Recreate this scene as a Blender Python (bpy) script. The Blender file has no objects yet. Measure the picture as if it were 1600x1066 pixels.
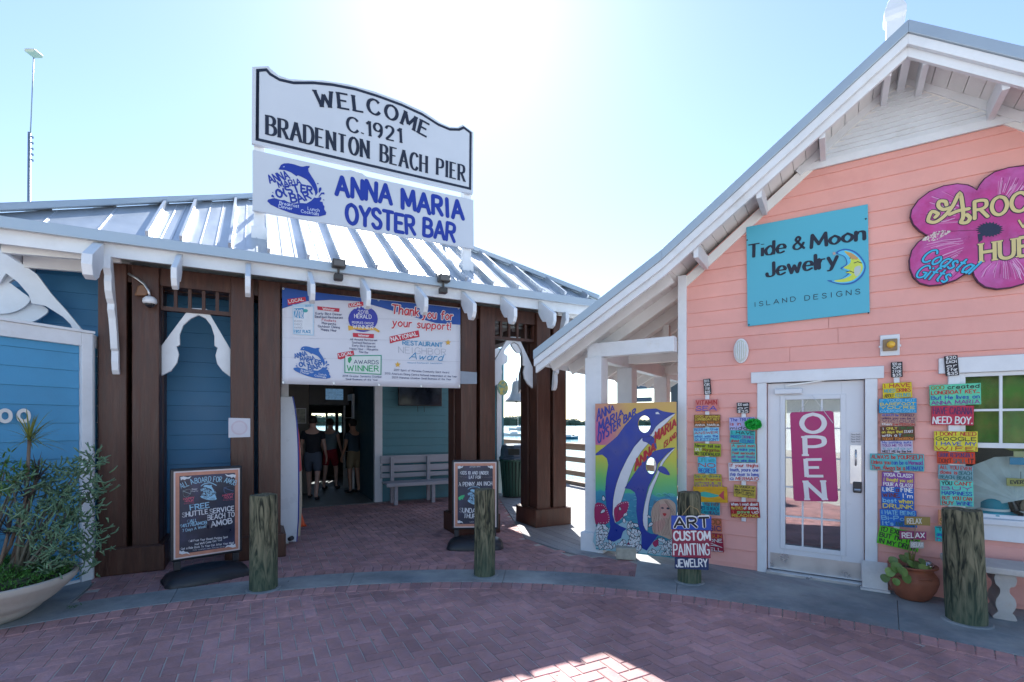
import bpy, bmesh, math, random
from mathutils import Vector, Matrix, noise as mnoise
from mathutils.geometry import tessellate_polygon
R = math.radians
random.seed(7)
sc = bpy.context.scene
col = sc.collection

# ------------------------------------------------------------------ camera
EYE = 1.6
FOC = 775.0                       # focal length in pixels of the 1600 px wide photograph
cd = bpy.data.cameras.new('camera')
cam = bpy.data.objects.new('camera', cd)
col.objects.link(cam)
cam.location = (0, 0, EYE)
cam.rotation_euler = (R(90), 0, 0)
cd.sensor_width = 36.0
cd.lens = 36.0 * FOC / 1600.0
cd.shift_y = (662 - 533) / 1600.0
cd.clip_start = 0.05
cd.clip_end = 9000
sc.camera = cam
# ------------------------------------------------------------------ daylight
SUN_EL, SUN_AZ = 44.0, -6.0       # degrees, azimuth clockwise from +Y
w = bpy.data.worlds.new('World')
sc.world = w
w.use_nodes = True
nt = w.node_tree
sky = nt.nodes.new('ShaderNodeTexSky')
sky.sky_type = 'NISHITA'
sky.sun_disc = False
sky.sun_elevation = R(SUN_EL)
sky.sun_rotation = R(SUN_AZ)
sky.air_density = 1.0
sky.dust_density = 0.2
sky.ozone_density = 1.5
bg = nt.nodes['Background']
bg.inputs['Strength'].default_value = 0.1
nt.links.new(sky.outputs[0], bg.inputs[0])
sl = bpy.data.lights.new('sun', 'SUN')
sl.energy = 5.0
sl.angle = R(0.5)
sl.color = (1.0, 0.97, 0.92)
so = bpy.data.objects.new('sun', sl)
col.objects.link(so)
sd = Vector((math.sin(R(SUN_AZ)) * math.cos(R(SUN_EL)), math.cos(R(SUN_AZ)) * math.cos(R(SUN_EL)), math.sin(R(SUN_EL))))
so.rotation_euler = sd.to_track_quat('Z', 'Y').to_euler()
so.location = (0, 0, 30)
sc.view_settings.view_transform = 'Standard'
sc.view_settings.look = 'None'
sc.view_settings.gamma = 1
sc.view_settings.use_curve_mapping = False
sc.view_settings.exposure = 1.45
sc.cycles.max_bounces = 8

# ------------------------------------------------------------------ materials
M = {}
def mat(name, rgb, rough=.6, metal=0.0, var=.12, scale=6.0, stretch=(1, 1, 1), bump=0.0, bscale=40.0, spec=.5, emis=0, per=0.0, second=None, secfac=(.5, .65), sscale=2.0, rvar=.1, stain=0.0, stsc=.9):
    """procedural paint / wood / metal: base colour broken by noise, per object variation, wear, relief"""
    if name in M: return M[name]
    m = bpy.data.materials.new(name); m.use_nodes = True
    t = m.node_tree; n = t.nodes; L = t.links
    b = n['Principled BSDF']
    tc = n.new('ShaderNodeTexCoord'); mp = n.new('ShaderNodeMapping'); mp.inputs['Scale'].default_value = stretch
    L.new(tc.outputs['Object'], mp.inputs[0])
    nz = n.new('ShaderNodeTexNoise'); nz.inputs['Scale'].default_value = scale; nz.inputs['Detail'].default_value = 6; nz.inputs['Roughness'].default_value = .62
    L.new(mp.outputs[0], nz.inputs[0])
    mr = n.new('ShaderNodeMapRange'); mr.inputs[1].default_value = .25; mr.inputs[2].default_value = .75
    mr.inputs[3].default_value = 1 - var; mr.inputs[4].default_value = 1 + var
    L.new(nz.outputs[0], mr.inputs[0])
    mul = n.new('ShaderNodeVectorMath'); mul.operation = 'SCALE'
    src = None
    if second:
        nb = n.new('ShaderNodeTexNoise'); nb.inputs['Scale'].default_value = sscale; nb.inputs['Detail'].default_value = 7; nb.inputs['Roughness'].default_value = .65
        L.new(mp.outputs[0], nb.inputs[0])
        mr2 = n.new('ShaderNodeMapRange'); mr2.inputs[1].default_value = secfac[0]; mr2.inputs[2].default_value = secfac[1]
        L.new(nb.outputs[0], mr2.inputs[0])
        mx = n.new('ShaderNodeMix'); mx.data_type = 'RGBA'
        mx.inputs[6].default_value = (*rgb, 1); mx.inputs[7].default_value = (*second, 1)
        L.new(mr2.outputs[0], mx.inputs[0]); src = mx.outputs[2]
        L.new(src, mul.inputs[0])
    else:
        mul.inputs[0].default_value = rgb
    L.new(mr.outputs[0], mul.inputs['Scale'])
    out = mul.outputs[0]
    if per:
        oi = n.new('ShaderNodeObjectInfo'); at = n.new('ShaderNodeAttribute'); at.attribute_name = 'rnd'
        ad = n.new('ShaderNodeMath'); ad.operation = 'ADD'; L.new(oi.outputs['Random'], ad.inputs[0]); L.new(at.outputs['Fac'], ad.inputs[1])
        fr = n.new('ShaderNodeMath'); fr.operation = 'FRACT'; L.new(ad.outputs[0], fr.inputs[0])
        m3 = n.new('ShaderNodeMapRange'); m3.inputs[3].default_value = 1 - per; m3.inputs[4].default_value = 1 + per; L.new(fr.outputs[0], m3.inputs[0])
        s2 = n.new('ShaderNodeVectorMath'); s2.operation = 'SCALE'; L.new(out, s2.inputs[0]); L.new(m3.outputs[0], s2.inputs['Scale']); out = s2.outputs[0]
    if stain:
        ge = n.new('ShaderNodeNewGeometry'); ns = n.new('ShaderNodeTexNoise'); ns.inputs['Scale'].default_value = stsc; ns.inputs['Detail'].default_value = 8; ns.inputs['Roughness'].default_value = .68
        L.new(ge.outputs['Position'], ns.inputs[0]); m4 = n.new('ShaderNodeMapRange'); m4.inputs[1].default_value = .36; m4.inputs[2].default_value = .62; m4.inputs[3].default_value = 1 - stain; m4.inputs[4].default_value = 1 + stain * .35
        L.new(ns.outputs[0], m4.inputs[0]); s3 = n.new('ShaderNodeVectorMath'); s3.operation = 'SCALE'; L.new(out, s3.inputs[0]); L.new(m4.outputs[0], s3.inputs['Scale']); out = s3.outputs[0]
    L.new(out, b.inputs['Base Color'])
    b.inputs['Metallic'].default_value = metal
    b.inputs['Specular IOR Level'].default_value = spec
    rr = n.new('ShaderNodeMapRange'); rr.inputs[1].default_value = .3; rr.inputs[2].default_value = .7
    rr.inputs[3].default_value = max(.03, rough - rvar); rr.inputs[4].default_value = min(1, rough + rvar)
    L.new(nz.outputs[0], rr.inputs[0]); L.new(rr.outputs[0], b.inputs['Roughness'])
    if bump:
        n2 = n.new('ShaderNodeTexNoise'); n2.inputs['Scale'].default_value = bscale; n2.inputs['Detail'].default_value = 4
        L.new(mp.outputs[0], n2.inputs[0])
        bp = n.new('ShaderNodeBump'); bp.inputs['Strength'].default_value = bump; bp.inputs['Distance'].default_value = .01
        L.new(n2.outputs[0], bp.inputs['Height']); L.new(bp.outputs[0], b.inputs['Normal'])
    if emis:
        b.inputs['Emission Color'].default_value = (*rgb, 1); b.inputs['Emission Strength'].default_value = emis
    M[name] = m
    return m
def glassmat(name, tint=(.85, .9, .9), refl=.12, rough=.02, ior=1.35):
    m = bpy.data.materials.new(name); m.use_nodes = True; t = m.node_tree; n = t.nodes; L = t.links
    n.remove(n['Principled BSDF'])
    tr = n.new('ShaderNodeBsdfTransparent'); tr.inputs[0].default_value = (*tint, 1)
    gl = n.new('ShaderNodeBsdfGlossy'); gl.inputs['Roughness'].default_value = rough; gl.inputs[0].default_value = (1, 1, 1, 1)
    fr = n.new('ShaderNodeFresnel'); fr.inputs[0].default_value = ior
    ad = n.new('ShaderNodeMath'); ad.operation = 'ADD'; ad.use_clamp = True; ad.inputs[1].default_value = refl; L.new(fr.outputs[0], ad.inputs[0])
    mx = n.new('ShaderNodeMixShader'); L.new(ad.outputs[0], mx.inputs[0]); L.new(tr.outputs[0], mx.inputs[1]); L.new(gl.outputs[0], mx.inputs[2])
    L.new(mx.outputs[0], n['Material Output'].inputs[0]); M[name] = m
    return m
white = mat('white_paint', (.72, .75, .79), .45, stain=.07, stsc=2.5, var=.05, scale=3, bump=.04, second=(.6, .6, .58), secfac=(.6, .85), sscale=4)
white2 = mat('soffit_white', (.78, .78, .77), .6, var=.07, scale=3)
signwhite = mat('sign_white', (.50, .54, .61), .4, var=.04, scale=1.5)
flash = mat('roof_flashing', (.36, .43, .50), .38, metal=.35, var=.06, scale=2)
roofm = mat('galvanised_roofing', (.50, .55, .60), .36, metal=.6, stain=.14, stsc=1.3, var=.08, scale=1.5, stretch=(3, .6, 1), rvar=.08, bump=.05, bscale=9)
brown = mat('stained_post', (.066, .022, .012), .45, var=.4, scale=7, stretch=(3.5, 3.5, .35), bump=.35, bscale=22, second=(.09, .038, .024), sscale=4)
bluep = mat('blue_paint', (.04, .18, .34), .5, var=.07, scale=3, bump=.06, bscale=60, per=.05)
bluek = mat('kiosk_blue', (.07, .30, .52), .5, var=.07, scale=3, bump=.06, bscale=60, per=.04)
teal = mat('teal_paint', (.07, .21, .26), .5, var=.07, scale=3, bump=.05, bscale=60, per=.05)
pink = mat('coral_siding', (.80, .39, .34), .55, stain=.09, stsc=.7, var=.05, scale=2.5, bump=.08, bscale=70, per=.035, second=(.72, .31, .27), secfac=(.55, .85), sscale=1.4)
black = mat('black_plastic', (.018, .02, .026), .42, var=.2, scale=8, bump=.08)
navy = mat('navy_ink', (.005, .010, .03), .5, var=.1)
royal = mat('royal_blue', (.003, .025, .28), .45, var=.07)
concrete = mat('weathered_concrete', (.36, .38, .38), .8, stain=.28, stsc=1.6, var=.18, scale=2.2, bump=.25, bscale=60, second=(.18, .21, .23), secfac=(.42, .62), sscale=1.1)
mortar = mat('joint_sand', (.50, .46, .42), .9, var=.2, scale=5, bump=.4, bscale=90)
brickm = mat('clay_paver', (.50, .265, .25), .75, var=.20, scale=14, bump=.45, bscale=55, per=.16, stain=.30, second=(.38, .225, .24), secfac=(.4, .65), sscale=5)
deckm = mat('grey_deck_board', (.30, .30, .31), .7, stain=.15, var=.2, scale=5, stretch=(4, .5, 4), bump=.25, bscale=30, per=.1)
railm = mat('weathered_rail', (.30, .21, .15), .75, var=.22, scale=6, bump=.3, bscale=30)
steel = mat('brushed_steel', (.55, .56, .58), .32, metal=.9, var=.1, scale=5)
skin = mat('skin', (.42, .22, .15), .55, var=.08)
glass = glassmat('window_glass', (.86, .9, .9), .0, ior=1.16)
doorglass = glassmat('door_glass', (.72, .78, .80), .24)

# ------------------------------------------------------------------ helpers
def tag(o, label=None, cat=None, group=None, kind=None):
    if label: o['label'] = label
    if cat: o['category'] = cat
    if group: o['group'] = group
    if kind: o['kind'] = kind
    return o
def empty(name, loc, rz, label, cat, group=None, scale=1, rx=0, ry=0):
    o = bpy.data.objects.new(name, None); col.objects.link(o)
    o.location = loc; o.rotation_euler = (rx, ry, rz); o.empty_display_size = .2
    return tag(o, label, cat, group)
class MB:
    def __init__(s): s.v = []; s.f = []
    def add(s, vs, fs):
        k = len(s.v); s.v += [tuple(v) for v in vs]; s.f += [tuple(i + k for i in f) for f in fs]; return s
    def box(s, x0, x1, y0, y1, z0, z1, m=None):
        vs = [Vector(p) for p in ((x0, y0, z0), (x1, y0, z0), (x1, y1, z0), (x0, y1, z0), (x0, y0, z1), (x1, y0, z1), (x1, y1, z1), (x0, y1, z1))]
        if m: vs = [m @ v for v in vs]
        return s.add(vs, [(0, 3, 2, 1), (4, 5, 6, 7), (0, 1, 5, 4), (1, 2, 6, 5), (2, 3, 7, 6), (3, 0, 4, 7)])
    def bar(s, a, b, w, h, up=(0, 0, 1)):
        """rectangular bar from a to b, w across, h along up"""
        a = Vector(a); b = Vector(b); d = (b - a).normalized(); up = Vector(up)
        sx = d.cross(up)
        if sx.length < 1e-4: sx = Vector((1, 0, 0))
        sx.normalize(); uz = sx.cross(d)
        vs = []
        for p in (a, b):
            for i, j in ((-1, -1), (1, -1), (1, 1), (-1, 1)): vs.append(p + sx * i * w / 2 + uz * j * h / 2)
        return s.add(vs, [(0, 1, 2, 3), (7, 6, 5, 4), (0, 4, 5, 1), (1, 5, 6, 2), (2, 6, 7, 3), (3, 7, 4, 0)])
    def prism(s, poly, y0, y1, ax='y'):
        """poly in (x,z) extruded along y (or (y,z) along x, or (x,y) along z)"""
        n = len(poly)
        ar = sum(poly[i][0] * poly[(i + 1) % n][1] - poly[(i + 1) % n][0] * poly[i][1] for i in range(n))
        if ar < 0: poly = poly[::-1]
        if ax == 'y': P = lambda p, y: (p[0], y, p[1])
        elif ax == 'x': P = lambda p, y: (y, p[0], p[1])
        else: P = lambda p, y: (p[0], p[1], y)
        vs = [P(p, y0) for p in poly] + [P(p, y1) for p in poly]
        tri = tessellate_polygon([[Vector((p[0], p[1], 0)) for p in poly]])
        fs = []
        for t in tri:
            a, b, c = t
            cr = (poly[b][0] - poly[a][0]) * (poly[c][1] - poly[a][1]) - (poly[c][0] - poly[a][0]) * (poly[b][1] - poly[a][1])
            if cr < 0: t = (a, c, b)
            fs.append(tuple(t)); fs.append(tuple(i + n for i in (t[0], t[2], t[1])))
        for i in range(n):
            j = (i + 1) % n
            fs.append((i, i + n, j + n, j))
        if ax == 'x' or ax == 'z': fs = [f[::-1] for f in fs]
        if ax == 'z': pass
        return s.add(vs, fs)
    def tube(s, pts, r, n=8, cap=True):
        pts = [Vector(p) for p in pts]; rs = r if isinstance(r, (list, tuple)) else [r] * len(pts)
        k = len(s.v); prev = None
        for i, p in enumerate(pts):
            d = (pts[min(i + 1, len(pts) - 1)] - pts[max(i - 1, 0)])
            d = d.normalized() if d.length > 1e-9 else Vector((0, 0, 1))
            if prev is None:
                u = d.orthogonal().normalized()
            else:
                u = prev - d * prev.dot(d)
                u = u.normalized() if u.length > 1e-6 else d.orthogonal().normalized()
            prev = u; q = d.cross(u)
            for a in range(n):
                t = 2 * math.pi * a / n
                s.v.append(tuple(p + (u * math.cos(t) + q * math.sin(t)) * rs[i]))
        for i in range(len(pts) - 1):
            for a in range(n):
                b = (a + 1) % n
                s.f.append((k + i * n + a, k + i * n + b, k + (i + 1) * n + b, k + (i + 1) * n + a))
        if cap:
            s.f.append(tuple(k + a for a in range(n))[::-1]); s.f.append(tuple(k + (len(pts) - 1) * n + a for a in range(n)))
        return s
    def lathe(s, prof, n=24, c=(0, 0, 0), sx=1, sy=1):
        k = len(s.v)
        for r, z in prof:
            for a in range(n):
                t = 2 * math.pi * a / n
                s.v.append((c[0] + r * sx * math.cos(t), c[1] + r * sy * math.sin(t), c[2] + z))
        for i in range(len(prof) - 1):
            for a in range(n):
                b = (a + 1) % n
                s.f.append((k + i * n + a, k + i * n + b, k + (i + 1) * n + b, k + (i + 1) * n + a))
        return s
    def ball(s, c, r, n=12, sc_=(1, 1, 1)):
        pr = [(max(1e-4, math.sin(math.pi * i / (n // 2))), -math.cos(math.pi * i / (n // 2))) for i in range(n // 2 + 1)]
        k = len(s.v); s.lathe(pr, n)
        for i in range(k, len(s.v)):
            v = s.v[i]; s.v[i] = (c[0] + v[0] * r * sc_[0], c[1] + v[1] * r * sc_[1], c[2] + v[2] * r * sc_[2])
        return s
    def mesh(s, name, m, smooth=False):
        me = bpy.data.meshes.new(name); me.from_pydata(s.v, [], s.f); me.update()
        if m: me.materials.append(m)
        if smooth: me.polygons.foreach_set('use_smooth', [True] * len(me.polygons))
        return me
    def build(s, name, m, parent=None, bevel=0, smooth=False, seg=2, fix=False):
        me = s.mesh(name, m, smooth)
        if fix:
            bm = bmesh.new(); bm.from_mesh(me); bmesh.ops.recalc_face_normals(bm, faces=bm.faces); bm.to_mesh(me); bm.free()
        o = bpy.data.objects.new(name, me); col.objects.link(o)
        if parent: o.parent = parent
        if bevel:
            b = o.modifiers.new('bevel', 'BEVEL'); b.width = bevel; b.segments = seg; b.limit_method = 'ANGLE'; b.angle_limit = R(40)
        return o
def inst(me, name, parent=None, mtx=None):
    o = bpy.data.objects.new(name, me); col.objects.link(o)
    if parent: o.parent = parent
    if mtx is not None: o.matrix_local = mtx
    return o
def box(name, m, parent, x0, x1, y0, y1, z0, z1, bevel=0.004):
    return MB().box(x0, x1, y0, y1, z0, z1).build(name, m, parent, bevel=bevel)
def copy_tree(o, parent=None):
    c = o.copy(); col.objects.link(c); c.parent = parent
    for ch in list(o.children): copy_tree(ch, c)
    return c
def ground(px, py, z=0.0):
    Y = (EYE - z) * FOC / (py - 662); return Vector(((px - 800) / FOC * Y, Y, z))

class Frame:
    """a building's own axes: x along its front, y away from the viewer, z up"""
    def __init__(s, o, deg): s.o = Vector((o[0], o[1], 0)); s.a = R(deg); s.c = math.cos(s.a); s.s = math.sin(s.a)
    def on(s, px, py, off=0.0):
        """where a sight line meets the vertical plane y = off: (x, z)"""
        rx = (px - 800) / FOC
        k = (off + (-s.o.x * s.s + s.o.y * s.c)) / (-rx * s.s + s.c)
        return Vector(((rx * k - s.o.x) * s.c + (k - s.o.y) * s.s, EYE + (662 - py) / FOC * k))
    def world(s, x, y, z=0.0): return Vector((s.o.x + x * s.c - y * s.s, s.o.y + x * s.s + y * s.c, z))
    def loc(s, v): return (v[0] - s.o.x) * s.c + (v[1] - s.o.y) * s.s, -(v[0] - s.o.x) * s.s + (v[1] - s.o.y) * s.c
L = Frame((-3.87, 5.44), 27.33)
P = Frame((2.66, 5.377), -33.08)
class Sign:
    """a thing whose face lies in a vertical plane of a frame; q() gives points on that face in its own axes"""
    def __init__(s, name, fr, off, px, py, label, cat, group=None):
        a = fr.on(px, py, off); s.fr = fr; s.off = off; s.a = a
        s.o = empty(name, fr.world(a.x, off, a.y), fr.a, label, cat, group)
    def q(s, px, py):
        b = s.fr.on(px, py, s.off); return Vector((b.x - s.a.x, b.y - s.a.y))
def smooth(pts, closed=True, n=6):
    """Catmull-Rom through points"""
    P_ = [Vector(p) for p in pts]; N = len(P_); out = []
    rng = range(N if closed else N - 1)
    for i in rng:
        g = (lambda k: P_[k % N]) if closed else (lambda k: P_[max(0, min(N - 1, k))])
        a, b, c, d = g(i - 1), g(i), g(i + 1), g(i + 2)
        for j in range(n):
            t = j / n
            out.append(.5 * ((2 * b) + (c - a) * t + (2 * a - 5 * b + 4 * c - d) * t * t + (3 * b - a - 3 * c + d) * t ** 3))
    if not closed: out.append(P_[-1])
    return out
LAY = .0012
def shape(parent, name, m, polys, y, bev=0, thick=.0008):
    """flat painted shapes (list of point lists in x,z) at depth y in front of a face"""
    mb = MB()
    for i, p in enumerate(polys): mb.prism([tuple(v) for v in p], y - i * .00002 - thick, y - i * .00002)
    return mb.build(name, m, parent)
def ribbon(mb, pts, wd, y, wfun=None, caps=True):
    pts = [Vector(p) for p in pts]; q = [pts[0]]
    for p in pts[1:]:
        if (p - q[-1]).length > 1e-5: q.append(p)
    if len(q) < 2: return
    n = len(q); vs = []; fs = []
    for i, p in enumerate(q):
        d0 = (q[i] - q[i - 1]).normalized() if i else (q[1] - q[0]).normalized()
        d1 = (q[i + 1] - q[i]).normalized() if i < n - 1 else d0
        d = (d0 + d1); d = d.normalized() if d.length > .2 else d1
        nn = Vector((-d.y, d.x)); ww = wd * (wfun(d1 if i < n - 1 else d0) if wfun else 1)
        k = min(1.6, 1 / max(.45, abs(nn.dot(Vector((-d0.y, d0.x))))))
        a = p + nn * ww / 2 * k; b = p - nn * ww / 2 * k
        vs += [(a.x, y, a.y), (b.x, y, b.y)]
    for i in range(n - 1): fs.append((2 * i, 2 * i + 1, 2 * i + 3, 2 * i + 2))
    mb.add(vs, fs)
    if caps:
        for p, d in ((q[0], (q[0] - q[1]).normalized()), (q[-1], (q[-1] - q[-2]).normalized())):
            ww = wd * (wfun(d) if wfun else 1) / 2; nn = Vector((-d.y, d.x))
            c = [p + nn * ww * math.cos(t) + d * ww * .9 * math.sin(t) for t in (0, .8, 1.57, 2.34, 3.14159)]
            mb.add([(v.x, y - .00003, v.y) for v in c], [(0, 1, 2, 3, 4)])
# ------------------------------------------------------------------ a stroke alphabet for hand painted and carved lettering
G = {
'A': "0,0 .42,1 .84,0|.15,.34 .69,.34", 'B': "0,0 0,1|~0,1 .38,1 .6,.88 .6,.66 .38,.54 0,.53|~0,.53 .42,.52 .68,.4 .68,.14 .42,0 0,0",
'C': "~.78,.8 .62,.97 .4,1.01 .14,.86 .02,.5 .14,.14 .4,-.01 .62,.03 .78,.2", 'D': "0,0 0,1|~0,1 .35,1 .64,.86 .76,.5 .64,.14 .35,0 0,0",
'E': ".62,1 0,1 0,0 .64,0|0,.52 .5,.52", 'F': ".62,1 0,1 0,0|0,.52 .5,.52", 'G': "~.78,.82 .62,.97 .4,1.01 .14,.86 .02,.5 .14,.14 .4,-.01 .62,.03 .8,.14|.8,.14 .8,.45 .5,.45",
'H': "0,0 0,1|.7,0 .7,1|0,.52 .7,.52", 'I': ".13,0 .13,1|.26,.5", 'J': "~.45,.3 .42,.08 .24,-.01 .05,.06 0,.24|.45,.3 .45,1", 'K': "0,0 0,1|.65,1 0,.42|.2,.6 .7,0",
'L': "0,1 0,0 .58,0", 'M': "0,0 .06,1 .45,.2 .84,1 .9,0", 'N': "0,0 0,1 .7,0 .7,1", 'O': "~.42,1.01 .14,.86 .02,.5 .14,.14 .42,-.01 .7,.14 .82,.5 .7,.86 .42,1.01",
'P': "0,0 0,1|~0,1 .38,1 .64,.9 .64,.6 .38,.47 0,.47", 'Q': "~.42,1.01 .14,.86 .02,.5 .14,.14 .42,-.01 .7,.14 .82,.5 .7,.86 .42,1.01|.5,.28 .85,-.08",
'R': "0,0 0,1|~0,1 .38,1 .62,.9 .62,.62 .38,.5 0,.5|.3,.5 .7,0", 'S': "~.6,.84 .45,.98 .28,1.01 .08,.92 .06,.7 .28,.54 .5,.44 .62,.26 .52,.05 .3,-.01 .12,.03 0,.18",
'T': "0,1 .74,1|.37,1 .37,0", 'U': "0,1 0,.3|~0,.3 .08,.08 .35,-.01 .62,.08 .7,.3|.7,.3 .7,1", 'V': "0,1 .4,0 .8,1", 'W': "0,1 .26,0 .52,.8 .78,0 1.04,1",
'X': "0,1 .7,0|.7,1 0,0", 'Y': "0,1 .37,.48 .74,1|.37,.48 .37,0", 'Z': "0,1 .66,1 0,0 .68,0",
'0': "~.34,1.01 .1,.86 .02,.5 .1,.14 .34,-.01 .58,.14 .66,.5 .58,.86 .34,1.01", '1': ".02,.8 .26,1 .26,0", '2': "~.04,.78 .14,.95 .34,1.01 .56,.9 .58,.68 .4,.4 .02,0|.02,0 .62,0",
'3': "~.04,.86 .2,1 .42,.98 .56,.8 .46,.58 .26,.54 .48,.5 .6,.28 .46,.04 .22,-.01 .02,.14", '4': ".48,0 .48,1 0,.3 .64,.3", '5': ".56,1 .12,1 .08,.56|~.08,.56 .3,.64 .54,.52 .6,.3 .46,.05 .24,-.01 .02,.12",
'6': "~.52,.94 .3,.98 .1,.74 .02,.34 .12,.05 .34,-.01 .56,.12 .58,.38 .38,.56 .16,.5 .04,.3", '7': "0,1 .6,1 .2,0", '8': "~.32,.54 .1,.66 .1,.9 .32,1.01 .54,.9 .54,.66 .32,.54 .06,.38 .06,.1 .32,-.01 .58,.1 .58,.38 .32,.54",
'9': "~.56,.62 .36,.44 .1,.52 .04,.78 .2,.99 .42,.98 .58,.78 .54,.3 .32,0", '.': "0,.02 .02,.1", ',': ".05,.05 -.02,-.14", '!': "0,1 0,.32|0,0 0,.05", '?': "~0,.8 .14,.98 .38,.98 .5,.8 .36,.55 .24,.35|.24,.0 .24,.05", "'": "0,1 -.02,.76",
'-': "0,.45 .36,.45", '$': "~.56,.8 .3,.95 .06,.8 .1,.6 .5,.4 .56,.18 .3,.03 .02,.2|.3,1.1 .3,-.1", '&': "~.8,0 .3,.6 .2,.8 .34,1 .5,.84 .4,.62 .08,.36 .06,.1 .3,-.02 .56,.1 .76,.44", ' ': "", ':': "0,.1 0,.15|0,.6 0,.65",
'a': "~.5,.6 .2,.64 .02,.32 .2,-.01 .46,.14 .52,.36|.53,.64 .53,0", 'b': "0,1 0,0|~0,.4 .2,.64 .48,.56 .52,.2 .26,-.02 0,.16", 'c': "~.5,.52 .26,.66 .02,.34 .2,0 .52,.12", 'd': ".52,1 .52,0|~.52,.44 .3,.66 .02,.4 .1,.04 .36,0 .52,.2",
'e': "~.03,.34 .5,.36 .4,.62 .16,.6 .02,.32 .16,0 .5,.1", 'f': "~.45,.95 .25,.98 .18,.7 .18,0|0,.62 .4,.62", 'g': "~.5,.52 .24,.66 .02,.36 .2,.04 .5,.2|~.52,.64 .52,0 .4,-.28 .1,-.24", 'h': "0,1 0,0|~0,.4 .2,.64 .44,.56 .48,.3 .48,0", 'i': "0,.62 0,0|0,.85 0,.9",
'k': "0,1 0,0|.42,.62 0,.26|.14,.38 .46,0", 'l': "0,1 0,0", 'm': "0,.64 0,0|~0,.4 .16,.64 .32,.52 .34,0|~.34,.4 .5,.64 .66,.52 .68,0", 'n': "0,.64 0,0|~0,.4 .2,.64 .42,.56 .46,.3 .46,0", 'o': "~.27,.65 .03,.45 .03,.18 .27,-.01 .51,.18 .51,.45 .27,.65",
'p': "0,.64 0,-.3|~0,.44 .22,.66 .5,.5 .46,.12 .22,-.02 0,.16", 'r': "0,.64 0,0|~0,.36 .14,.6 .34,.62", 's': "~.4,.54 .2,.65 .04,.5 .2,.34 .4,.2 .26,0 0,.08", 't': ".16,.9 .16,.1 .34,0|0,.62 .36,.62", 'u': "~0,.64 0,.2 .18,-.02 .42,.14 .46,.4|.46,.64 .46,0",
'v': "0,.64 .24,0 .48,.64", 'w': "0,.64 .18,0 .36,.5 .54,0 .72,.64", 'x': "0,.62 .42,0|.42,.62 0,0", 'y': "0,.64 .24,.05|~.5,.64 .24,.02 .1,-.26 -.06,-.28", 'j': "~.2,.62 .2,-.1 .1,-.28 -.05,-.24|.2,.85 .2,.9", 'z': "0,.62 .4,.62 0,0 .42,0", 'q': "~.5,.52 .24,.66 .02,.36 .2,.04 .5,.2|.52,.64 .52,-.3"}
GS = {}
for ch, d in G.items():
    ss = []
    for part in d.split('|'):
        if not part: continue
        sm = part[0] == '~'
        p = [Vector([float(k) for k in t.split(',')]) for t in part.lstrip('~').split()]
        if len(p) > 1: ss.append(smooth(p, False, 4) if sm else p)
    GS[ch] = (ss, .26 if ch == 'I' else max([v.x for s_ in ss for v in s_] + [.34 if ch == ' ' else 0]))
def lettering(parent, text, path, h, m, wt=.14, y=-.004, serif=0, jit=0, slant=0, up=False, name='lettering', gap=.24, contrast=0, mb=None, seedv=1):
    """strokes laid along a path (list of x,z points); the text fills the path's length"""
    rd = random.Random(hash(text) % 1000 if False else sum(map(ord, text)) + seedv)
    h_ = h if isinstance(h, tuple) else (h, h); h = h_[0]
    path = [Vector(p) for p in path]
    seg = [(path[i + 1] - path[i]).length for i in range(len(path) - 1)]; tot = sum(seg)
    def at(u):
        k = 0
        while k < len(seg) - 1 and u > seg[k]: u -= seg[k]; k += 1
        d = (path[k + 1] - path[k]).normalized()
        return path[k] + d * u, d
    adv = [GS.get(c, GS[' '])[1] + gap for c in text]; W_ = sum(adv) - gap
    sx = tot / W_ if W_ else 1
    own = mb is None
    if own: mb = MB()
    x = 0; cnt = 0; hw = min(h, sx * 1.25)
    wf = (lambda d: 1 - contrast + contrast * abs(d.y) ** 1.2) if contrast else None
    for c, a in zip(text, adv):
        ss, gw = GS.get(c, GS[' '])
        mid = (x + gw / 2) * sx; p0, d = at(mid); nn = Vector((0, 1)) if up else Vector((-d.y, d.x)); h = h_[0] + (h_[1] - h_[0]) * mid / tot if tot else h_[0]; hw = min(h, sx * 1.25)
        r = rd.uniform(-jit, jit); dz = rd.uniform(-jit, jit) * .5 * h; scl = 1 + rd.uniform(-jit, jit) * .6
        parts_ = []
        for st in ss:
            if len(st) < 6 and len(st) > 2: parts_ += [[st[q], st[q + 1]] for q in range(len(st) - 1)]
            else: parts_.append(st)
        for st in parts_:
            pts = []
            for v in st:
                lx = (v.x - gw / 2) * sx * scl + slant * v.y * h; lz = v.y * h * scl
                lx, lz = lx * math.cos(r) - (lz - h / 2) * math.sin(r), (lz - h / 2) * math.cos(r) + lx * math.sin(r) + h / 2 + dz
                pts.append(p0 + d * lx + nn * lz)
            ribbon(mb, pts, hw * wt, y - cnt * .00001, wf, caps=not serif); cnt += 1
            if serif and c not in '.,': 
                for e, o_ in ((0, 1), (-1, -2)):
                    v = st[e]; dd = (st[e] - st[o_])
                    if (v.y < .02 or v.y > .98) and abs(dd.y) > abs(dd.x) * .8 and len(st) < 6:
                        c0 = pts[e]; L_ = serif * hw
                        ribbon(mb, [c0 - d * L_, c0 + d * L_], hw * wt * .42, y - cnt * .00001, None, False); cnt += 1
        x += a
    if own: return mb.build(name, m, parent)
def lt(sg, text, p0, p1, hpx, m, **k):
    """lettering on a Sign between two sighted baseline points (p0 may be a list of points)"""
    pts = [sg.q(*p) for p in (p0 if p1 is None else (p0, p1))]
    a = (p0 if p1 is None else [p0, p1])[len(pts) // 2 if p1 is None else 0]
    h = (sg.q(a[0], a[1] - hpx) - sg.q(*a)).length
    return lettering(sg.o, text, pts, h, m, **k)
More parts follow.
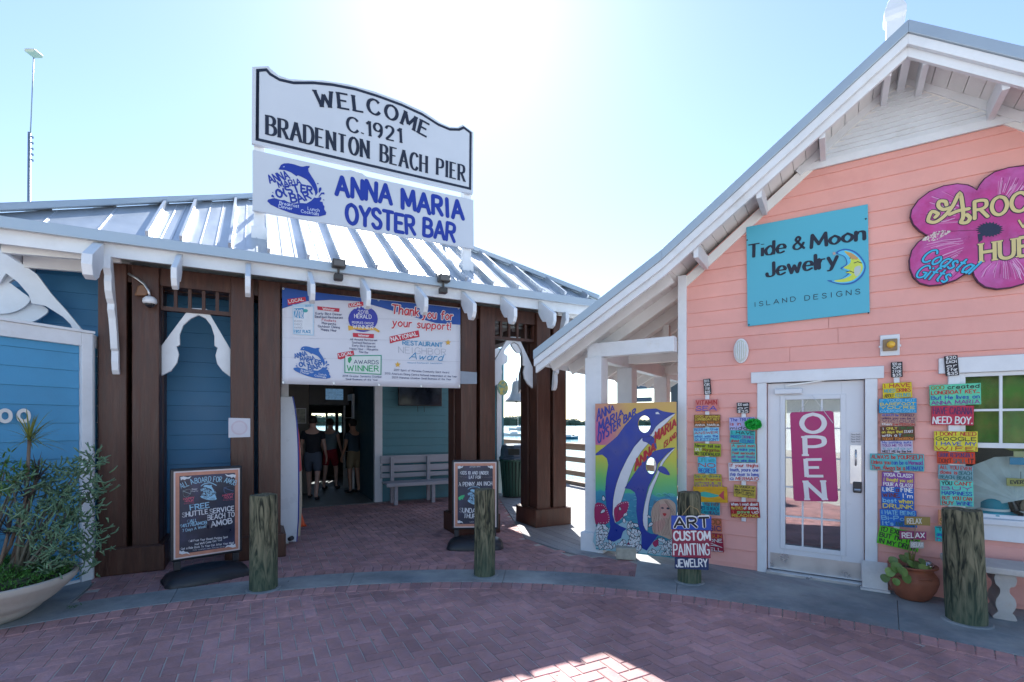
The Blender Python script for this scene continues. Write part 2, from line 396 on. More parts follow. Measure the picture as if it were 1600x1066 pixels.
def ink(rgb): return mat('ink_%d_%d_%d' % tuple(int(c * 100) for c in rgb), rgb, .55, var=.08)
def rect(sg, name, m, p, y, thick=.0008, poly=True):
    """quadrilateral on a sign from four sighted corners"""
    return shape(sg.o, name, m, [[tuple(sg.q(*c)) for c in p]], y, thick=thick)
def clapboards(wall, m, x0, x1, z0, z1, ex, holes=(), lim=None, y=0.0, th=.018, name='clapboard', ang=None):
    """overlapping boards, each its own object; y is the face plane, boards stand in front of it"""
    z = z0
    while z < z1 - .01:
        a, b = x0, x1; zt = min(z + ex, z1)
        if lim: a, b = max(a, lim(z)[0]), min(b, lim(z)[1])
        segs = [(a, b)]
        for hx0, hx1, hz0, hz1 in holes:
            if (z + zt) / 2 > hz0 and (z + zt) / 2 < hz1:
                ns = []
                for s0, s1 in segs:
                    if hx1 <= s0 or hx0 >= s1: ns.append((s0, s1))
                    else:
                        if hx0 > s0: ns.append((s0, hx0))
                        if hx1 < s1: ns.append((hx1, s1))
                segs = ns
        cut = []
        for s0, s1 in segs:
            if s1 - s0 > 3.6:
                c = s0 + (s1 - s0) * random.uniform(.25, .75); cut += [(s0, c - .0012), (c + .0012, s1)]
            else: cut.append((s0, s1))
        for s0, s1 in cut:
            if s1 - s0 < .01: continue
            mb = MB(); v = []
            r0 = r1 = 0
            if lim: r0 = max(0, lim(zt)[0] - s0) if abs(s0 - a) < 1e-6 and a > x0 else 0; r1 = max(0, s1 - lim(zt)[1]) if abs(s1 - b) < 1e-6 and b < x1 else 0
            for xx, rr in ((s0, r0), (s1, -r1)):
                v += [(xx, y - th, z), (xx, y - .001, z - .002), (xx + rr, y - .001, zt + .004), (xx + rr, y - .005, zt + .004)]
            mb.add(v, [(0, 4, 7, 3), (0, 1, 5, 4), (0, 3, 2, 1), (4, 5, 6, 7), (3, 7, 6, 2), (1, 2, 6, 5)])
            mb.build(name, m, wall, bevel=.0025, seg=1)
        z += ex
# ================================================================== GROUND, KERB, PAVING
KC = Vector((-.5, -.8, 0)); KR0, KR1 = 5.8, 6.22
landp = [(-3000, -3000), (3000, -3000), (3000, 4), (7.5, 8.5), tuple(L.world(8.6, .6)[:2]), tuple(L.world(8.6, 9.5)[:2]), tuple(L.world(-14, 9.5)[:2]), (-3000, 40)]
g = MB().prism(landp, -2.2, -.022, ax='z').build('ground', mat('pale_shell_paving', (.52, .48, .43), .9, var=.1, scale=3)); tag(g, kind='structure')

def rad(x, y): return math.hypot(x - KC.x, y - KC.y)
inner_poly = [(-3.55, 4.0), (-3.84, 4.24), (-4.15, 4.92), (-4.45, 5.3)] + [tuple(L.world(a, b)[:2]) for a, b in ((-1.0, .6), (1.3, .6), (1.3, 3.62), (5.3, 3.62))] + [(-.27, 10.6), (.18, 6.9), (.68, 6.1), (1.46, 5.8), (1.32, 5.0)]
def arc(r, a0, a1, n=10): return [(KC.x + r * math.cos(a0 + (a1 - a0) * i / n), KC.y + r * math.sin(a0 + (a1 - a0) * i / n)) for i in range(n + 1)]
jt = MB().prism(arc(KR0 + .1, R(-2), R(182), 60), -.05, -.006, ax='z').build('paving_bed', mortar); tag(jt, kind='structure')
jt = MB().prism(inner_poly, -.05, -.0065, ax='z').build('paving_bed', mortar); tag(jt, kind='structure')
def inpoly(x, y, pl):
    c = False; j = len(pl) - 1
    for i in range(len(pl)):
        if (pl[i][1] > y) != (pl[j][1] > y) and x < (pl[j][0] - pl[i][0]) * (y - pl[i][1]) / (pl[j][1] - pl[i][1]) + pl[i][0]: c = not c
        j = i
    return c
BL, BW, JT = .2, .1, .006
def brick_mb(l, w, h=.0, c=.004, base=-.018):
    a, b = l / 2, w / 2
    vs = [(-a, -b, base), (a, -b, base), (a, b, base), (-a, b, base), (-a, -b, h - c), (a, -b, h - c), (a, b, h - c), (-a, b, h - c),
          (-a + c, -b + c, h), (a - c, -b + c, h), (a - c, b - c, h), (-a + c, b - c, h)]
    fs = [(0, 1, 5, 4), (1, 2, 6, 5), (2, 3, 7, 6), (3, 0, 4, 7), (4, 5, 9, 8), (5, 6, 10, 9), (6, 7, 11, 10), (7, 4, 8, 11), (8, 9, 10, 11)]
    return vs, fs
bv, bf = brick_mb(BL - JT, BW - JT)
bricks = []            # (matrix, distance, zone)
for i in range(-60, 130):
    for j in range(-90, 80):
        k = (i - j) % 4
        if k == 0: cx, cy, rot = (i + 1) * BW, (j + .5) * BW, 0
        elif k == 3: cx, cy, rot = (i + .5) * BW, (j + 1) * BW, 90
        else: continue
        p = L.world(cx, cy)
        r = rad(p.x, p.y)
        if r < KR0 - .13:
            if not (-6.5 < p.x < 6.5 and .3 < p.y): continue
            zone = 0
        elif r > KR1 + .13 and inpoly(p.x, p.y, inner_poly): zone = 1
        else: continue
        bricks.append((p, L.a + R(rot) + R(random.uniform(-.7, .7)), zone, 0))
for rr, zone in ((KR0 - .1, 0), (KR1 + .1, 1)):
    n = int(2 * math.pi * rr / BW)
    for i in range(n):
        t = 2 * math.pi * i / n
        p = Vector((KC.x + rr * math.cos(t), KC.y + rr * math.sin(t), 0))
        if p.y < 1.2 or (zone == 1 and not inpoly(p.x, p.y, inner_poly)): continue
        bricks.append((p, t, zone, .005))
def vis(p): return p.y > 3.0 and abs(p.x / p.y) < 1.04 
pav = []
for nm in ('plaza_paving', 'entrance_paving'):
    pav.append(tag(empty(nm, (0, 0, 0), 0, None, None), kind='structure'))
order = sorted(range(len(bricks)), key=lambda i: (0 if vis(bricks[i][0]) else 1, (bricks[i][0]).length))
near = set(order[:300])
bme = [MB().add(*brick_mb(BL - JT - random.uniform(0, .003), BW - JT - random.uniform(0, .003))).mesh('brick', brickm) for _ in range(6)]
rest = [MB(), MB()]; rv = [[], []]
for i, (p, a, z, up) in enumerate(bricks):
    mt = Matrix.Translation(p + Vector((0, 0, random.uniform(-.0012, .0012) + up))) @ Matrix.Rotation(a, 4, 'Z') @ Matrix.Rotation(random.uniform(-.004, .004), 4, 'X') @ Matrix.Rotation(random.uniform(-.004, .004), 4, 'Y')
    if i in near: inst(random.choice(bme), 'brick', pav[z], mt)
    else:
        rest[z].add([mt @ Vector(v) for v in bv], bf); rv[z] += [random.random()] * len(bf)
for z in (0, 1):
    o = rest[z].build('bricks_beyond', brickm, pav[z]); tag(o, kind='stuff')
    at = o.data.attributes.new('rnd', 'FLOAT', 'FACE'); at.data.foreach_set('value', rv[z])
# concrete kerb band, cast in lengths, and the apron before the shop
kerb = tag(empty('concrete_kerb', (0, 0, 0), 0, None, None), kind='structure')
def arc(r, a0, a1, n=10): return [(KC.x + r * math.cos(a0 + (a1 - a0) * i / n), KC.y + r * math.sin(a0 + (a1 - a0) * i / n)) for i in range(n + 1)]
ang = [R(8), R(24), R(39), R(53), R(69.5), R(86), R(101), R(116), R(131), R(147)]
for i in range(len(ang) - 1):
    a0, a1 = ang[i] + .0003, ang[i + 1] - .0003
    MB().prism(arc(KR0 + .002, a0, a1) + arc(KR1 - .002, a1, a0), -.02, .0075, ax='z').build('slab', concrete, kerb, bevel=.003)
apron = tag(empty('concrete_apron', (0, 0, 0), 0, None, None), kind='structure')
def wallhit(t):      # ray from the kerb centre to the shop wall
    d = Vector((math.cos(t), math.sin(t))); nx, ny = -P.s, P.c
    k = ((P.o.x - KC.x) * nx + (P.o.y - KC.y) * ny + .02) / (d.x * nx + d.y * ny)
    return (KC.x + d.x * k, KC.y + d.y * k)
asp = [R(8), R(24), R(39), R(53), R(69.5), R(73.4)]
for i in range(len(asp) - 1):
    a0, a1 = asp[i] + .0003, asp[i + 1] - .0003
    pl = arc(KR1 + .002, a0, a1, 8) + [wallhit(a1 - (a1 - a0) * k / 4) for k in range(5)]
    MB().prism(pl, -.02, .006, ax='z').build('slab', concrete, apron, bevel=.002)
# wedge of concrete by the kiosk
MB().prism([(-3.86, 4.22), (-4.17, 4.92), (-4.5, 5.3), (-7, 3.0), (-6, 1.5), (-5.0, 3.4)], -.02, .004, ax='z').build('slab', concrete, kerb)
# pier deck
deck = tag(empty('pier_deck', L.world(0, 0), L.a, None, None), kind='structure')
def low_(s): return -.56 - (s - 4.27) / .07 * .94 if s < 4.34 else (-1.5 - (s - 4.34) / .56 * .63 if s < 4.9 else -2.13 - (s - 4.9) * 1.76)
def high_(s): return 12 if s > 5.57 else max(-.56, -.56 + (s - 4.27) / 1.3 * 3.49)
sx_ = 4.27
while sx_ < 8.55:
    a, b = sx_ + .002, sx_ + .138
    y0 = min(low_(a), low_(b)); ye = max(high_(a), high_(b)); ys = y0; first = True
    while ys < ye - .01:
        y2 = min(ye, ys + random.choice((3.0, 3.6, 4.8)))
        if ye - y2 < .8: y2 = ye
        c0, c1 = (low_(a), low_(b)) if first else (ys + .002, ys + .002)
        d0, d1 = (high_(a), high_(b)) if y2 == ye else (y2 - .002, y2 - .002)
        if a < 5.57 < b: d0, d1 = d0, d0 if y2 == ye else d1
        MB().prism([(a, c0), (b, c1), (b, max(c1 + .01, d1)), (a, max(c0 + .01, d0))], -.016, .0065 + random.uniform(-.001, .001), ax='z').build('deck_board', deckm, deck, bevel=.003, seg=1)
        ys = y2; first = False
    sx_ += .142
# ================================================================== WATER AND FAR SHORE
wm = bpy.data.materials.new('bay_water'); wm.use_nodes = True; t_ = wm.node_tree; n_ = t_.nodes; b_ = n_['Principled BSDF']
b_.inputs['Base Color'].default_value = (.09, .22, .26, 1); b_.inputs['Roughness'].default_value = .12; b_.inputs['IOR'].default_value = 1.33
tc_ = n_.new('ShaderNodeTexCoord'); nz_ = n_.new('ShaderNodeTexNoise'); nz_.inputs['Scale'].default_value = 1.1; nz_.inputs['Detail'].default_value = 5; nz_.inputs['Roughness'].default_value = .6
bp_ = n_.new('ShaderNodeBump'); bp_.inputs['Strength'].default_value = .8; bp_.inputs['Distance'].default_value = .12
t_.links.new(tc_.outputs['Object'], nz_.inputs[0]); t_.links.new(nz_.outputs[0], bp_.inputs['Height']); t_.links.new(bp_.outputs[0], b_.inputs['Normal'])
WZ = -1.3
wt_ = MB().add([(-6000, -200, WZ), (6000, -200, WZ), (6000, 7000, WZ), (-6000, 7000, WZ)], [(0, 1, 2, 3)]).build('water', wm); tag(wt_, kind='structure')
shore = mat('far_foliage', (.05, .085, .06), .8, var=.4, scale=.08)
mb = MB(); rd = random.Random(3)
for i in range(520):
    x = -520 + i * 2.6; hgt = 9 + 4 * mnoise.noise(Vector((x * .013, 0, 0))) + 3 * mnoise.noise(Vector((x * .06, 4, 0)))
    if x < 40: hgt += 4
    r = rd.uniform(4, 7); c = (x + rd.uniform(-3, 3), 750 + rd.uniform(-12, 12) + x * .05, WZ + hgt - r * .8)
    pr = [(1e-3, -1), (.7, -.6), (1, 0), (.75, .6), (1e-3, 1)]
    k = len(mb.v); mb.lathe(pr, 7)
    for q_ in range(k, len(mb.v)):
        v = mb.v[q_]; f = 1 + rd.uniform(-.22, .22)
        mb.v[q_] = (c[0] + v[0] * r * f, c[1] + v[1] * r * f, max(WZ - .2, c[2] + v[2] * r * f * .9))
    mb.box(c[0] - 5, c[0] + 5, c[1] - 4, c[1] + 4, WZ - .2, c[2])
tag(mb.build('tree_line', shore), 'low dark line of trees along the far shore of the bay', 'trees', kind='stuff')
sb = MB().prism([(-560, 738), (900, 790), (900, 900), (-560, 900)], WZ - .5, WZ + .6, ax='z').build('far_shore', mat('shore_sand', (.3, .27, .22), .9)); tag(sb, kind='structure')
hullw = mat('boat_white', (.72, .73, .74), .35); hullb = mat('boat_blue', (.02, .13, .22), .35)
def sailboat(px, dist, ln, mh, label, hm=hullw, mast=True, yaw=80, cat='sailboat', grp=None):
    X = (px - 800) / FOC * dist; t = empty('sailboat' if mast else 'motorboat', (X, dist, WZ), R(yaw), label, cat, grp)
    secs = [(-.5, .16, .09), (-.2, .19, .10), (.15, .17, .11), (.4, .08, .13), (.5, .005, .15)]
    mb = MB(); vs = []
    for a, w_, z_ in secs: vs += [(w_ * ln, a * ln, z_ * ln), (w_ * .6 * ln, a * ln, -.02 * ln), (-w_ * .6 * ln, a * ln, -.02 * ln), (-w_ * ln, a * ln, z_ * ln)]
    fs = []
    for i in range(4): 
        for j in range(4): fs.append((i * 4 + j, i * 4 + (j + 1) % 4, i * 4 + 4 + (j + 1) % 4, i * 4 + 4 + j))
    fs.append((3, 2, 1, 0)); mb.add(vs, fs).build('hull', hm, t, fix=True)
    MB().box(-.09 * ln, .09 * ln, -.2 * ln, .12 * ln, .1 * ln, .2 * ln).build('cabin', hullw, t, bevel=.02 * ln)
    if mast:
        MB().tube([(0, .05 * ln, .1 * ln), (0, .05 * ln, mh)], .07, 6).build('mast', steel, t)
        MB().tube([(0, .05 * ln, .26 * ln), (0, -.42 * ln, .26 * ln)], .12, 6).build('boom', hullb, t)
    return t
sailboat(811, 210, 9, 10.5, 'moored white sailboat with the left one of two bare masts beyond the bell', grp='boats moored in the bay')
sailboat(822, 235, 9, 10.8, 'moored white sailboat with the right one of two bare masts beyond the bell', grp='boats moored in the bay', yaw=95)
sailboat(802, 118, 5.5, 0, 'low white motorboat anchored closest to the pier left of the corner pillar', mast=False, cat='boat', grp='boats moored in the bay')
sailboat(887, 92, 4.4, 0, 'small dark blue boat just right of the corner pillar', hm=hullb, mast=False, yaw=-70, cat='boat', grp='boats moored in the bay')
sailboat(1031, 160, 7, 8, 'far sailboat seen through the upper hole of the dolphin board', grp='boats moored in the bay')
bu = empty('mooring_buoy', ((895.5 - 800) / FOC * 98, 98, WZ), 0, 'small dark round buoy on the water right of the blue boat', 'buoy')
MB().ball((0, 0, .25), .45, 10).build('float', black, bu, smooth=True)
MB().tube([(0, 0, .6), (0, 0, .85)], .05, 6).build('ring', steel, bu)
# timber guard rail at the edge of the pier
def railing(y0, y1):
    t = empty('pier_railing', L.world(8.43, y0), L.a, 'weathered brown timber guard rail along the edge of the pier', 'railing')
    n = int((y1 - y0) / 2.2)
    for i in range(n + 1):
        y = (y1 - y0) * i / n
        MB().box(-.05, .05, y - .06, y + .06, -.25, 1.04).build('post', railm, t, bevel=.006, seg=1)
        MB().box(-.1, .1, y - .1, y + .1, 0, .06).build('post_foot', railm, t)
    for z, h, w_ in ((1.06, .045, .17), (.97, .13, .04), (.66, .13, .04), (.30, .13, .04)):
        MB().box(-.05 - w_ / 2 - (0 if w_ > .1 else .022), -.05 + w_ / 2 - (0 if w_ > .1 else .022), -.1, y1 - y0 + .1, z - h / 2, z + h / 2).build('rail', railm, t, bevel=.006, seg=1)
    MB().box(-.14, .06, -.1, y1 - y0 + .1, -.004, .09).build('kick_board', railm, t)
railing(.4, 11.8)
# ================================================================== PAVILION
pv = empty('pavilion', L.world(0, 0), L.a, 'blue oyster bar pavilion with brown timber pillars and hipped metal roof', 'building')
PILL = [(-.53, 0), (.68, 1.21), (3.54, 4.08), (4.79, 5.33)]
postme = None
for a, b in PILL:
    pl = MB().box(a + .03, b - .03, .03, .5, .02, .25).build('pillar', brown, pv)
    for i in (0, 1):
        for j in (0, 1):
            x0 = a if i == 0 else b - .243; y0 = 0 if j == 0 else .297
            MB().box(x0, x0 + .243, y0, y0 + .243, .2, 3.31).build('post', brown, pl, bevel=.012)
    for k, (x0, x1, y0, y1) in enumerate(((a - .055, b + .055, -.055, .0), (a - .055, b + .055, .54, .595), (a - .055, a - .002, .0, .54), (b + .002, b + .055, .0, .54))):
        MB().box(x0, x1, y0, y1, .0, .275).build('plinth_board', brown, pl, bevel=.008)
    MB().box(a - .03, b + .03, -.03, .57, .262, .285).build('plinth_cap', brown, pl, bevel=.008)
box('header_beam', brown, pv, -.55, 5.35, .06, .25, 3.13, 3.325)
box('header_beam', brown, pv, -.55, 5.35, .31, .48, 3.13, 3.325)
box('side_beam', brown, pv, 5.08, 5.3, .5, 6.1, 3.13, 3.325)
for xx in (4.98, 5.25): box('rear_post', brown, pv, xx - .13, xx + .1, 5.9, 6.1, 0, 3.3)
ARCH = [(665, 640), (780, 482), (850, 485), (948, 655), (948, 770), (915, 745), (893, 715), (886, 680), (895, 648), (882, 640), (882, 600), (868, 555), (845, 525), (817, 512), (785, 527), (755, 555), (740, 595), (741, 637), (727, 644), (737, 675), (730, 710), (705, 745), (665, 765)]
arch = [L.on(p[0] / 2.665, 300 + p[1] / 2.665, .12) for p in ARCH]
ax0 = min(p.x for p in arch); ax1 = max(p.x for p in arch)
for gx0, gx1 in ((.003, .677), (4.083, 4.787)):
    k = (gx1 - gx0) / (ax1 - ax0)
    pl = [(gx0 + (p.x - ax0) * k, p.y) for p in arch]
    MB().prism(pl, .12, .165).build('arch_bracket', white, pv, bevel=.004, seg=1)
    lat = MB().box(gx0, gx1, .09, .17, 2.865, 2.91).build('lattice', brown, pv)
    for i in range(6):
        xx = gx0 + (gx1 - gx0) * i / 5
        MB().box(xx - .017, xx + .017, .1, .15, 2.91, 3.13).build('lattice_bar', brown, lat)
for yy0 in (.6, 5.3):
    pl = [(yy0 + (p.x - ax0) * 1.1, p.y) for p in arch]
    MB().prism(pl[:], 5.17, 5.21, ax='x').build('arch_bracket', white, pv)
# roof
S0, S1, Y0, Y1, ZE, SL = -1.30, 5.64, -.45, 6.49, 3.475, .67
roof = MB().box(S0 + .05, S1 - .05, Y0 + .05, Y1 - .05, 3.40, 3.42).build('roof', white2, pv)
W_ = S1 - S0
def face_map(k):
    if k == 0: return lambda a, r, h: Vector((S0 + a, Y0 + r, ZE + r * SL + h))
    if k == 1: return lambda a, r, h: Vector((S1 - r, Y0 + a, ZE + r * SL + h))
    if k == 2: return lambda a, r, h: Vector((S1 - a, Y1 - r, ZE + r * SL + h))
    return lambda a, r, h: Vector((S0 + r, Y1 - a, ZE + r * SL + h))
lim_ = lambda a: max(0, min(a, W_ - a))
seam_a = [L.on(x, 662 - 200, -.45).x - S0 for x in (230, 283, 359, 420, 482, 534, 589, 637, 682, 728, 770, 809, 846, 883, 918)]
for k in range(4):
    fm = face_map(k)
    xs = [0] + seam_a + [W_] if k == 0 else [W_ * i / 16 for i in range(17)]
    for i in range(len(xs) - 1):
        a, b = xs[i], xs[i + 1]
        pts = [(a, 0), (b, 0), (b, lim_(b))] + ([(W_ / 2, W_ / 2)] if a < W_ / 2 < b else []) + [(a, lim_(a))]
        pts = [p for j, p in enumerate(pts) if j == 0 or (Vector(p) - Vector(pts[j - 1])).length > 1e-4]
        if (Vector(pts[-1]) - Vector(pts[0])).length < 1e-4: pts = pts[:-1]
        n = len(pts); mb = MB()
        mb.add([fm(p[0], p[1], .0) for p in pts] + [fm(p[0], p[1], -.03) for p in pts], [tuple(range(n)), tuple(range(2 * n - 1, n - 1, -1))] + [(j, j + n, (j + 1) % n + n, (j + 1) % n) for j in range(n)])
        for f in (.36, .68):
            c = a + (b - a) * f; h = lim_(c) - .05
            if h > .1:
                q0, q1 = fm(c, .02, .002), fm(c, h, .002); mb.bar(q0, q1, .012, .014)
        mb.build('roof_panel', roofm, roof)
        if 0 < i and lim_(a) > .1:
            q0, q1 = fm(a, .0, .03), fm(a, lim_(a) - .03, .03)
            MB().bar(q0, q1, .028, .095).build('seam', roofm, roof)
pk = Vector((S0 + W_ / 2, Y0 + W_ / 2, ZE + W_ / 2 * SL))
for cx, cy in ((S0, Y0), (S1, Y0), (S1, Y1), (S0, Y1)):
    c = Vector((cx, cy, ZE + .05)); d = (pk - c)
    MB().bar(c, pk + Vector((0, 0, .05)), .16, .07).build('hip_cap', flash, roof, bevel=.01)
for a, b, c, d in ((S0 - .02, S1 + .02, Y0 - .02, Y0 + .01), (S0 - .02, S1 + .02, Y1 - .01, Y1 + .02)):
    MB().box(a, b, c, d, 3.385, 3.492).build('eave_flashing', flash, roof, bevel=.004)
for a, b in ((S0 - .02, S0 + .01), (S1 - .01, S1 + .02)):
    MB().box(a, b, Y0 + .012, Y1 - .012, 3.385, 3.492).build('eave_flashing', flash, roof, bevel=.004)
# fascia boards
box('fascia', white, pv, S0 + .06, S1 - .06, -.375, -.345, 3.262, 3.398)
box('fascia', white, pv, S0 + .06, S1 - .06, Y1 - .12, Y1 - .09, 3.262, 3.398)
box('fascia', white, pv, S0 + .06, S0 + .09, -.34, Y1 - .125, 3.262, 3.398)
box('fascia', white, pv, S1 - .09, S1 - .06, -.34, Y1 - .125, 3.262, 3.398)
TAIL = [(-.38, 3.385), (-.80, 3.125), (-.80, 3.02), (-.765, 2.955), (-.70, 2.93), (-.635, 2.95), (-.60, 3.03), (-.585, 3.075), (-.56, 3.045), (-.50, 3.06), (-.44, 3.12), (-.38, 3.20)]
for px in (281, 388, 483, 565, 650, 722, 783, 842):
    x = L.on(px, 405, -.36).x
    MB().prism(TAIL, x - .025, x + .025, ax='x').build('rafter_tail', white, pv, bevel=.004, seg=1)
x = L.on(156, 385, -.36).x
T2 = [(-.38, 3.40), (-.78, 3.16), (-.80, 3.06), (-.76, 2.97), (-.66, 2.95), (-.56, 3.0), (-.50, 3.08), (-.38, 3.16)]
MB().prism(T2, x - .04, x + .04, ax='x').build('rafter_tail', white, pv, bevel=.004)
for yy in (.4, 1.4, 2.4, 3.4, 4.4, 5.4):
    for sgn, xb in ((1, S1), (-1, S0)):
        pl = [(xb + sgn * (-.07 - p[0] - .38), p[1]) for p in TAIL]
        MB().prism(pl, yy - .025, yy + .025).build('rafter_tail', white, pv)
BR = [(-.40, 3.27), (-.31, 3.27), (-.19, 2.9), (-.09, 2.6), (-.03, 2.35), (-.0, 2.12), (-.035, 2.12), (-.07, 2.16), (-.09, 2.25), (-.085, 2.36), (-.12, 2.38), (-.15, 2.52), (-.2, 2.68), (-.25, 2.76), (-.245, 2.82), (-.30, 2.86), (-.35, 2.93), (-.37, 3.02), (-.36, 3.08), (-.41, 3.14)]
MB().prism(BR, -.40, -.34, ax='x').build('eave_bracket', white, pv, bevel=.003, seg=1)
MB().prism([(p[0] * 1.0, p[1]) for p in BR], 5.05, 5.11, ax='x').build('eave_bracket', white, pv)
# soffit and rafters of the left and right overhangs
for y in [i * .5 - .2 for i in range(13)]:
    MB().bar((S0 + .1, y, 3.30), (S0 + 1.0, y, 3.34), .05, .16).build('rafter', white2, pv)
    MB().bar((S1 - .1, y, 3.30), (S1 - .6, y, 3.34), .05, .16).build('rafter', white2, pv)
# decorated bracket plates on the left side
def traced(fr, off, sc_, ox, oy, pts): return [tuple(fr.on(ox + x / sc_, oy + y / sc_, off)) for x, y in pts]
z3 = 1109 / 260
MB().prism(traced(L, .30, z3, 0, 310, [(-160, 290), (0, 330), (70, 385), (245, 505), (345, 640), (440, 745), (545, 872), (500, 900), (470, 840), (420, 790), (360, 752), (300, 715), (210, 700), (190, 640), (120, 560), (40, 500), (0, 560), (-160, 600)]), .30, .345).build('bracket_plate', white, pv)
MB().prism(traced(L, .37, z3, 0, 310, [(-160, 600)] + [tuple(v) for v in smooth([(0, 520), (60, 560), (140, 620), (200, 672), (150, 730), (60, 765), (-40, 770)], False, 4)] + [(-160, 760)]), .37, .40).build('bracket_plate', white, pv)
MB().prism(traced(L, .42, z3, 0, 310, [(-160, 700)] + [tuple(v) for v in smooth([(0, 690), (120, 690), (220, 690), (320, 742), (280, 790), (200, 826), (60, 830)], False, 4)] + [(-160, 830)]), .42, .45).build('bracket_plate', white, pv)
# walls: blue wall just behind the pillars, then the recess with the entrance
WY = .66
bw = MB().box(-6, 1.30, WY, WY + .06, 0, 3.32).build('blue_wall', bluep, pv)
clapboards(bw, bluep, -3.2, 1.30, .02, 3.3, .18, y=WY)
box('corner_board', white, pv, 1.24, 1.33, WY - .035, WY - .02, 0, 3.2)
MB().box(1.26, 1.32, WY + .065, 3.6, 0, 3.32).build('recess_side_wall', bluep, pv)
RY = 3.58
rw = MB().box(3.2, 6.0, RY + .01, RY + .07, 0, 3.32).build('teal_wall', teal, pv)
clapboards(rw, teal, 3.232, 5.9, .02, 3.3, .16, y=RY + .01)
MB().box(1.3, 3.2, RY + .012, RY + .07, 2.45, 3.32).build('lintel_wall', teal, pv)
e0 = L.on(597, 700, RY).x; e1 = L.on(585, 700, RY).x
box('door_trim', white, pv, e1, e0, RY - .03, RY + .09, 0, 2.46)
tx = L.on(780, 650, RY).x
box('corner_board', white, pv, tx - .07, tx + .05, RY - .03, RY + .1, 0, 3.0)
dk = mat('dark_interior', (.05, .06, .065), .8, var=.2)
crm = mat('interior_cream', (.25, .23, .20), .8)
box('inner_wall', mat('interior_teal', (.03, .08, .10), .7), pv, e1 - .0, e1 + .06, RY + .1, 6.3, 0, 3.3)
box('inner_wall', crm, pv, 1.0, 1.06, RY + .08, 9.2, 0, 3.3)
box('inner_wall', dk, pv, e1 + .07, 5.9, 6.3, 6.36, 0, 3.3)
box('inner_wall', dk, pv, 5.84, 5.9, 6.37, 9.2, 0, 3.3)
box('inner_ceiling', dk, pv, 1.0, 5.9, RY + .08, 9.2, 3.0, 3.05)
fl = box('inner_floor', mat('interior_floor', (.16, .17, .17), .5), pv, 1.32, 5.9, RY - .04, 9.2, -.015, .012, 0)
box('back_partition', mat('interior_cream', (.25, .23, .20), .8), pv, 1.06, 2.02, 5.6, 5.66, 0, 3.0)
# rear windows of the room, open to the bay
yb = 9.2
wa = [L.on(x, 660, yb).x for x in (458, 471, 487, 509, 512, 524, 529, 534, 537, 540, 600)]
zt, zb = L.on(500, 646, yb).y, L.on(500, 676, yb).y
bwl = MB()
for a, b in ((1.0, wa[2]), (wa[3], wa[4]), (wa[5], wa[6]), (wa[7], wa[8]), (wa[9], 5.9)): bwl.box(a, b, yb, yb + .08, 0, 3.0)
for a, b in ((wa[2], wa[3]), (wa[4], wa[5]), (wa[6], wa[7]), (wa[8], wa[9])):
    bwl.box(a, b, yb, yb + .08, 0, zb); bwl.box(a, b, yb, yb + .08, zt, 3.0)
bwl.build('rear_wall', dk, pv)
for a, b in ((wa[2], wa[3]), (wa[4], wa[5]), (wa[6], wa[7])):
    wn = MB().box(a, b, yb - .02, yb + .0, (zb + zt) / 2 - .012, (zb + zt) / 2 + .012).build('window', white2, pv)
    MB().box(a + .001, b - .001, yb + .03, yb + .035, zb, zt).build('pane', glass, wn)
# open white door leaf with glass
dl = MB(); lx0, lx1 = L.on(545, 700, 4.2).x, L.on(558, 700, 4.2).x
lf = MB()
fx = e1 - .04
RY0 = RY; RY = 5.35
for a, b, c, d in ((RY + .15, RY + .25, .05, 2.3), (RY + .85, RY + .95, .05, 2.3), (RY + .25, RY + .85, 2.15, 2.3), (RY + .25, RY + .85, .05, .5)): lf.box(fx - .06, fx - .02, a, b, c, d)
mt = Matrix.Translation((fx, RY + .12, 0)) @ Matrix.Rotation(R(7), 4, 'Z') @ Matrix.Translation((-fx, -RY - .12, 0))
lf.v = [tuple(mt @ Vector(v)) for v in lf.v]
lfo = lf.build('open_door', white2, pv)
for i in range(1, 4):
    q = MB().box(fx - .05, fx - .03, RY + .25, RY + .85, .5 + i * .41, .52 + i * .41); q.v = [tuple(mt @ Vector(v)) for v in q.v]; q.build('muntin', white2, lfo)
q = MB().box(fx - .042, fx - .038, RY + .25, RY + .85, .5, 2.15); q.v = [tuple(mt @ Vector(v)) for v in q.v]; q.build('pane', glass, lfo)
RY = RY0
# ---- banner
bn = Sign('award_banner', L, -.03, 441, 600, 'large white and blue banner of restaurant awards hung above the entrance', 'banner')
bm_ = mat('banner_vinyl', (.62, .63, .70), .35, var=.05, scale=2)
c4 = [bn.q(441, 452), bn.q(719, 481), bn.q(719, 607), bn.q(441, 600)]
mb = MB(); NX, NZ = 28, 12; vs = []; fs = []
for i in range(NX + 1):
    for j in range(NZ + 1):
        u, v = i / NX, j / NZ
        p = (c4[3] * (1 - u) + c4[2] * u) * (1 - v) + (c4[0] * (1 - u) + c4[1] * u) * v
        vs.append((p.x, -.004 + .004 * math.sin(u * 17) * (1 - abs(2 * v - 1)), p.y))
for i in range(NX):
    for j in range(NZ):
        a = i * (NZ + 1) + j; fs.append((a, a + NZ + 1, a + NZ + 2, a + 1))
sheet = mb.add(vs, fs).build('sheet', bm_, bn.o, smooth=True)
sheet.modifiers.new('thick', 'SOLIDIFY').thickness = .002
bz = 5.0
def B(x, y): return (420 + x / bz, 430 + y / bz)
def bt(t, x0, y0, x1, y1, h, m, **k): lt(bn, t, B(x0, y0), B(x1, y1), h / bz, m, y=k.pop('y', -.014), **k)
def bp(name, m, pts, y=-.010): return shape(bn.o, name, m, [[tuple(bn.q(*B(*p))) for p in pts]], y)
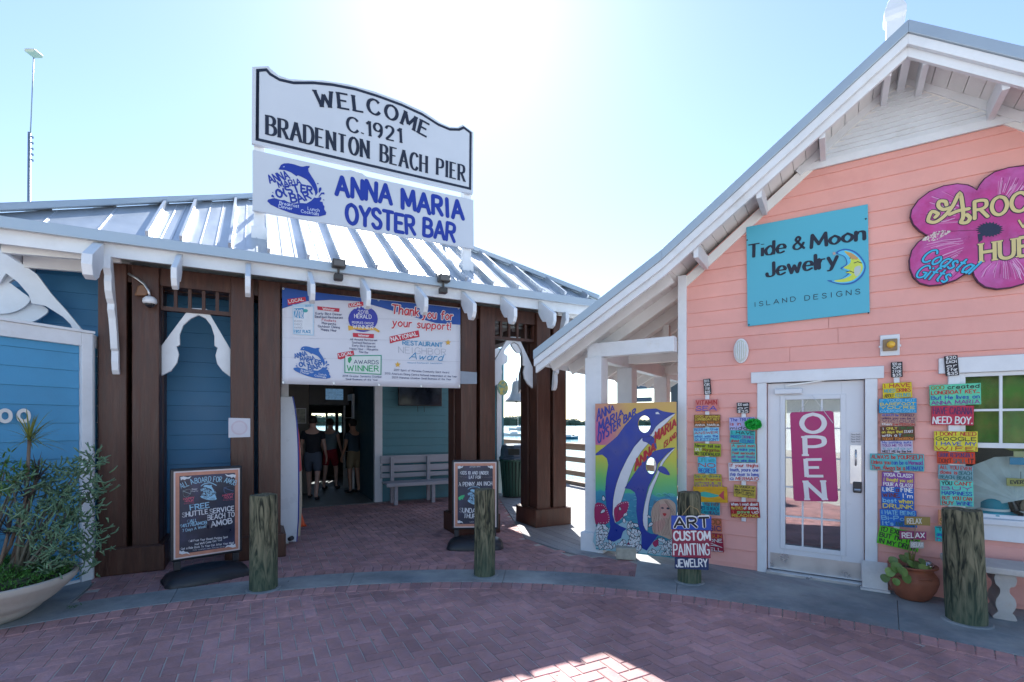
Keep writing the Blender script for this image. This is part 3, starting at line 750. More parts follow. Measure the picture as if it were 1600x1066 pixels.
blu = ink((.01, .07, .33)); red = ink((.5, .02, .05)); wht = ink((.72, .72, .74)); nav = ink((.015, .03, .12)); grn = ink((.02, .32, .12)); cyn = ink((.02, .26, .5)); gold = ink((.65, .38, .05)); gry = ink((.25, .28, .36))
bp('blue_band', blu, [(104, 98), (300, 128), (560, 160), (860, 195), (1200, 228), (1495, 262), (1495, 390), (1300, 375), (1100, 320), (880, 255), (700, 205), (480, 195), (300, 205), (104, 262)], -.0105)
for p in ([(145, 190), (285, 172), (290, 205), (150, 238)], [(618, 225), (742, 205), (748, 240), (622, 255)], [(535, 612), (660, 590), (666, 625), (560, 660), (538, 655)], [(942, 482), (1168, 432), (1176, 484), (1000, 520), (945, 535)], [(378, 245), (552, 262), (548, 290), (380, 272)], [(655, 452), (820, 462), (818, 494), (657, 484)]):
    bp('red_ribbon', red, p, -.012)
for t, a in (('LOCAL', (158, 220, 272, 200, 22)), ('LOCAL', (630, 248, 722, 234, 20)), ('LOCAL', (550, 640, 652, 618, 22)), ('NATIONAL', (958, 518, 1160, 472, 30)), ('Winner', (420, 272, 512, 282, 18)), ('Winner', (698, 480, 782, 484, 18))):
    bt(t, *a[:4], a[4], wht, wt=.2)
bp('award_card', ink((.42, .6, .75)), [(185, 232), (352, 225), (350, 475), (190, 462)], -.0115)
bp('award_card', ink((.66, .70, .76)), [(192, 255), (344, 248), (342, 466), (196, 455)], -.0122)
bp('blue_panel', ink((.03, .25, .5)), [(196, 262), (272, 258), (272, 340), (196, 335)], -.0130)
bt('2018', 200, 332, 268, 334, 62, wht, wt=.16, y=-.0145)
bt('BEST', 286, 250, 330, 250, 14, cyn)
bp('medal', ink((.05, .35, .35)), [(285 + 20 * math.cos(t * .6), 280 + 14 * math.sin(t * .6)) for t in range(11)], -.013)
for i, t in enumerate(('READERS', 'CHOICE', 'AWARD')): bt(t, 198, 368 + i * 25, 262, 370 + i * 25, 15, gry, wt=.12)
bt('FIRST PLACE', 198, 452, 328, 454, 22, cyn, wt=.24)
for i, t in enumerate(('Early Bird Dinner', 'Seafood Restaurant', 'Finalists', 'Margarita', 'Outdoor Dining', 'Happy Hour')):
    hw = len(t) * 6; bt(t, 468 - hw, 308 + i * 25, 468 + hw, 318 + i * 25, 17, nav if i != 2 else red, wt=.15)
bp('blue_seal', ink((.03, .04, .35)), [(735 + 115 * math.cos(t * .25), 345 + 100 * math.sin(t * .25)) for t in range(25)], -.0122)
for i in range(5):
    cx, cy = 678 + i * 28, 258 - 10 * (1 - abs(i - 2) / 2)
    bp('star', wht, [(cx + (12 if k % 2 else 5) * math.sin(k * math.pi / 5), cy + (12 if k % 2 else 5) * math.cos(k * math.pi / 5)) for k in range(10)], -.0132)
bt('2018', 695, 300, 775, 304, 26, wht, wt=.14); bt('HERALD', 668, 336, 800, 342, 30, wht, wt=.14, serif=.1); bt('PEOPLES CHOICE', 650, 378, 818, 388, 16, wht, wt=.16)
bp('gold_ribbon', gold, [(618, 395), (660, 402), (735, 412), (830, 412), (866, 438), (858, 450), (820, 430), (735, 432), (660, 425), (622, 435)], -.0136)
bt('WINNER', 655, 414, 815, 424, 26, wht, wt=.18, y=-.0155)
for i, t in enumerate(('All Around Restaurant', 'Seafood Restaurant', 'Early Bird Special', 'Happy Hour - Margarita', 'Raw Bar')):
    hw = len(t) * 5; bt(t, 740 - hw, 510 + i * 24, 740 + hw, 518 + i * 24, 15, nav, wt=.14)
bp('green_card', ink((.04, .3, .2)), [(588, 628), (880, 625), (878, 780), (590, 765)], -.0118)
bp('card_face', ink((.62, .68, .66)), [(596, 636), (872, 633), (870, 772), (598, 758)], -.0126)
bp('leaf', grn, [(616, 650), (640, 635), (648, 660), (630, 690), (618, 680)], -.0134)
bt('AWARDS', 665, 692, 855, 696, 28, nav, wt=.16); bt('WINNER', 612, 748, 855, 752, 42, grn, wt=.18)
bt('2018 Greater Sarasota Chamber', 575, 795, 880, 802, 14, nav, wt=.14); bt('Small Business of the Year', 600, 820, 850, 826, 14, nav, wt=.14)
for off_, m_, w_ in ((-.0125, wht, .34), (-.0140, red, .17)):
    bt('Thank', 958, 300, 1165, 322, 68, m_, wt=w_, slant=.1, y=off_); bt('you for', 1200, 332, 1432, 352, 62, m_, wt=w_, slant=.1, y=off_)
    bt('your support!', 965, 398, 1415, 430, 58, m_, wt=w_, slant=.1, y=off_)
bt('RESTAURANT', 1045, 545, 1355, 562, 32, cyn, wt=.19); bt('NEIGHBOR', 1012, 608, 1382, 626, 48, gry, wt=.05)
bt('Award', 1095, 655, 1350, 668, 48, cyn, wt=.12, slant=.4, y=-.0155)
bt('National Restaurant Association', 1080, 690, 1350, 694, 10, cyn, wt=.14)
for cx, cy in ((1398, 528), (1005, 700)):
    bp('gold_star', gold, [(cx + (24 if k % 2 else 11) * math.sin(k * math.pi / 5), cy + (24 if k % 2 else 11) * math.cos(k * math.pi / 5)) for k in range(10)], -.0132)
bt('2017 Spirit of Manatee Community Spirit Award', 975, 748, 1405, 768, 14, nav, wt=.14); bt("2013 America's Dining Centre National Independent of the Year", 905, 775, 1465, 800, 14, nav, wt=.14); bt('2009 Manatee Chamber Small Business of the Year', 960, 806, 1420, 822, 14, nav, wt=.14)
for y in (330, 490, 640): bp('plank_line', ink((.5, .51, .58)), [(104, y), (1490, y + 20 + (y - 330) * .05), (1490, y + 23 + (y - 330) * .05), (104, y + 2)], -.0098)
for p in ((113, 108), (1480, 262), (1485, 868), (112, 840), (505, 845), (860, 858), (1188, 868), (855, 198)):
    v = bn.q(*B(*p)); MB().lathe([(.004, 0), (.013, 0), (.013, .004), (.004, .004)], 10).build('grommet', steel, bn.o).matrix_local = Matrix.Translation((v.x, -.014, v.y)) @ Matrix.Rotation(R(90), 4, 'X')
def logo(parent, f, y, main, wht_, dy=.0006):
    """dolphin leaping over the lettering of the oyster bar, f maps tracing units to the face"""
    D = [(305, 320), (325, 285), (340, 255), (380, 235), (440, 230), (520, 245), (600, 270), (640, 275), (690, 262), (735, 262), (735, 280), (715, 300), (722, 340), (760, 400), (800, 460), (830, 520), (845, 570), (852, 630), (820, 680), (808, 620), (780, 560), (740, 500), (690, 450), (620, 415), (570, 395), (550, 410), (510, 380), (470, 355), (400, 330), (350, 325)]
    Wt = [(155, 765), (170, 740), (250, 720), (300, 735), (340, 745), (390, 745), (430, 770), (520, 790), (600, 780), (690, 785), (760, 745), (800, 700), (840, 705), (900, 690), (905, 720), (880, 750), (920, 760), (930, 800), (950, 820), (945, 860), (975, 905), (965, 940), (880, 962), (760, 962), (600, 950), (450, 915), (300, 860), (200, 810)]
    g_ = lambda pts: [tuple(f(*p)) for p in pts]
    shape(parent, 'dolphin_emblem', main, [g_(D), g_(Wt), g_([(865, 580), (880, 555), (905, 560), (905, 590), (870, 640), (862, 610)]), g_([(860, 690), (900, 630), (945, 625), (950, 655), (910, 650), (875, 690)]), g_([(845, 495), (865, 500), (860, 515), (842, 510)]), g_([(205, 690), (225, 670), (245, 690), (250, 715), (215, 705)]), g_([(215, 635), (240, 645), (232, 655)]), g_([(925, 720), (950, 730), (940, 742)])], y)
    shape(parent, 'eye_mark', wht_, [g_([(362, 285), (390, 272), (384, 290)])], y - .0012)
    mb = MB()
    for t, p, h, w_ in (('ANNA', [(195, 515), (460, 440)], 105, .2), ('MARIA', [(315, 572), (620, 520)], 78, .2), ('OYSTER', [(285, 705), (400, 700), (480, 645), (600, 625), (770, 650)], 100, .25), ('BAR', [(480, 768), (600, 768), (755, 715)], 108, .22)):
        pp = [f(*q_) for q_ in p]; hh = (Vector(f(p[0][0], p[0][1] - h)) - Vector(f(*p[0]))).length
        lettering(parent, t, pp, hh, main, wt=w_, y=y - .0008, mb=mb)
    mb.build('lettering', main, parent)
    mb = MB()
    for t, p, h in (('Breakfast', [(320, 803), (585, 848)], 42), ('Dinner', [(310, 850), (495, 882)], 42), ('Lunch', [(710, 872), (875, 900)], 42), ('Cocktails', [(615, 912), (865, 950)], 42)):
        pp = [f(*q_) for q_ in p]; hh = (Vector(f(p[0][0], p[0][1] - h)) - Vector(f(*p[0]))).length
        lettering(parent, t, pp, hh, wht_, wt=.14, y=y - .0012, mb=mb)
    mb.build('lettering', wht_, parent)
def quadmap(sg, c):
    """tracing square 155..975 x 230..962 to four sighted corners tl,tr,br,bl"""
    c = [sg.q(*p) for p in c]
    def f(x, y):
        u, v = (x - 155) / 820, (y - 230) / 732
        return (c[0] * (1 - u) + c[1] * u) * (1 - v) + (c[3] * (1 - u) + c[2] * u) * v
    return f
logo(bn.o, quadmap(bn, [B(190, 555), B(478, 560), B(482, 812), B(190, 800)]), -.0125, ink((.02, .12, .4)), wht)
# ---- roof signs on their posts
sgp = {}
wsg = Sign('welcome_sign', L, .02, 394, 224, 'white welcome sign with scalloped top and navy border, above the roof', 'sign')
z_ = 1307 / 380
def Wp(x, y): return (380 + x / z_, 90 + y / z_)
outl = [(45, 460), (48, 50), (135, 45), (150, 62), (190, 95), (250, 115), (330, 120), (430, 122), (560, 142), (700, 180), (850, 235), (970, 290), (1060, 350), (1110, 372), (1150, 375), (1180, 360), (1238, 402), (1235, 733)]
MB().prism([tuple(wsg.q(*Wp(*p))) for p in outl], 0, .05).build('board', signwhite, wsg.o, bevel=.004)
inl = [(75, 440), (78, 70), (125, 67), (145, 90), (195, 120), (270, 137), (380, 137), (480, 147), (600, 170), (720, 207), (850, 255), (960, 305), (1050, 362), (1110, 387), (1160, 388), (1185, 377), (1222, 405), (1219, 705)]
mb = MB(); ribbon(mb, [wsg.q(*Wp(*p)) for p in inl + [inl[0], inl[1]]], .034, -.003, caps=False); mb.build('border_line', navy, wsg.o)
def wt(t, pth, h, **k):
    a = pth[len(pth) // 2]; hh = (wsg.q(*Wp(a[0], a[1] - h)) - wsg.q(*Wp(*a))).length
    lettering(wsg.o, t, [wsg.q(*Wp(*p)) for p in pth], hh, navy, y=-.005, **k)
wt('WELCOME', [(400, 262), (520, 272), (620, 290), (720, 308), (800, 335), (880, 372), (985, 428)], 76, wt=.24, serif=.15, contrast=.5, gap=.34)
wt('C.1921', [(560, 395), (700, 425), (848, 457)], 74, wt=.2, serif=.12, contrast=.5, gap=.3)
wt('BRADENTON', [(128, 412), (672, 541)], 90, wt=.25, serif=.14, contrast=.55, gap=.34)
wt('BEACH', [(740, 558), (985, 619)], 86, wt=.25, serif=.14, contrast=.55, gap=.34)
wt('PIER', [(1042, 628), (1188, 665)], 82, wt=.25, serif=.14, contrast=.55, gap=.34)
asg = Sign('oyster_bar_sign', L, .02, 394, 328, 'white sign with blue leaping dolphin and lettering, under the welcome sign', 'sign')
top = [(50, 495), (400, 573), (530, 605), (580, 604), (640, 622), (660, 638), (1238, 765), (1240, 1028), (50, 820)]
MB().prism([tuple(asg.q(*Wp(*p))) for p in top], 0, .045).build('board', signwhite, asg.o, bevel=.004)
def at_(t, p0, p1, h, **k): lt(asg, t, Wp(*p0), Wp(*p1), h / z_, royal, y=-.005, **k)
at_('ANNA', (500, 735), (795, 790), 100, wt=.24, jit=.05, gap=.3); at_('MARIA', (855, 810), (1180, 868), 98, wt=.24, jit=.05, gap=.28)
at_('OYSTER', (555, 890), (920, 950), 100, wt=.24, jit=.05, gap=.24); at_('BAR', (970, 955), (1135, 988), 92, wt=.24, jit=.05, gap=.24)
logo(asg.o, quadmap(asg, [(400 + 155 / 8.883, 230 + 218 / 8.883), (400 + 975 / 8.883, 230 + 238 / 8.883), (400 + 975 / 8.883, 230 + 966 / 8.883), (400 + 155 / 8.883, 230 + 950 / 8.883)]), -.004, royal, ink((.5, .56, .7)))
for px, nm in ((405, 'left white square post carrying the two roof signs'), (729, 'right white square post carrying the two roof signs')):
    x = L.on(px, 300, .12).x; t = empty('sign_post', L.world(x, .14, 3.7), L.a, nm, 'post', 'posts of the roof signs')
    MB().box(-.06, .06, -.055, .055, -.02, 2.0 if px < 500 else 1.95).build('shaft', white, t, bevel=.006)
    MB().box(-.085, .085, -.085, .085, .0, .26).build('base_sleeve', white, t, bevel=.004)
    MB().bar((0, .06, .9), (0, 1.0, .86), .05, .05).build('brace', white, t)
# ================================================================== CORAL GIFT SHOP
sh = empty('gift_shop', P.world(0, 0), P.a, 'coral pink clapboard shop with white gable and metal roof', 'building')
OV = -.6
CS = 1.225                                   # centre of the gable
apx = P.on(1417, 33, OV).y; kn = P.on(1034, 391, OV); ev = P.on(834, 548, OV)
kx, kz, ex_, ez = kn.x, kn.y, ev.x, ev.y
YB = 8.0
glim = lambda z: (CS - (apx - .17 - z) / .80, CS + (apx - .17 - z) / .80) if z > 3.2 else (-9, 9)
dz = {'x0': .0, 'x1': 1.05}
wx0 = 1.60; wx1 = 2.85
wall = MB()
ww = lambda a, b, c, d: wall.box(a, b, .012, .06, c, d)
DX0, DX1 = .09, .95
ww(-.80, DX0, 0, 3.3); ww(DX0, DX1, 2.04, 3.3); ww(DX1, 1.64, 0, 3.3); ww(1.64, wx1, 0, .72); ww(1.64, wx1, 2.06, 3.3); ww(wx1, 3.25, 0, 3.3)
wall = wall.build('wall', pink, sh)
gw = MB().prism([(-.80, 3.301), (3.25, 3.301), (CS, apx - .13)], .012, .06).build('gable_wall', pink, sh)
clapboards(wall, pink, -.745, 3.25, .05, 3.3, .157, holes=[(0.0, 1.05, 0, 2.13), (1.60, wx1 + .05, .58, 2.2)], y=.012, lim=glim)
clapboards(gw, pink, -.745, 3.25, 3.347, 4.20, .157, y=.012, lim=glim)
MB().box(-.81, -.77, .07, YB, 0, 3.35).build('side_wall', pink, sh)
MB().box(3.22, 3.25, .07, YB, 0, 3.35).build('side_wall', pink, sh)
MB().box(-.8, 3.25, YB, YB + .05, 0, 3.3).build('rear_wall', pink, sh)
MB().box(-.84, -.742, -.022, .075, 0, 3.33).build('corner_board', white, sh, bevel=.004)
MB().box(-.742, -.002, -.004, .011, 0, .06).build('base_board', pink, sh); MB().box(1.052, 3.25, -.004, .011, 0, .06).build('base_board', pink, sh)
# louvred gable panel
gp = MB().prism([(.40, 4.205), (2.06, 4.205), (CS, 4.89)], -.012, .01).build('gable_panel', white, sh)
MB().bar((.38, -.018, 4.235), (2.08, -.018, 4.235), .02, .07).build('panel_trim', white, gp)
for sg_ in (-1, 1): MB().bar((CS + sg_ * .84, -.022, 4.20), (CS, -.022, 4.875), .02, .075, up=(0, 0, 1)).build('panel_trim', white, gp)
z = 4.27
while z < 4.78:
    hw = (4.86 - z) / .8 - .07
    MB().add([(CS - hw, -.03, z), (CS + hw, -.03, z), (CS + hw - .05, -.012, z + .052), (CS - hw + .05, -.012, z + .052), (CS - hw, -.012, z), (CS + hw, -.012, z)], [(0, 1, 2, 3), (0, 4, 5, 1), (0, 3, 4), (1, 5, 2)]).build('slat', white, gp)
    z += .05
# white frieze between gable panel and soffit
for sg_ in (-1, 1):
    a = Vector((CS, apx - .13)); b = Vector((CS + sg_ * 2.0, apx - .13 - 2.0 * .8)); n = Vector((-sg_ * .62, -.78)) if False else Vector((0, -.12))
    MB().prism([tuple(a), tuple(b), tuple(b + n), tuple(a + n)], -.016, .009).build('frieze', white2, sh)
# roof: upper slopes and the flatter porch slope on the left (mirrored on the right, outside the picture)
mrr = lambda x: 2 * CS - x
rf = MB().box(CS - .05, CS + .05, OV + .06, YB, apx - .12, apx - .10).build('roof', white2, sh)
segs_ = [((CS, apx), (kx, kz)), ((kx, kz), (ex_, ez)), ((CS, apx), (mrr(kx), kz)), ((mrr(kx), kz), (mrr(ex_), ez))]
for (a, b) in segs_:
    a = Vector(a); b = Vector(b); d = (b - a).normalized(); dn = Vector((0, -.10))
    MB().prism([tuple(a), tuple(b), tuple(b + dn * 1.05), tuple(a + dn * 1.05)], OV - .02, OV + .02).build('rake_flashing', flash, rf, bevel=.004)
    MB().prism([tuple(a + dn * 1.06), tuple(b + dn * 1.06), tuple(b + dn * 1.95), tuple(a + dn * 1.95)], OV + .0, OV + .04).build('rake_board', white, rf, bevel=.003)
    MB().prism([tuple(a + dn * 1.6), tuple(b + dn * 1.6), tuple(b + dn * 2.75), tuple(a + dn * 2.75)], OV + .045, OV + .085).build('rake_board', white, rf, bevel=.003)
    # metal panels
    ln = (b - a).length; y = OV + .021
    while y < YB + .4:
        y2 = min(YB + .4, y + .41)
        MB().prism([tuple(a + Vector((0, -.005))), tuple(b + Vector((0, -.005))), tuple(b + Vector((0, -.03))), tuple(a + Vector((0, -.03)))], y + .002, y2 - .002).build('roof_panel', roofm, rf)
        q = Vector((0, .02)); MB().bar((a.x, y2, a.y + .015), (b.x, y2, b.y + .015), .028, .05).build('seam', roofm, rf)
        y = y2
    # tongue and groove soffit
    n = max(3, int(ln / .13))
    sgn = 1 if b.x > a.x else -1
    for i in range(n):
        p0 = a + (b - a) * (i / n) + d * .003; p1 = a + (b - a) * ((i + 1) / n) - d * .003
        MB().prism([tuple(p0 + dn * 1.15), tuple(p1 + dn * 1.15), tuple(p1 + dn * 1.35), tuple(p0 + dn * 1.35)], OV + .086, (.0 if (a.x == CS) else 7.0)).build('soffit_board', white2, rf)
# lookouts under the overhang
for sg_ in (-1, 1):
    for k in (.13, .62, 1.15, 1.75):
        x = CS + sg_ * k; zc = apx - .8 * k - .135
        MB().prism([(x - .025, zc + .02), (x + .025, zc + .02 - sg_ * 0), (x + .025, zc - .13), (x - .025, zc - .13)], OV + .087, -.017).build('lookout', white, rf, bevel=.004, seg=1)
MB().bar((CS, OV + .09, apx - .2), (CS, -.02, apx - .2), .06, .14).build('lookout', white, rf)
# porch rafters, beams and columns on the left
sl2 = (kz - ez) / (kx - ex_)
y = OV + .35
while y < 6.5:
    a = Vector((kx + .0, y, kz - .20)); b = Vector((ex_ + .06, y, ez - .20 + .06 * sl2))
    MB().bar(a, b, .045, .15).build('rafter', white2, rf)
    y += .55
box('eave_board', white, sh, ex_ + .01, ex_ + .035, OV + .09, 6.8, ez - .18, ez - .06)
box('porch_beam', white, sh, -1.93, -.845, -.16, -.04, 2.435, 2.61)
box('porch_beam', white, sh, -1.89, -1.77, -.035, 6.6, 2.40, 2.60)
for yc in (-.10, 1.0, 2.75, 4.55, 6.4):
    MB().box(-1.94, -1.72, yc - .11, yc + .11, 0.01, 2.43 if yc < 0 else 2.4).build('porch_column', white, sh, bevel=.005)
    MB().box(-1.985, -1.675, yc - .155, yc + .155, 0.0, .24).build('column_base', white, sh, bevel=.012)
MB().box(-1.28, -1.2, .9, 1.0, 2.55, 2.95).build('king_post', white2, sh)
box('tie_beam', white2, sh, -1.9, -.82, .9, 1.0, 2.45, 2.6)
box('tie_beam', white2, sh, -1.9, -.82, 2.7, 2.8, 2.45, 2.6)
# ridge cupola post
fn = empty('ridge_turret', P.world(CS + .0, .55, apx - .05), P.a, 'white tapered turret rising behind the peak of the coral shop', 'turret')
MB().lathe([(.001, -.3), (.125, -.3), (.12, .42), (.145, .44), (.145, .5), (.105, .54), (.10, .8), (.13, .84), (.13, .9), (.001, 1.2)], 4).build('shaft', white, fn, bevel=.01).rotation_euler = (0, 0, R(45))
# ---- door
MB().box(-.0, DX0, -.02, .02, .0, 2.035).build('door_trim', white, sh, bevel=.005)
MB().box(DX1, 1.05, -.02, .02, .0, 2.035).build('door_trim', white, sh, bevel=.005)
MB().box(-.06, 1.10, -.03, .02, 2.036, 2.155).build('door_trim', white, sh, bevel=.005)
MB().box(DX0 + .001, DX1 - .001, -.05, .09, .0, .035).build('threshold', steel, sh, bevel=.004)
DY = .045
doorw = mat('door_paint', (.66, .69, .74), .35, var=.03, scale=2)
def D_(x, y): p = P.on(1170 + x / 2.961, 560 + y / 2.961, DY); return p
gl0 = D_(163, 885); gl1 = D_(430, 190)
gx0, gx1, gz0, gz1 = gl0.x, gl1.x, .235 + .05, 1.86
gz0 = D_(163, 865).y; gz1 = D_(163, 188).y
door = MB().box(DX0 + .005, gx0, DY, DY + .045, .04, 2.03).box(gx1, DX1 - .005, DY, DY + .045, .04, 2.03).box(gx0, gx1, DY, DY + .045, .04, gz0).box(gx0, gx1, DY, DY + .045, gz1, 2.03).build('door', doorw, sh, bevel=.003)
for a, b, c, d in ((gx0 - .035, gx0 + .012, gz0 - .035, gz1 + .035), (gx1 - .012, gx1 + .035, gz0 - .035, gz1 + .035)): MB().box(a, b, DY - .014, DY - .001, c, d).build('glazing_bead', doorw, door, bevel=.004)
for c, d in ((gz0 - .035, gz0 + .012), (gz1 - .012, gz1 + .035)): MB().box(gx0 + .0125, gx1 - .0125, DY - .014, DY - .001, c, d).build('glazing_bead', doorw, door, bevel=.004)
MB().box(gx0, gx1, DY + .018, DY + .024, gz0, gz1).build('pane', doorglass, door)
for i in (1, 2): x = gx0 + (gx1 - gx0) * i / 3; MB().box(x - .008, x + .008, DY + .006, DY + .017, gz0, gz1).build('muntin', doorw, door)
for i in range(1, 5): z = gz0 + (gz1 - gz0) * i / 5; MB().box(gx0, gx1, DY + .007, DY + .016, z - .008, z + .008).build('muntin', doorw, door)
MB().box(DX0 + .03, DX1 - .03, DY - .004, DY - .0005, .05, .215).build('kick_plate', steel, door)
k0 = D_(120, 168); k1 = D_(248, 148)
MB().box(k0.x, k1.x, DY - .06, DY - .001, k0.y, k0.y + .055).build('door_closer', doorw, door, bevel=.008)
MB().bar((k0.x + .12, DY - .05, k0.y + .09), (k1.x + .22, DY - .05, k0.y + .13), .02, .01).build('closer_arm', steel, door)
k0 = D_(468, 580); k1 = D_(522, 402)
hp = MB().box(k0.x, k1.x - .0, DY - .006, DY - .0005, k0.y, k1.y).build('handle_plate', steel, door, bevel=.002)
xm = (k0.x + k1.x) / 2
MB().tube([(xm, DY - .006, k1.y - .05), (xm, DY - .04, k1.y - .07), (xm, DY - .045, k1.y - .13), (xm, DY - .04, k1.y - .18), (xm, DY - .006, k1.y - .2)], .008, 8).build('handle', steel, door, smooth=True)
k0 = D_(482, 620); k1 = D_(522, 572)
MB().box(k0.x, k1.x, DY - .03, DY - .0005, k0.y, k1.y).build('lock', black, door, bevel=.008)
MB().tube([(k0.x + .01, DY - .034, k0.y + .03), (k1.x - .01, DY - .034, k0.y + .03)], .014, 8).build('lock_knob', steel, door)
# interior behind door and window
dfl = mat('shop_floor', (.20, .18, .16), .6)
box('shop_floor', dfl, sh, -.76, 3.2, .07, 3.4, .0, .03, 0)
box('shop_partition', mat('shop_interior', (.42, .43, .44), .8), sh, -.76, 3.2, 3.4, 3.45, .0, 3.2, 0)
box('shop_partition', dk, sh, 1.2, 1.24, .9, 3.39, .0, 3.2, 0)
box('shop_ceiling', mat('shop_interior', (.42, .43, .44), .8), sh, -.76, 3.2, .07, 3.4, 3.2, 3.24, 0)
box('counter', mat('shop_counter', (.35, .42, .46), .6), sh, .0, 1.1, 1.6, 2.2, .03, .5)
# ---- window
MB().box(1.50, wx1 + .15, -.03, .02, 2.055, 2.195).build('window_trim', white, sh, bevel=.005)
MB().box(1.565, 1.65, -.02, .02, .70, 2.054).build('window_trim', white, sh, bevel=.004)
MB().box(wx1 - .01, wx1 + .08, -.02, .02, .70, 2.054).build('window_trim', white, sh, bevel=.004)
MB().box(1.55, wx1 + .1, -.045, .02, .715, .765).build('window_sill', white, sh, bevel=.006)
MB().box(1.57, wx1 + .08, -.02, .02, .575, .714).build('window_trim', white, sh, bevel=.004)
mz = P.on(1600, 697, .03).y; mx_ = P.on(1563, 640, .03).x; mh_ = P.on(1540, 641, .03).y
win = MB().box(1.651, 1.69, .012, .045, .766, 2.054).box(1.69, wx1 - .01, .012, .045, 2.02, 2.054).box(1.69, wx1 - .01, .0, .045, mz - .022, mz + .022).box(1.69, wx1 - .01, .012, .045, .766, .80).build('window_frame', white, sh, bevel=.003)
for x in (mx_, mx_ + .3, mx_ + .6): MB().box(x - .01, x + .01, .01, .028, mz + .02, 2.02).build('muntin', white, win)
MB().box(1.69, wx1 - .01, .011, .027, mh_ - .01, mh_ + .01).build('muntin', white, win)
MB().box(1.69, wx1 - .01, .030, .034, mz + .02, 2.02).build('pane', glass, win); MB().box(1.69, wx1 - .01, .036, .040, .80, mz - .02).build('pane', glass, win)
MB().box(1.62, wx1, .62, .66, .03, 2.1).build('added_dark_sheet', dk, sh)  # dark sheet added so the room behind the lower window looks dim
# green cloth hung in the upper sash
gr_ = mat('green_cloth', (.13, .30, .05), .75, var=.3, scale=5, second=(.26, .27, .06), secfac=(.4, .6), sscale=3)
ct = empty('hanging_cloth', P.world(1.69, .10, mz - .05), P.a, 'gathered green and yellow cloth hanging inside the upper window sash', 'curtain')
mb = MB(); vs = []; fs = []; NX = 50
for i in range(NX + 1):
    x = 1.16 * i / NX
    for j in range(9):
        z = .68 * j / 8
        drop = .05 * math.sin(x * 9) ** 2 if j == 0 else 0
        vs.append((x, .018 * math.sin(x * 38 + 1.5 * math.sin(z * 5)) + .012 * math.sin(x * 13 + z * 9), z + drop))
for i in range(NX):
    for j in range(8): a = i * 9 + j; fs.append((a, a + 9, a + 10, a + 1))
mb.add(vs, fs).build('cloth', gr_, ct.parent or ct, smooth=True).modifiers.new('s', 'SOLIDIFY').thickness = .004
# window display
dsp = empty('display_shelf', P.world(1.7, .07, .775), P.a, 'low dark shelf of trinkets inside the lower window', 'shelf')
MB().box(0, 1.12, .0, .5, -.03, .0).build('board', mat('slate_shelf', (.06, .08, .09), .6), dsp)
um = empty('sun_parasol', P.world(2.04, .16, .90), P.a, 'pale grey folded parasol leaning inside the shop window', 'parasol')
mb = MB(); k = 8
ub = mat('parasol_grey', (.6, .66, .66), .8, var=.15)
for i in range(k):
    a0, a1 = math.pi * i / k, math.pi * (i + 1) / k
    mb = MB(); pts = [(.42 * math.cos(a0), 0, .42 * math.sin(a0)), (.42 * math.cos((a0 + a1) / 2) * .97, .02, .42 * math.sin((a0 + a1) / 2) * .97), (.42 * math.cos(a1), 0, .42 * math.sin(a1)), (0, -.10, .03)]
    mb.add(pts, [(0, 1, 3), (1, 2, 3)]); mb.build('panel', ub, um)
MB().tube([(0, .03, .05), (0, .05, -.08)], .012, 6).build('pole', steel, um)
um.rotation_euler = (0, R(-18), P.a)
hb = empty('bonnet_hat', P.world(1.90, .17, .79), P.a, 'teal round hat on the window shelf under the parasol', 'hat')
MB().lathe([(.001, .16), (.07, .15), (.10, .10), (.11, .03), (.16, .005), (.16, -.005), (.001, -.005)], 20).build('crown', mat('hat_teal', (.02, .3, .4), .6), hb, smooth=True)
MB().lathe([(.108, .03), (.115, .03), (.112, .05), (.106, .05)], 20).build('band', white2, hb)
dw = mat('driftwood', (.3, .22, .16), .8)
wr = empty('shell_wreath', P.world(2.17, .13, .785), P.a, 'round driftwood wreath on the window shelf behind the starfish', 'wreath')
MB().tube([(.09 * math.cos(t * .5), .01 * math.sin(t), .09 + .09 * math.sin(t * .5)) for t in range(13)], .016, 8).build('ring', dw, wr, smooth=True)
for dx in (2.10, 2.22):
    st = empty('starfish', P.world(dx, .09, .82), P.a, 'pale starfish leaning %s on the window shelf' % ('at the left of the wreath' if dx < 2.2 else 'at the right of the wreath'), 'starfish', 'starfish in the shop window')
    MB().prism([((.055 if i % 2 == 0 else .016) * math.cos(R(90 + 36 * i)), (.055 if i % 2 == 0 else .016) * math.sin(R(90 + 36 * i))) for i in range(10)], -.008, .008).build('body', mat('shell_white', (.6, .58, .54), .7), st, bevel=.004)
for (px0, py0, px1, py1, c, t, lab) in ((1573, 749, 1606, 759, (.50, .46, .14), 'EVERY', 'small yellow slat sign hanging inside the lower window'), (1578, 716, 1606, 726, (.03, .28, .5), '', 'small blue slat sign hanging inside the lower window'), (1584, 706, 1606, 714, (.5, .5, .25), '', 'small pale green slat sign at the top of the lower window')):
    s_ = Sign('slat_sign', P, .06, px0, py1, lab, 'sign', 'slat signs inside the window')
    a = s_.q(px1 + 12, py0); MB().box(0, a.x, 0, .012, 0, abs(a.y)).build('slat', ink(c), s_.o)
    MB().bar((a.x / 2, .006, abs(a.y)), (a.x / 2, .006, abs(a.y) + .06), .003, .003).build('cord', black, s_.o)
    if t: lt(s_, t, (px0 + 6, py1 - 3), (px1 - 2, py1 - 3), 5, navy, wt=.2)
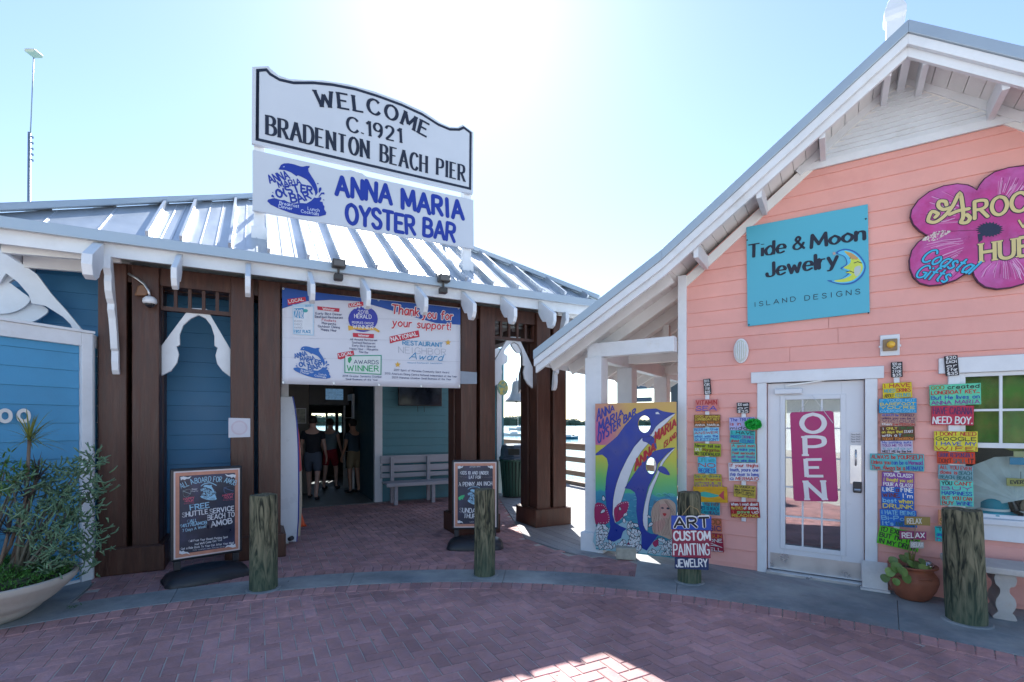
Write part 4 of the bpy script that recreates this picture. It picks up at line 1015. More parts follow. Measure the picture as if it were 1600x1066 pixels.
# ---- wall lamps
o = P.on(1158.5, 549, .0); lp = empty('bulkhead_lamp', P.world(o.x, -.01, o.y), P.a, 'oval white bulkhead lamp on the coral wall left of the door', 'lamp')
def oval(rx, rz, n=28): return [(rx * math.cos(2 * math.pi * i / n), rz * math.sin(2 * math.pi * i / n)) for i in range(n)]
MB().prism(oval(.075, .135), -.03, .0).build('housing', white, lp, bevel=.01)
MB().prism(oval(.058, .115), -.055, -.031).build('diffuser', mat('lamp_glass', (.62, .66, .6), .3), lp, bevel=.014, seg=3)
for i in range(-2, 3): MB().tube([(i * .021, -.058, -.10 + abs(i) * .012), (i * .021, -.066, 0), (i * .021, -.058, .10 - abs(i) * .012)], .005, 6).build('guard_bar', white, lp)
o = P.on(1390, 540, .0); lp = empty('porch_floodlight', P.world(o.x, -.01, o.y), P.a, 'square white fitting with an amber bulb above the door', 'lamp')
MB().box(-.075, .075, -.015, 0, -.10, .10).build('back_plate', white, lp, bevel=.005)
MB().box(-.055, .055, -.05, -.016, -.055, .055).build('housing', mat('fitting_bronze', (.25, .17, .09), .5), lp, bevel=.005)
MB().ball((.005, -.06, .0), .034, 14).build('bulb', mat('amber_bulb', (.75, .45, .05), .2), lp, smooth=True)
MB().box(-.085, .085, -.02, -.006, -.02, .0).build('bracket', white, lp)
# ---- Tide & Moon sign
tm = Sign('jewelry_sign', P, -.03, 1168, 510, 'square turquoise jewelry sign with a crescent moon face on the coral wall', 'sign')
cy = mat('turquoise_panel', (.08, .42, .56), .4, var=.03, scale=1)
c = [tm.q(1166, 355), tm.q(1356, 319), tm.q(1359, 488), tm.q(1168, 510)]
MB().prism([tuple(v) for v in c], 0, .018).build('panel', cy, tm.o, bevel=.002)
zz = 3.552
def T(x, y): return (1150 + x / zz, 300 + y / zz)
def tt(t, x0, y0, x1, y1, h, **k): lt(tm, t, T(x0, y0), T(x1, y1), h / zz, navy, **k)
tt('Tide', 68, 366, 272, 335, 70, wt=.24, contrast=.62, serif=.1, gap=.2); tt('&', 318, 322, 378, 312, 68, wt=.2, contrast=.5); tt('Moon', 418, 310, 712, 262, 68, wt=.26, contrast=.62, gap=.2)
tt('Jewelry', 172, 472, 562, 408, 72, wt=.24, contrast=.6, gap=.2)
tt('ISLAND', 102, 638, 330, 606, 24, wt=.12, gap=.6); tt('DESIGNS', 382, 603, 688, 566, 26, wt=.12, gap=.6)
def tsh(nm, m, pts, y=-.004, sm=True): return shape(tm.o, nm, m, [[tuple(tm.q(*T(*p))) for p in (smooth(pts, True, 4) if sm else pts)]], y)
tsh('moon_outline', ink((.02, .12, .4)), [(552, 340), (600, 316), (660, 330), (705, 375), (720, 420), (700, 470), (650, 508), (580, 515), (505, 492), (570, 488), (620, 455), (612, 435), (578, 425), (612, 400), (600, 360)])
tsh('moon_halo', ink((.1, .5, .75)), [(565, 340), (605, 324), (655, 338), (698, 380), (712, 420), (692, 464), (646, 500), (580, 508), (530, 494), (580, 486), (630, 455), (618, 438), (590, 427), (618, 402), (605, 360)], -.0048)
tsh('moon_face', ink((.55, .66, .08)), [(600, 330), (650, 345), (692, 385), (704, 422), (684, 462), (640, 494), (580, 502), (545, 494), (600, 482), (640, 462), (625, 452), (608, 448), (634, 436), (598, 422), (630, 400), (635, 370)], -.0056)
tsh('moon_band', ink((.5, .3, .12)), [(602, 332), (640, 340), (680, 368), (668, 378), (640, 372), (622, 352)], -.0062, False)
tsh('moon_cheek', ink((.45, .55, .55)), [(660, 420), (690, 412), (690, 445), (668, 470), (656, 450)], -.0062)
for pts in ([(655, 396), (675, 388), (697, 396)], [(612, 446), (632, 440), (655, 450)], [(632, 372), (640, 352)], [(648, 374), (660, 356)]):
    mb = MB(); ribbon(mb, [tm.q(*T(*p)) for p in pts], .007, -.0068); mb.build('face_line', navy, tm.o)
tsh('star', ink((.5, .35, .3)), [(545 + (13 if i % 2 else 5) * math.sin(i * math.pi / 5), 342 + (13 if i % 2 else 5) * math.cos(i * math.pi / 5)) for i in range(10)], -.004, False)
for p in ((62, 268), (720, 150), (72, 738), (735, 672)):
    v = tm.q(*T(*p)); MB().ball((v.x, -.002, v.y), .008, 8).build('screw', black, tm.o)
# ---- hibiscus sign
hs = Sign('flower_sign', P, -.05, 1422, 452, 'big magenta hibiscus shaped sign with cream lettering on the coral wall', 'sign')
def Hq(x, y): return (1400 + x / 4.44, 240 + y / 4.44)
pet = [(560, 250), (535, 228), (500, 213), (430, 205), (330, 220), (230, 260), (150, 322), (103, 390), (94, 440), (115, 495), (160, 540), (212, 570), (150, 612), (105, 670), (87, 740), (90, 800), (115, 860), (160, 903), (230, 921), (320, 913), (420, 880), (490, 832), (527, 803), (535, 850), (565, 895), (615, 930), (700, 945), (800, 933), (888, 908), (970, 860), (1010, 800), (1080, 835), (1170, 800), (1230, 720), (1240, 640), (1190, 560), (1260, 500), (1290, 400), (1250, 310), (1160, 270), (1090, 280), (1060, 180), (990, 105), (888, 80), (780, 93), (680, 125), (610, 172), (575, 215)]
mg = mat('magenta_petal', (.46, .035, .22), .35, var=.25, scale=4, second=(.50, .10, .36), secfac=(.45, .65), sscale=3)
Pl = [tuple(hs.q(*Hq(*p))) for p in pet]
MB().prism(Pl, 0, .025).build('board', ink((.06, .01, .04)), hs.o, bevel=.003)
cen = hs.q(*Hq(700, 540)); inn = []
for i, p in enumerate(Pl):
    a = Vector(Pl[i - 1]); b = Vector(Pl[(i + 1) % len(Pl)]); t = (b - a).normalized(); n = Vector((-t.y, t.x)); q = Vector(p) + n * .011; q2 = Vector(p) - n * .011
    inn.append(tuple(q if (q - cen).length < (q2 - cen).length else q2))
shape(hs.o, 'petals', mg, [inn], -.002)
def hsh(nm, m, pts, y=-.004, sm=True): return shape(hs.o, nm, m, [[tuple(hs.q(*Hq(*p))) for p in (smooth(pts, True, 4) if sm else pts)]], y)
mb = MB(); rd = random.Random(5); lav = ink((.66, .36, .58)); dkp = ink((.28, .02, .16))
mb2 = MB()
for (cx, cy, ex0, ey0, spread, n) in ((640, 440, 230, 330, 150, 30), (700, 420, 760, 150, 200, 34), (620, 600, 250, 780, 150, 30), (740, 640, 740, 880, 170, 30), (860, 520, 1100, 420, 120, 16)):
    for i in range(n):
        t = rd.uniform(-1, 1); d = Vector((ex0 - cx, ey0 - cy)); nn = Vector((-d.y, d.x)).normalized()
        e = Vector((cx, cy)) + d * rd.uniform(.75, 1.0) + nn * spread * t; s_ = Vector((cx, cy)) + d * rd.uniform(.35, .6) + nn * spread * t * .55
        m_ = (s_ + e) / 2 + nn * 10 * t
        if not (inpoly(e.x, e.y, [(700 + (q[0] - 700) * .95, 530 + (q[1] - 530) * .95) for q in pet]) and inpoly(m_.x, m_.y, pet)): continue
        pts = [hs.q(*Hq(*p)) for p in (s_, m_, e)]
        w0 = rd.uniform(.0015, .005)
        (ribbon(mb, pts, w0, -.0034 - i * .00001, caps=False) if i % 3 else ribbon(mb2, pts, w0 * 1.4, -.0030 - i * .00001, caps=False))
tag(mb.build('pale_streaks', lav, hs.o), kind='stuff'); tag(mb2.build('dark_streaks', dkp, hs.o), kind='stuff')
eye = []
for i in range(44):
    a = 2 * math.pi * i / 44; rr = (1 if i % 2 else .78) * (1 + .12 * rd.random()); eye.append((650 + 92 * rr * math.cos(a), 528 - 52 * rr * math.sin(a)))
hsh('dark_centre', ink((.012, .02, .06)), eye, -.0045, False)
hsh('dark_centre', ink((.012, .02, .06)), [(565, 560), (600, 555), (600, 600), (572, 622)], -.0046, False)
mb = MB()
for a, b in (((200, 565), (380, 535)), ((380, 540), (600, 530))): ribbon(mb, [hs.q(*Hq(*a)), hs.q(*Hq(*b))], .004, -.0042)
mb.build('petal_line', ink((.06, .01, .04)), hs.o)
mb = MB()
for i in range(120):
    t = rd.random(); x = 185 + 195 * t; y = 600 - 60 * t + rd.uniform(-28, 28) * math.sin(math.pi * min(1, t * .9 + .1)); c_ = hs.q(*Hq(x, y)); r = rd.uniform(.003, .007)
    mb.add([(c_.x + r * math.cos(k * 1.05), -.0052 - i * .000004, c_.y + r * math.sin(k * 1.05)) for k in range(6)], [(0, 1, 2, 3, 4, 5)])
tag(mb.build('pollen_dots', ink((.62, .55, .5)), hs.o), kind='stuff')
crm_ = ink((.62, .52, .24)); ikk = ink((.03, .02, .05)); bl_ = ink((.04, .42, .66))
def hl(t, x0, y0, x1, y1, h, m, **k): lt(hs, t, Hq(x0, y0), Hq(x1, y1), h / 4.44, m, **k)
A_ = [[(228, 440), (225, 470), (270, 478), (330, 440), (390, 370), (440, 280), (460, 360), (465, 440), (450, 478), (490, 480), (512, 450), (490, 425)], [(228, 440), (250, 405), (290, 420), (270, 445)], [(390, 372), (330, 390), (295, 370), (300, 335), (340, 335), (350, 360)], [(370, 425), (430, 400), (505, 385)]]
for w_, m_, y_ in ((.042, ikk, -.0055), (.028, crm_, -.0072)):
    mb = MB()
    for k, p in enumerate(A_): ribbon(mb, smooth([hs.q(*Hq(*q)) for q in p], False, 5), w_, y_ - k * .0001)
    mb.build('lettering', m_, hs.o)
for dw_, m_, y_ in ((.10, ikk, -.0055), (0, crm_, -.0072)):
    hl('ROCK', 545, 455, 1030, 370, 120, m_, wt=.17 + dw_, y=y_, gap=.2)
    hl('W', 855, 520, 960, 500, 55, m_, wt=.2 + dw_, y=y_)
    hl('HUB', 590, 752, 955, 700, 122, m_, wt=.17 + dw_, y=y_, serif=.14 + dw_ * .3, gap=.26)
for dw_, m_, y_ in ((.12, ikk, -.0055), (0, bl_, -.0072)):
    hl('Coastal', 165, 745, 505, 835, 88, m_, wt=.15 + dw_, y=y_, slant=.25); hl('Gifts', 125, 855, 340, 895, 85, m_, wt=.15 + dw_, y=y_, slant=.25)
# ---- OPEN sign on the door
op = Sign('open_sign', P, -.0, 1170 + 208 / 2.961, 560 + 660 / 2.961, 'tall magenta OPEN sign hanging slightly tilted on the glass door', 'sign')
def O(x, y): return (1170 + x / 2.961, 560 + y / 2.961)
pc = [(198, 250), (380, 243), (392, 250), (414, 655), (405, 664), (215, 660), (207, 650), (190, 258)]
MB().prism([tuple(op.q(*O(*p))) for p in pc], 0, .012).build('board', mat('magenta_board', (.40, .015, .14), .45, var=.08), op.o, bevel=.003)
owh = ink((.72, .70, .72))
for ch, x0, x1, yb_, h, kk in (('O', 243, 350, 342, 82, dict(wt=.25)), ('P', 262, 352, 448, 84, dict(wt=.24, serif=.17)), ('E', 268, 345, 545, 76, dict(wt=.24, serif=.12)), ('N', 270, 352, 652, 82, dict(wt=.24, serif=.15))):
    lt(op, ch, O(x0, yb_), O(x1, yb_ + (x1 - x0) * .0), h / 2.961, owh, y=-.004, contrast=.35, **kk)
MB().tube([tuple([op.q(*O(x, y)).x, -.002, op.q(*O(x, y)).y]) for x, y in ((232, 250), (292, 170), (390, 300))], .003, 5).build('hanging_wire', steel, op.o)
nt_ = Sign('door_note', P, .036, 1170 + 470 / 2.961, 560 + 395 / 2.961, 'small white paper note taped above the door handle', 'notice')
rect(nt_, 'paper', ink((.7, .7, .72)), [O(470, 342), O(520, 340), O(521, 395), O(470, 395)], 0)
for i in range(4): lt(nt_, 'Please Knock', O(474, 356 + i * 11), O(516, 355 + i * 11), 2.4, navy, wt=.12)
# ---- strings of painted plank signs
rdp = random.Random(11)
def vivid(c):
    a = sum(c) / 3
    return tuple(max(.004, min(.9, (a + (k - a) * 1.28) * (1.0 if a > .5 else .92))) for k in c)
def plank_string(px, ptop, pbot, label, planks, tagp):
    s_ = Sign('plank_sign_string', P, -.03, px, pbot, label, 'sign', 'painted plank signs on the coral wall')
    top = s_.q(px, ptop).y
    MB().box(-.022, .022, .0, .012, 0, top).build('backing_slat', white, s_.o, bevel=.002)
    for k, (x0, y0, x1, y1, tilt, bgc, lines, lab) in enumerate(planks):
        a = s_.q(x0, (y0 + y1) / 2); b = s_.q(x1, (y0 + y1) / 2); cz = (a.y + b.y) / 2
        h = (s_.q((x0 + x1) / 2, y0) - s_.q((x0 + x1) / 2, y1)).length * .97; w_ = b.x - a.x
        t = R(tilt); cx = (a.x + b.x) / 2
        mt = Matrix.Translation((cx, -.004 - (k % 2) * .003, cz)) @ Matrix.Rotation(-t, 4, 'Y')
        mb = MB().box(-w_ / 2, w_ / 2, -.013, 0, -h / 2, h / 2)
        bgc = vivid(bgc)
        pm = mat('plank_%d_%d_%d' % tuple(int(c * 100) for c in bgc), bgc, .6, var=.22, scale=9, stretch=(1, 1, 3))
        pk_ = mb.build('plank', pm, s_.o, bevel=.002, seg=1); pk_.matrix_local = mt; pk_['label'] = lab
        n = len(lines)
        for i, (txt, cc) in enumerate(lines):
            words = txt if isinstance(txt, (list, tuple)) else [txt]
            lh = h / n * .68; zz_ = h / 2 - (i + .88) * h / n * .98; x_ = -w_ / 2 + .012; tl = sum(len(t_) for t_ in words) + .8 * (len(words) - 1)
            cc = cc if isinstance(cc, list) else [cc] * len(words); bgl = sum(bgc) / 3
            cc = [tuple(min(.8, k * 1.6 + .1) for k in c) if (abs(sum(c) / 3 - bgl) < .07 and bgl < .16) else (tuple(k * .35 for k in c) if abs(sum(c) / 3 - bgl) < .12 else c) for c in cc]
            for wd, c2 in zip(words, cc):
                wl = (w_ - .024) * len(wd) / tl
                lettering(pk_, wd, [(x_, zz_), (x_ + wl, zz_)], lh, ink(c2), wt=.2, y=-.0145 - i * .0001, jit=.07, gap=.22)
                x_ += wl + (w_ - .024) * .8 / tl
    return s_
K, W1, RD, BU, YE, GN, TL, PU, OR, LB = (.01, .01, .015), (.72, .72, .72), (.42, .02, .02), (.02, .06, .38), (.68, .55, .06), (.05, .35, .08), (.03, .33, .38), (.2, .03, .26), (.6, .2, .03), (.2, .48, .68)
price = lambda x0, y0, x1, y1, tl, a: (x0, y0, x1, y1, tl, K, [(t, W1) for t in a], 'black price tag with white numbers')
plank_string(1105, 596, 862, 'leftmost column of painted plank signs on the coral wall, topped by a narrow price tag', [
 price(1100, 592, 1111, 617, 4, ('$20 EA', 'OR', '2 FOR', '$35')),
 (1087, 624, 1122, 643, 0, (.60, .25, .24), [('VITAMIN', RD), ('SEA', BU)], 'pink plank reading vitamin sea'),
 (1085, 648, 1126, 667, 0, (.19, .09, .03), [('GOD created', YE), ('LONGBOAT KEY', YE), ('but he lives on', OR), ('ANNA MARIA', W1)], 'brown plank with yellow writing'),
 (1084.5, 668, 1124, 690, 2, (.28, .55, .68), [(['BEER', 'is the'], BU), ('ANSWER', RD), ('what was the', BU), ('QUESTION?', BU)], 'light blue plank about beer'),
 (1085, 693, 1126.5, 713, -1, (.33, .40, .06), [('Never tell me', K), (['SALT', 'Margaritas'], [W1, RD]), ('NO SIDEWALKS!', K)], 'green and olive plank'),
 (1091, 714, 1119.5, 740, 1, (.16, .50, .66), [('LIFE with', TL), ('NO', RD), ('REGRETS', BU)], 'small light blue plank'),
 (1085, 741, 1128, 762, 3, (.48, .40, .10), [('Sip ur drinks', TL), ('with friends', RD), ("what's a", PU), ('QUARTER?', PU)], 'mustard plank with purple writing'),
 (1084, 760, 1137, 785, 3, (.62, .36, .07), [(' ', OR)], 'orange plank with a painted fish tail'),
 (1089, 784, 1125, 804, 0, (.05, .36, .42), [(['ALL', 'YOU EVER'], [W1, RD]), (['DOES IS', 'BEACH'], [BU, BU]), (['OCEAN', 'BEACH'], [TL, PU])], 'teal plank about the beach'),
 (1092, 809, 1128, 830, 2, (.55, .19, .13), [('GOOD', OR), ('MUSIC', BU)], 'coral plank partly behind the art sign'),
 (1094, 833, 1130.5, 862, 4, (.30, .02, .06), [('NO SUN', OR), ('STONE', W1), ('A', W1), ('SHELL.', W1)], 'maroon plank partly behind the art sign')], None)
s2 = plank_string(1162, 640, 815, 'short column of plank signs with a bright green pompom, just left of the door', [
 price(1151.5, 629, 1171, 646, 0, ('$20 each', 'or', '$35')),
 (1140, 652, 1180, 672.5, 1, (.45, .45, .66), [('The TRUTH', BU), ('is in the', RD), ('middle', K)], 'lilac plank under the green pompom'),
 (1141, 672.5, 1180, 693, -2, (.10, .45, .45), [('I HAVE', K), (['MIXED', 'DRINKS'], [BU, PU]), (['about', 'FEELINGS'], [RD, BU])], 'teal plank about mixed drinks'),
 (1143, 693, 1181.5, 723, 1, (.16, .48, .46), [('A good man', RD), ('can make you', BU), ('feel seriously', RD), ('oh wait thats', PU), ('Wine. wine does', BU)], 'tall teal plank'),
 (1139, 723, 1187, 752, 2, (.66, .66, .70), [('If your thighs', RD), ('touch, youre one', BU), ('step closer to being', BU), (['a', 'MERMAID'], [BU, RD])], 'white plank with mermaid in red'),
 (1147, 758, 1181, 777.5, -1, (.46, .36, .10), [('its VODKA or', K), ('else tomorrow', K), ("DON'T SPILL", K), ('IT', K)], 'tan plank about vodka'),
 (1141.5, 784, 1187, 809, 5, (.30, .02, .03), [('When I read about', W1), (['the EVILS', 'of drinking'], [YE, W1]), (['I', 'gave', 'up'], [RD, GN, W1]), ('READING.', YE)], 'dark red plank about reading')], None)
pb = P.on(1177, 663, -.07); gp_ = empty('green_pompom', P.world(pb.x, -.085, pb.y), P.a, 'bright green ruffled pompom on the plank signs left of the door', 'pompom')
mb = MB(); rd = random.Random(2)
for i in range(420):
    d = Vector((rd.gauss(0, 1), rd.gauss(0, 1), rd.gauss(0, 1))).normalized(); r = .062 * rd.uniform(.7, 1.0)
    c_ = Vector((d.x * r * 1.25, d.y * r * .8, d.z * r * .85)); u = d.orthogonal().normalized(); v = d.cross(u); a = rd.uniform(0, 6.28); e1_ = (u * math.cos(a) + v * math.sin(a)) * .012; e2_ = d * .014 + v * .004
    mb.add([c_ - e1_, c_ + e1_, c_ + e1_ * .8 + e2_, c_ - e1_ * .8 + e2_], [(0, 1, 2, 3)])
mb.build('ruffles', mat('lime_tinsel', (.02, .50, .07), .5, var=.3, scale=30), gp_)
MB().ball((0, 0, 0), .05, 12, (1.2, .7, .8)).build('core', mat('lime_tinsel', (.02, .50, .07), .5), gp_)
plank_string(1401, 578, 852, 'long column of plank signs between the door and the window', [
 price(1392, 565.6, 1410, 590, 1, ('$20 ea', 'OR', '2 FOR', '$35')),
 (1379, 598, 1424.5, 622.5, 2, (.64, .52, .05), [('I HAVE', RD), (['MIXED', 'DRINKS'], [TL, RD]), (['ABOUT', 'FEELINGS'], [K, TL])], 'yellow plank about mixed drinks'),
 (1373, 622.5, 1432, 646, 0, (.03, .30, .52), [('IF YOURE NOT', LB), ('BAREFOOT', YE), ("YOU'RE", YE), ('OVERDRESSED', LB)], 'blue plank about being barefoot'),
 (1375.5, 646, 1431, 666, -1, (.42, .26, .22), [(['ALWAYS be', 'YOURSELF'], [BU, PU]), ('unless you can be a', PU), ('VICIOUS', PU), (['then', 'be', 'PERSON'], [W1, RD, RD])], 'dusty pink plank'),
 (1375.5, 666, 1429, 689, 2, (.10, .04, .02), [(['I', 'ONLY', 'DRUNK'], [W1, YE, GN]), (['on days that', 'START'], [YE, W1]), (['with a', 'T', 'also'], [W1, LB, GN]), ('TODAY TOMORROW', OR)], 'dark brown plank with yellow and green writing'),
 (1376, 688.5, 1426, 708, 2, (.50, .48, .58), [('My bathing suits', BU), ('TOLD ME TO GYM', PU), ('today', TL), ('MEET ME by the bar', K)], 'pale lilac plank'),
 (1359.5, 709, 1443.5, 736, 1, (.14, .42, .44), [(['ALWAYS be', 'YOURSELF!'], [RD, RD]), (['Unless you', 'can be a', 'Mermaid'], [RD, BU, PU]), (['Then, Always be a', 'MERMAID!'], [RD, BU])], 'widest teal plank of the column'),
 (1378, 738, 1428, 761.5, -1, (.22, .09, .30), [('YOGA CLASS?', W1), ('I thought you said', YE), ('POUR A GLASS!', W1)], 'purple plank about yoga class'),
 (1377, 760, 1428, 796, 1, (.02, .13, .42), [(['LIKE', 'a', 'FINE'], [W1, RD, W1]), (["WINE,", "I'm"], [RD, W1]), (['best', 'when'], [LB, YE]), ('DRUNK', YE)], 'tall blue plank about fine wine'),
 (1375, 796, 1432, 823, 2, (.02, .16, .50), [('I HATE BEING', LB), ('Bi-Polar', LB), (["It's", 'AWESOME'], [LB, TL])], 'bright blue plank'),
 (1372, 826, 1437, 856, -9, (.13, .52, .06), [("I'D EXERCISE", K), ("BUT I'M TOO", K), ('IN MY DRINK', K)], 'lime green plank tilted up to the right')], None)
plank_string(1487, 570, 850, 'column of plank signs overlapping the left edge of the window, above the thick wooden bollard', [
 price(1476, 555.6, 1497, 588, 4, ('$20', 'EACH', 'or', '2 For', '$35')),
 (1452, 600, 1532, 633.7, 1, (.17, .55, .37), [(['GOD', 'created'], [YE, K]), ('LONGBOAT KEY...', RD), ('But He lives on', BU), ('ANNA MARIA', PU)], 'mint green plank'),
 (1455, 633.7, 1521, 665, -1, (.45, .06, .10), [('HAVE CABANA', PU), ('NEED BOY.', W1)], 'crimson plank reading need boy'),
 (1459, 673.6, 1527, 705.5, 0, (.66, .60, .13), [("I DON'T NEED", RD), ('GOOGLE', K), ('I HAVE MY', BU), ('WIFE!', RD)], 'large yellow plank'),
 (1464, 706, 1523, 725, 1, (.58, .09, .04), [('DRINK RESPONSIBLY', BU), (["DON'T", 'SPILL', 'IT'], [RD, TL, K])], 'red orange plank'),
 (1465.5, 726.7, 1520, 750, -1, (.22, .36, .40), [('ALL YOU EVER', RD), (['does is', 'BEACH'], [RD, TL]), ('BEACH, BEACH', TL)], 'grey blue plank about the beach'),
 (1468.7, 750.6, 1520.5, 791, 1, (.18, .56, .48), [(['YOU', "CAN'T"], [K, RD]), ('BUY', PU), ('HAPPINESS', BU), ('BUT YOU CAN', RD), (['BUY', 'WINE'], [RD, BU])], 'tall mint plank about happiness'),
 (1465.5, 797, 1500, 821, 0, (.62, .30, .20), [(' ', OR), ('SUNNY', YE)], 'orange plank partly behind the bollard'),
 (1460.7, 823, 1497, 847, 2, (.06, .46, .46), [('Tan', K), ('and happy', BU), ('here', PU)], 'turquoise plank partly behind the bollard')], None)
# fish on the orange plank
fs_ = [o for o in bpy.data.objects if o.get('label') == 'orange plank with a painted fish tail'][0]
shape(fs_, 'painted_fish', ink((.05, .42, .35)), [[tuple(v) for v in smooth([(-.14, .0), (-.06, .03), (.03, .01), (.10, -.01), (.03, -.03), (-.06, -.03)], True, 4)]], -.0138)
shape(fs_, 'painted_tail', ink((.5, .05, .08)), [[(.09, -.01), (.15, .05), (.145, -.01), (.15, -.06)]], -.0140)
# ================================================================== KIOSK
KF = Frame((-4.33, 5.10), 69)
kk = empty('blue_kiosk', KF.world(0, 0), KF.a, 'bright blue clapboard kiosk with white trim at the left edge', 'kiosk')
KZ = 2.52
kb = MB().box(-2.2, -.01, .02, .08, 0, KZ - .02).build('wall', bluek, kk)
clapboards(kb, bluek, -2.2, -.10, .03, KZ - .12, .175, y=.02)
MB().box(-.095, .0, -.03, .02, .0, KZ).build('corner_board', white, kk, bevel=.004)
MB().box(-2.2, -.096, -.028, .019, KZ - .135, KZ).build('frieze_board', white, kk, bevel=.004)
MB().box(-2.2, -.1, -.015, .019, 0, .03).build('base_board', white, kk)
MB().box(-2.25, .012, -.05, .06, KZ + .001, KZ + .025).build('cap_board', white, kk)
# return face, running back along the pavilion side
a2 = L.a - KF.a
sd2 = MB().box(0, .7, .0, .05, 0, KZ - .001); mt = Matrix.Rotation(a2 + R(90), 4, 'Z'); sd2.v = [tuple(mt @ Vector(v)) for v in sd2.v]; rs = sd2.build('return_wall', bluek, kk)
for a, b, c, d, m_, nm in ((.002, .06, 0, KZ, white, 'corner_board'), (.2, .30, 0, KZ, white, 'corner_board'), (.06, .2, KZ - .13, KZ, white, 'frieze_board')):
    q = MB().box(a, b, -.02, -.0005, c, d); q.v = [tuple(mt @ Vector(v)) for v in q.v]; q.build(nm, m_, kk, bevel=.003)
z = .04
while z < KZ - .2:
    q = MB().box(.061, .199, -.012, -.0005, z, z + .168); q.v = [tuple(mt @ Vector(v)) for v in q.v]; q.build('clapboard', bluek, rs, bevel=.002, seg=1); z += .175
num = mat('numeral_white', (.72, .72, .70), .4)
for px in (9, 38):
    p = KF.on(px, 652, -.03); s_ = empty('house_numeral', KF.world(p.x, -.012, p.y - .055), KF.a, 'white house numeral 0, %s of the two on the blue kiosk' % ('left' if px < 30 else 'right'), 'numeral', 'numerals on the kiosk')
    mb = MB()
    pts = smooth([(.0, .12), (-.035, .10), (-.045, .06), (-.035, .02), (0, 0), (.035, .02), (.045, .06), (.035, .10)], True, 4); n = len(pts)
    vs = []
    for q_ in pts:
        q_ = q_ * 1.12; c_ = Vector((0, .067)); i_ = c_ + (q_ - c_) * .52
        vs += [(q_.x, -.012, q_.y), (i_.x, -.012, i_.y), (q_.x, 0, q_.y), (i_.x, 0, i_.y)]
    fs = []
    for i in range(n):
        j = (i + 1) % n; fs += [(4 * i, 4 * j, 4 * j + 1, 4 * i + 1), (4 * i, 4 * i + 2, 4 * j + 2, 4 * j), (4 * i + 1, 4 * j + 1, 4 * j + 3, 4 * i + 3)]
    mb.add(vs, fs).build('digit', num, s_, fix=True)
# ================================================================== SIDEWALK BOARDS
slate = mat('chalkboard_print', (.018, .024, .05), .35, var=.4, scale=5, second=(.05, .05, .13), secfac=(.5, .75), sscale=3)
salmon = mat('print_border', (.50, .22, .15), .4, var=.2, scale=10)
chalk = ink((.66, .68, .72)); cblu = ink((.30, .55, .72)); cred = ink((.60, .10, .16)); cgrn = ink((.05, .45, .18))
def sidewalk_board(origin, deg, quad, base_px, label):
    F_ = Frame(origin, deg); s_ = Sign('sidewalk_sign', F_, 0, quad[3][0], quad[3][1], label, 'sign', 'chalk style sidewalk boards')
    q = [s_.q(*p) for p in quad]; w_ = (q[2].x + q[1].x) / 2; h = q[0].y; z0 = F_.on(*quad[3], 0).y
    MB().box(-.0, w_, .0, .05, 0, h).build('frame', black, s_.o, bevel=.02)
    def ins(k, nm, m, y): MB().box(k, w_ - k, y - .002, y, k, h - k).build(nm, m, s_.o)
    ins(.028, 'poster_margin', ink((.62, .55, .55)), -.0005); ins(.042, 'poster_border', salmon, -.003); ins(.075, 'poster', slate, -.0055)
    for x in (.06, w_ - .06): MB().box(x - .03, x + .03, .01, .045, -z0 + .13, .0).build('leg', black, s_.o, bevel=.005)
    mb = MB(); n = 20; vs = []; fs = []                 # rounded hollow base
    L_ = w_ + .12; 
    for i in range(n + 1):
        t = i / n; x = w_ / 2 + (t - .5) * L_; e = math.sin(math.pi * min(1, max(0, t))) ** .35; d = .15 + .10 * e
        zc = .16 * e + .0 + .03 * math.exp(-((t - .5) / .3) ** 2) * 0; dip = .045 * math.exp(-((t - .5) / .2) ** 2)
        ring = [(-d, 0), (-d, .05 * e + .02), (-d * .72, .10 * e + .02 - 0), (-.07, zc - dip + .0), (.07, zc - dip), (d * .72, .10 * e + .02), (d, .05 * e + .02), (d, 0)]
        vs += [(x, yy + .025, -z0 + zz) for yy, zz in ring]
    for i in range(n):
        for j in range(7): a = i * 8 + j; fs.append((a, a + 8, a + 9, a + 1))
    fs += [tuple(range(8))[::-1], tuple(n * 8 + j for j in range(8))]
    mb.add(vs, fs).build('base', black, s_.o, smooth=True, fix=True, bevel=0)
    return s_, w_, h
def corner_flourish(s_, quad_pts, mp):
    for cx, cy, sx, sy in quad_pts:
        shape(s_.o, 'flourish', chalk, [[tuple(s_.q(*mp(cx + sx * x, cy + sy * y))) for x, y in ((0, 0), (25, -6), (60, 2), (88, -8), (70, 12), (45, 14), (35, 24), (18, 16), (5, 26))]], -.0075)
q1 = [(267, 733), (379, 728), (379, 862), (266, 880)]
sb1, w1, h1 = sidewalk_board((-3.15, 5.12), 42.2, q1, None, 'black sidewalk sign about the free shuttle, beside the left pillar')
def c1(x, y): return (250 + x / 5.073, 720 + y / 5.073)
def ct1(t, x0, y0, x1, y1, h, m=chalk, **k): lt(sb1, t, c1(x0, y0), c1(x1, y1), h * .82 / 5.073, m, y=-.0075, jit=.04, **k)
pth = [c1(165, 222), c1(300, 185), c1(400, 162), c1(595, 190)]
lt(sb1, 'ALL ABOARD FOR AMOB', [c1(168, 222), c1(260, 182), c1(390, 165), c1(500, 168), c1(595, 195)], None, 40 / 5.073, cblu, y=-.0075, wt=.15)
ct1('FREE', 240, 392, 390, 368, 48, cblu, wt=.18); ct1('SHUTTLE', 178, 448, 378, 418, 44, wt=.18); ct1('SERVICE', 395, 420, 585, 392, 44, wt=.18)
ct1('BEACH TO', 378, 470, 588, 440, 46, wt=.18); ct1('AMOB', 405, 525, 570, 492, 50, wt=.2)
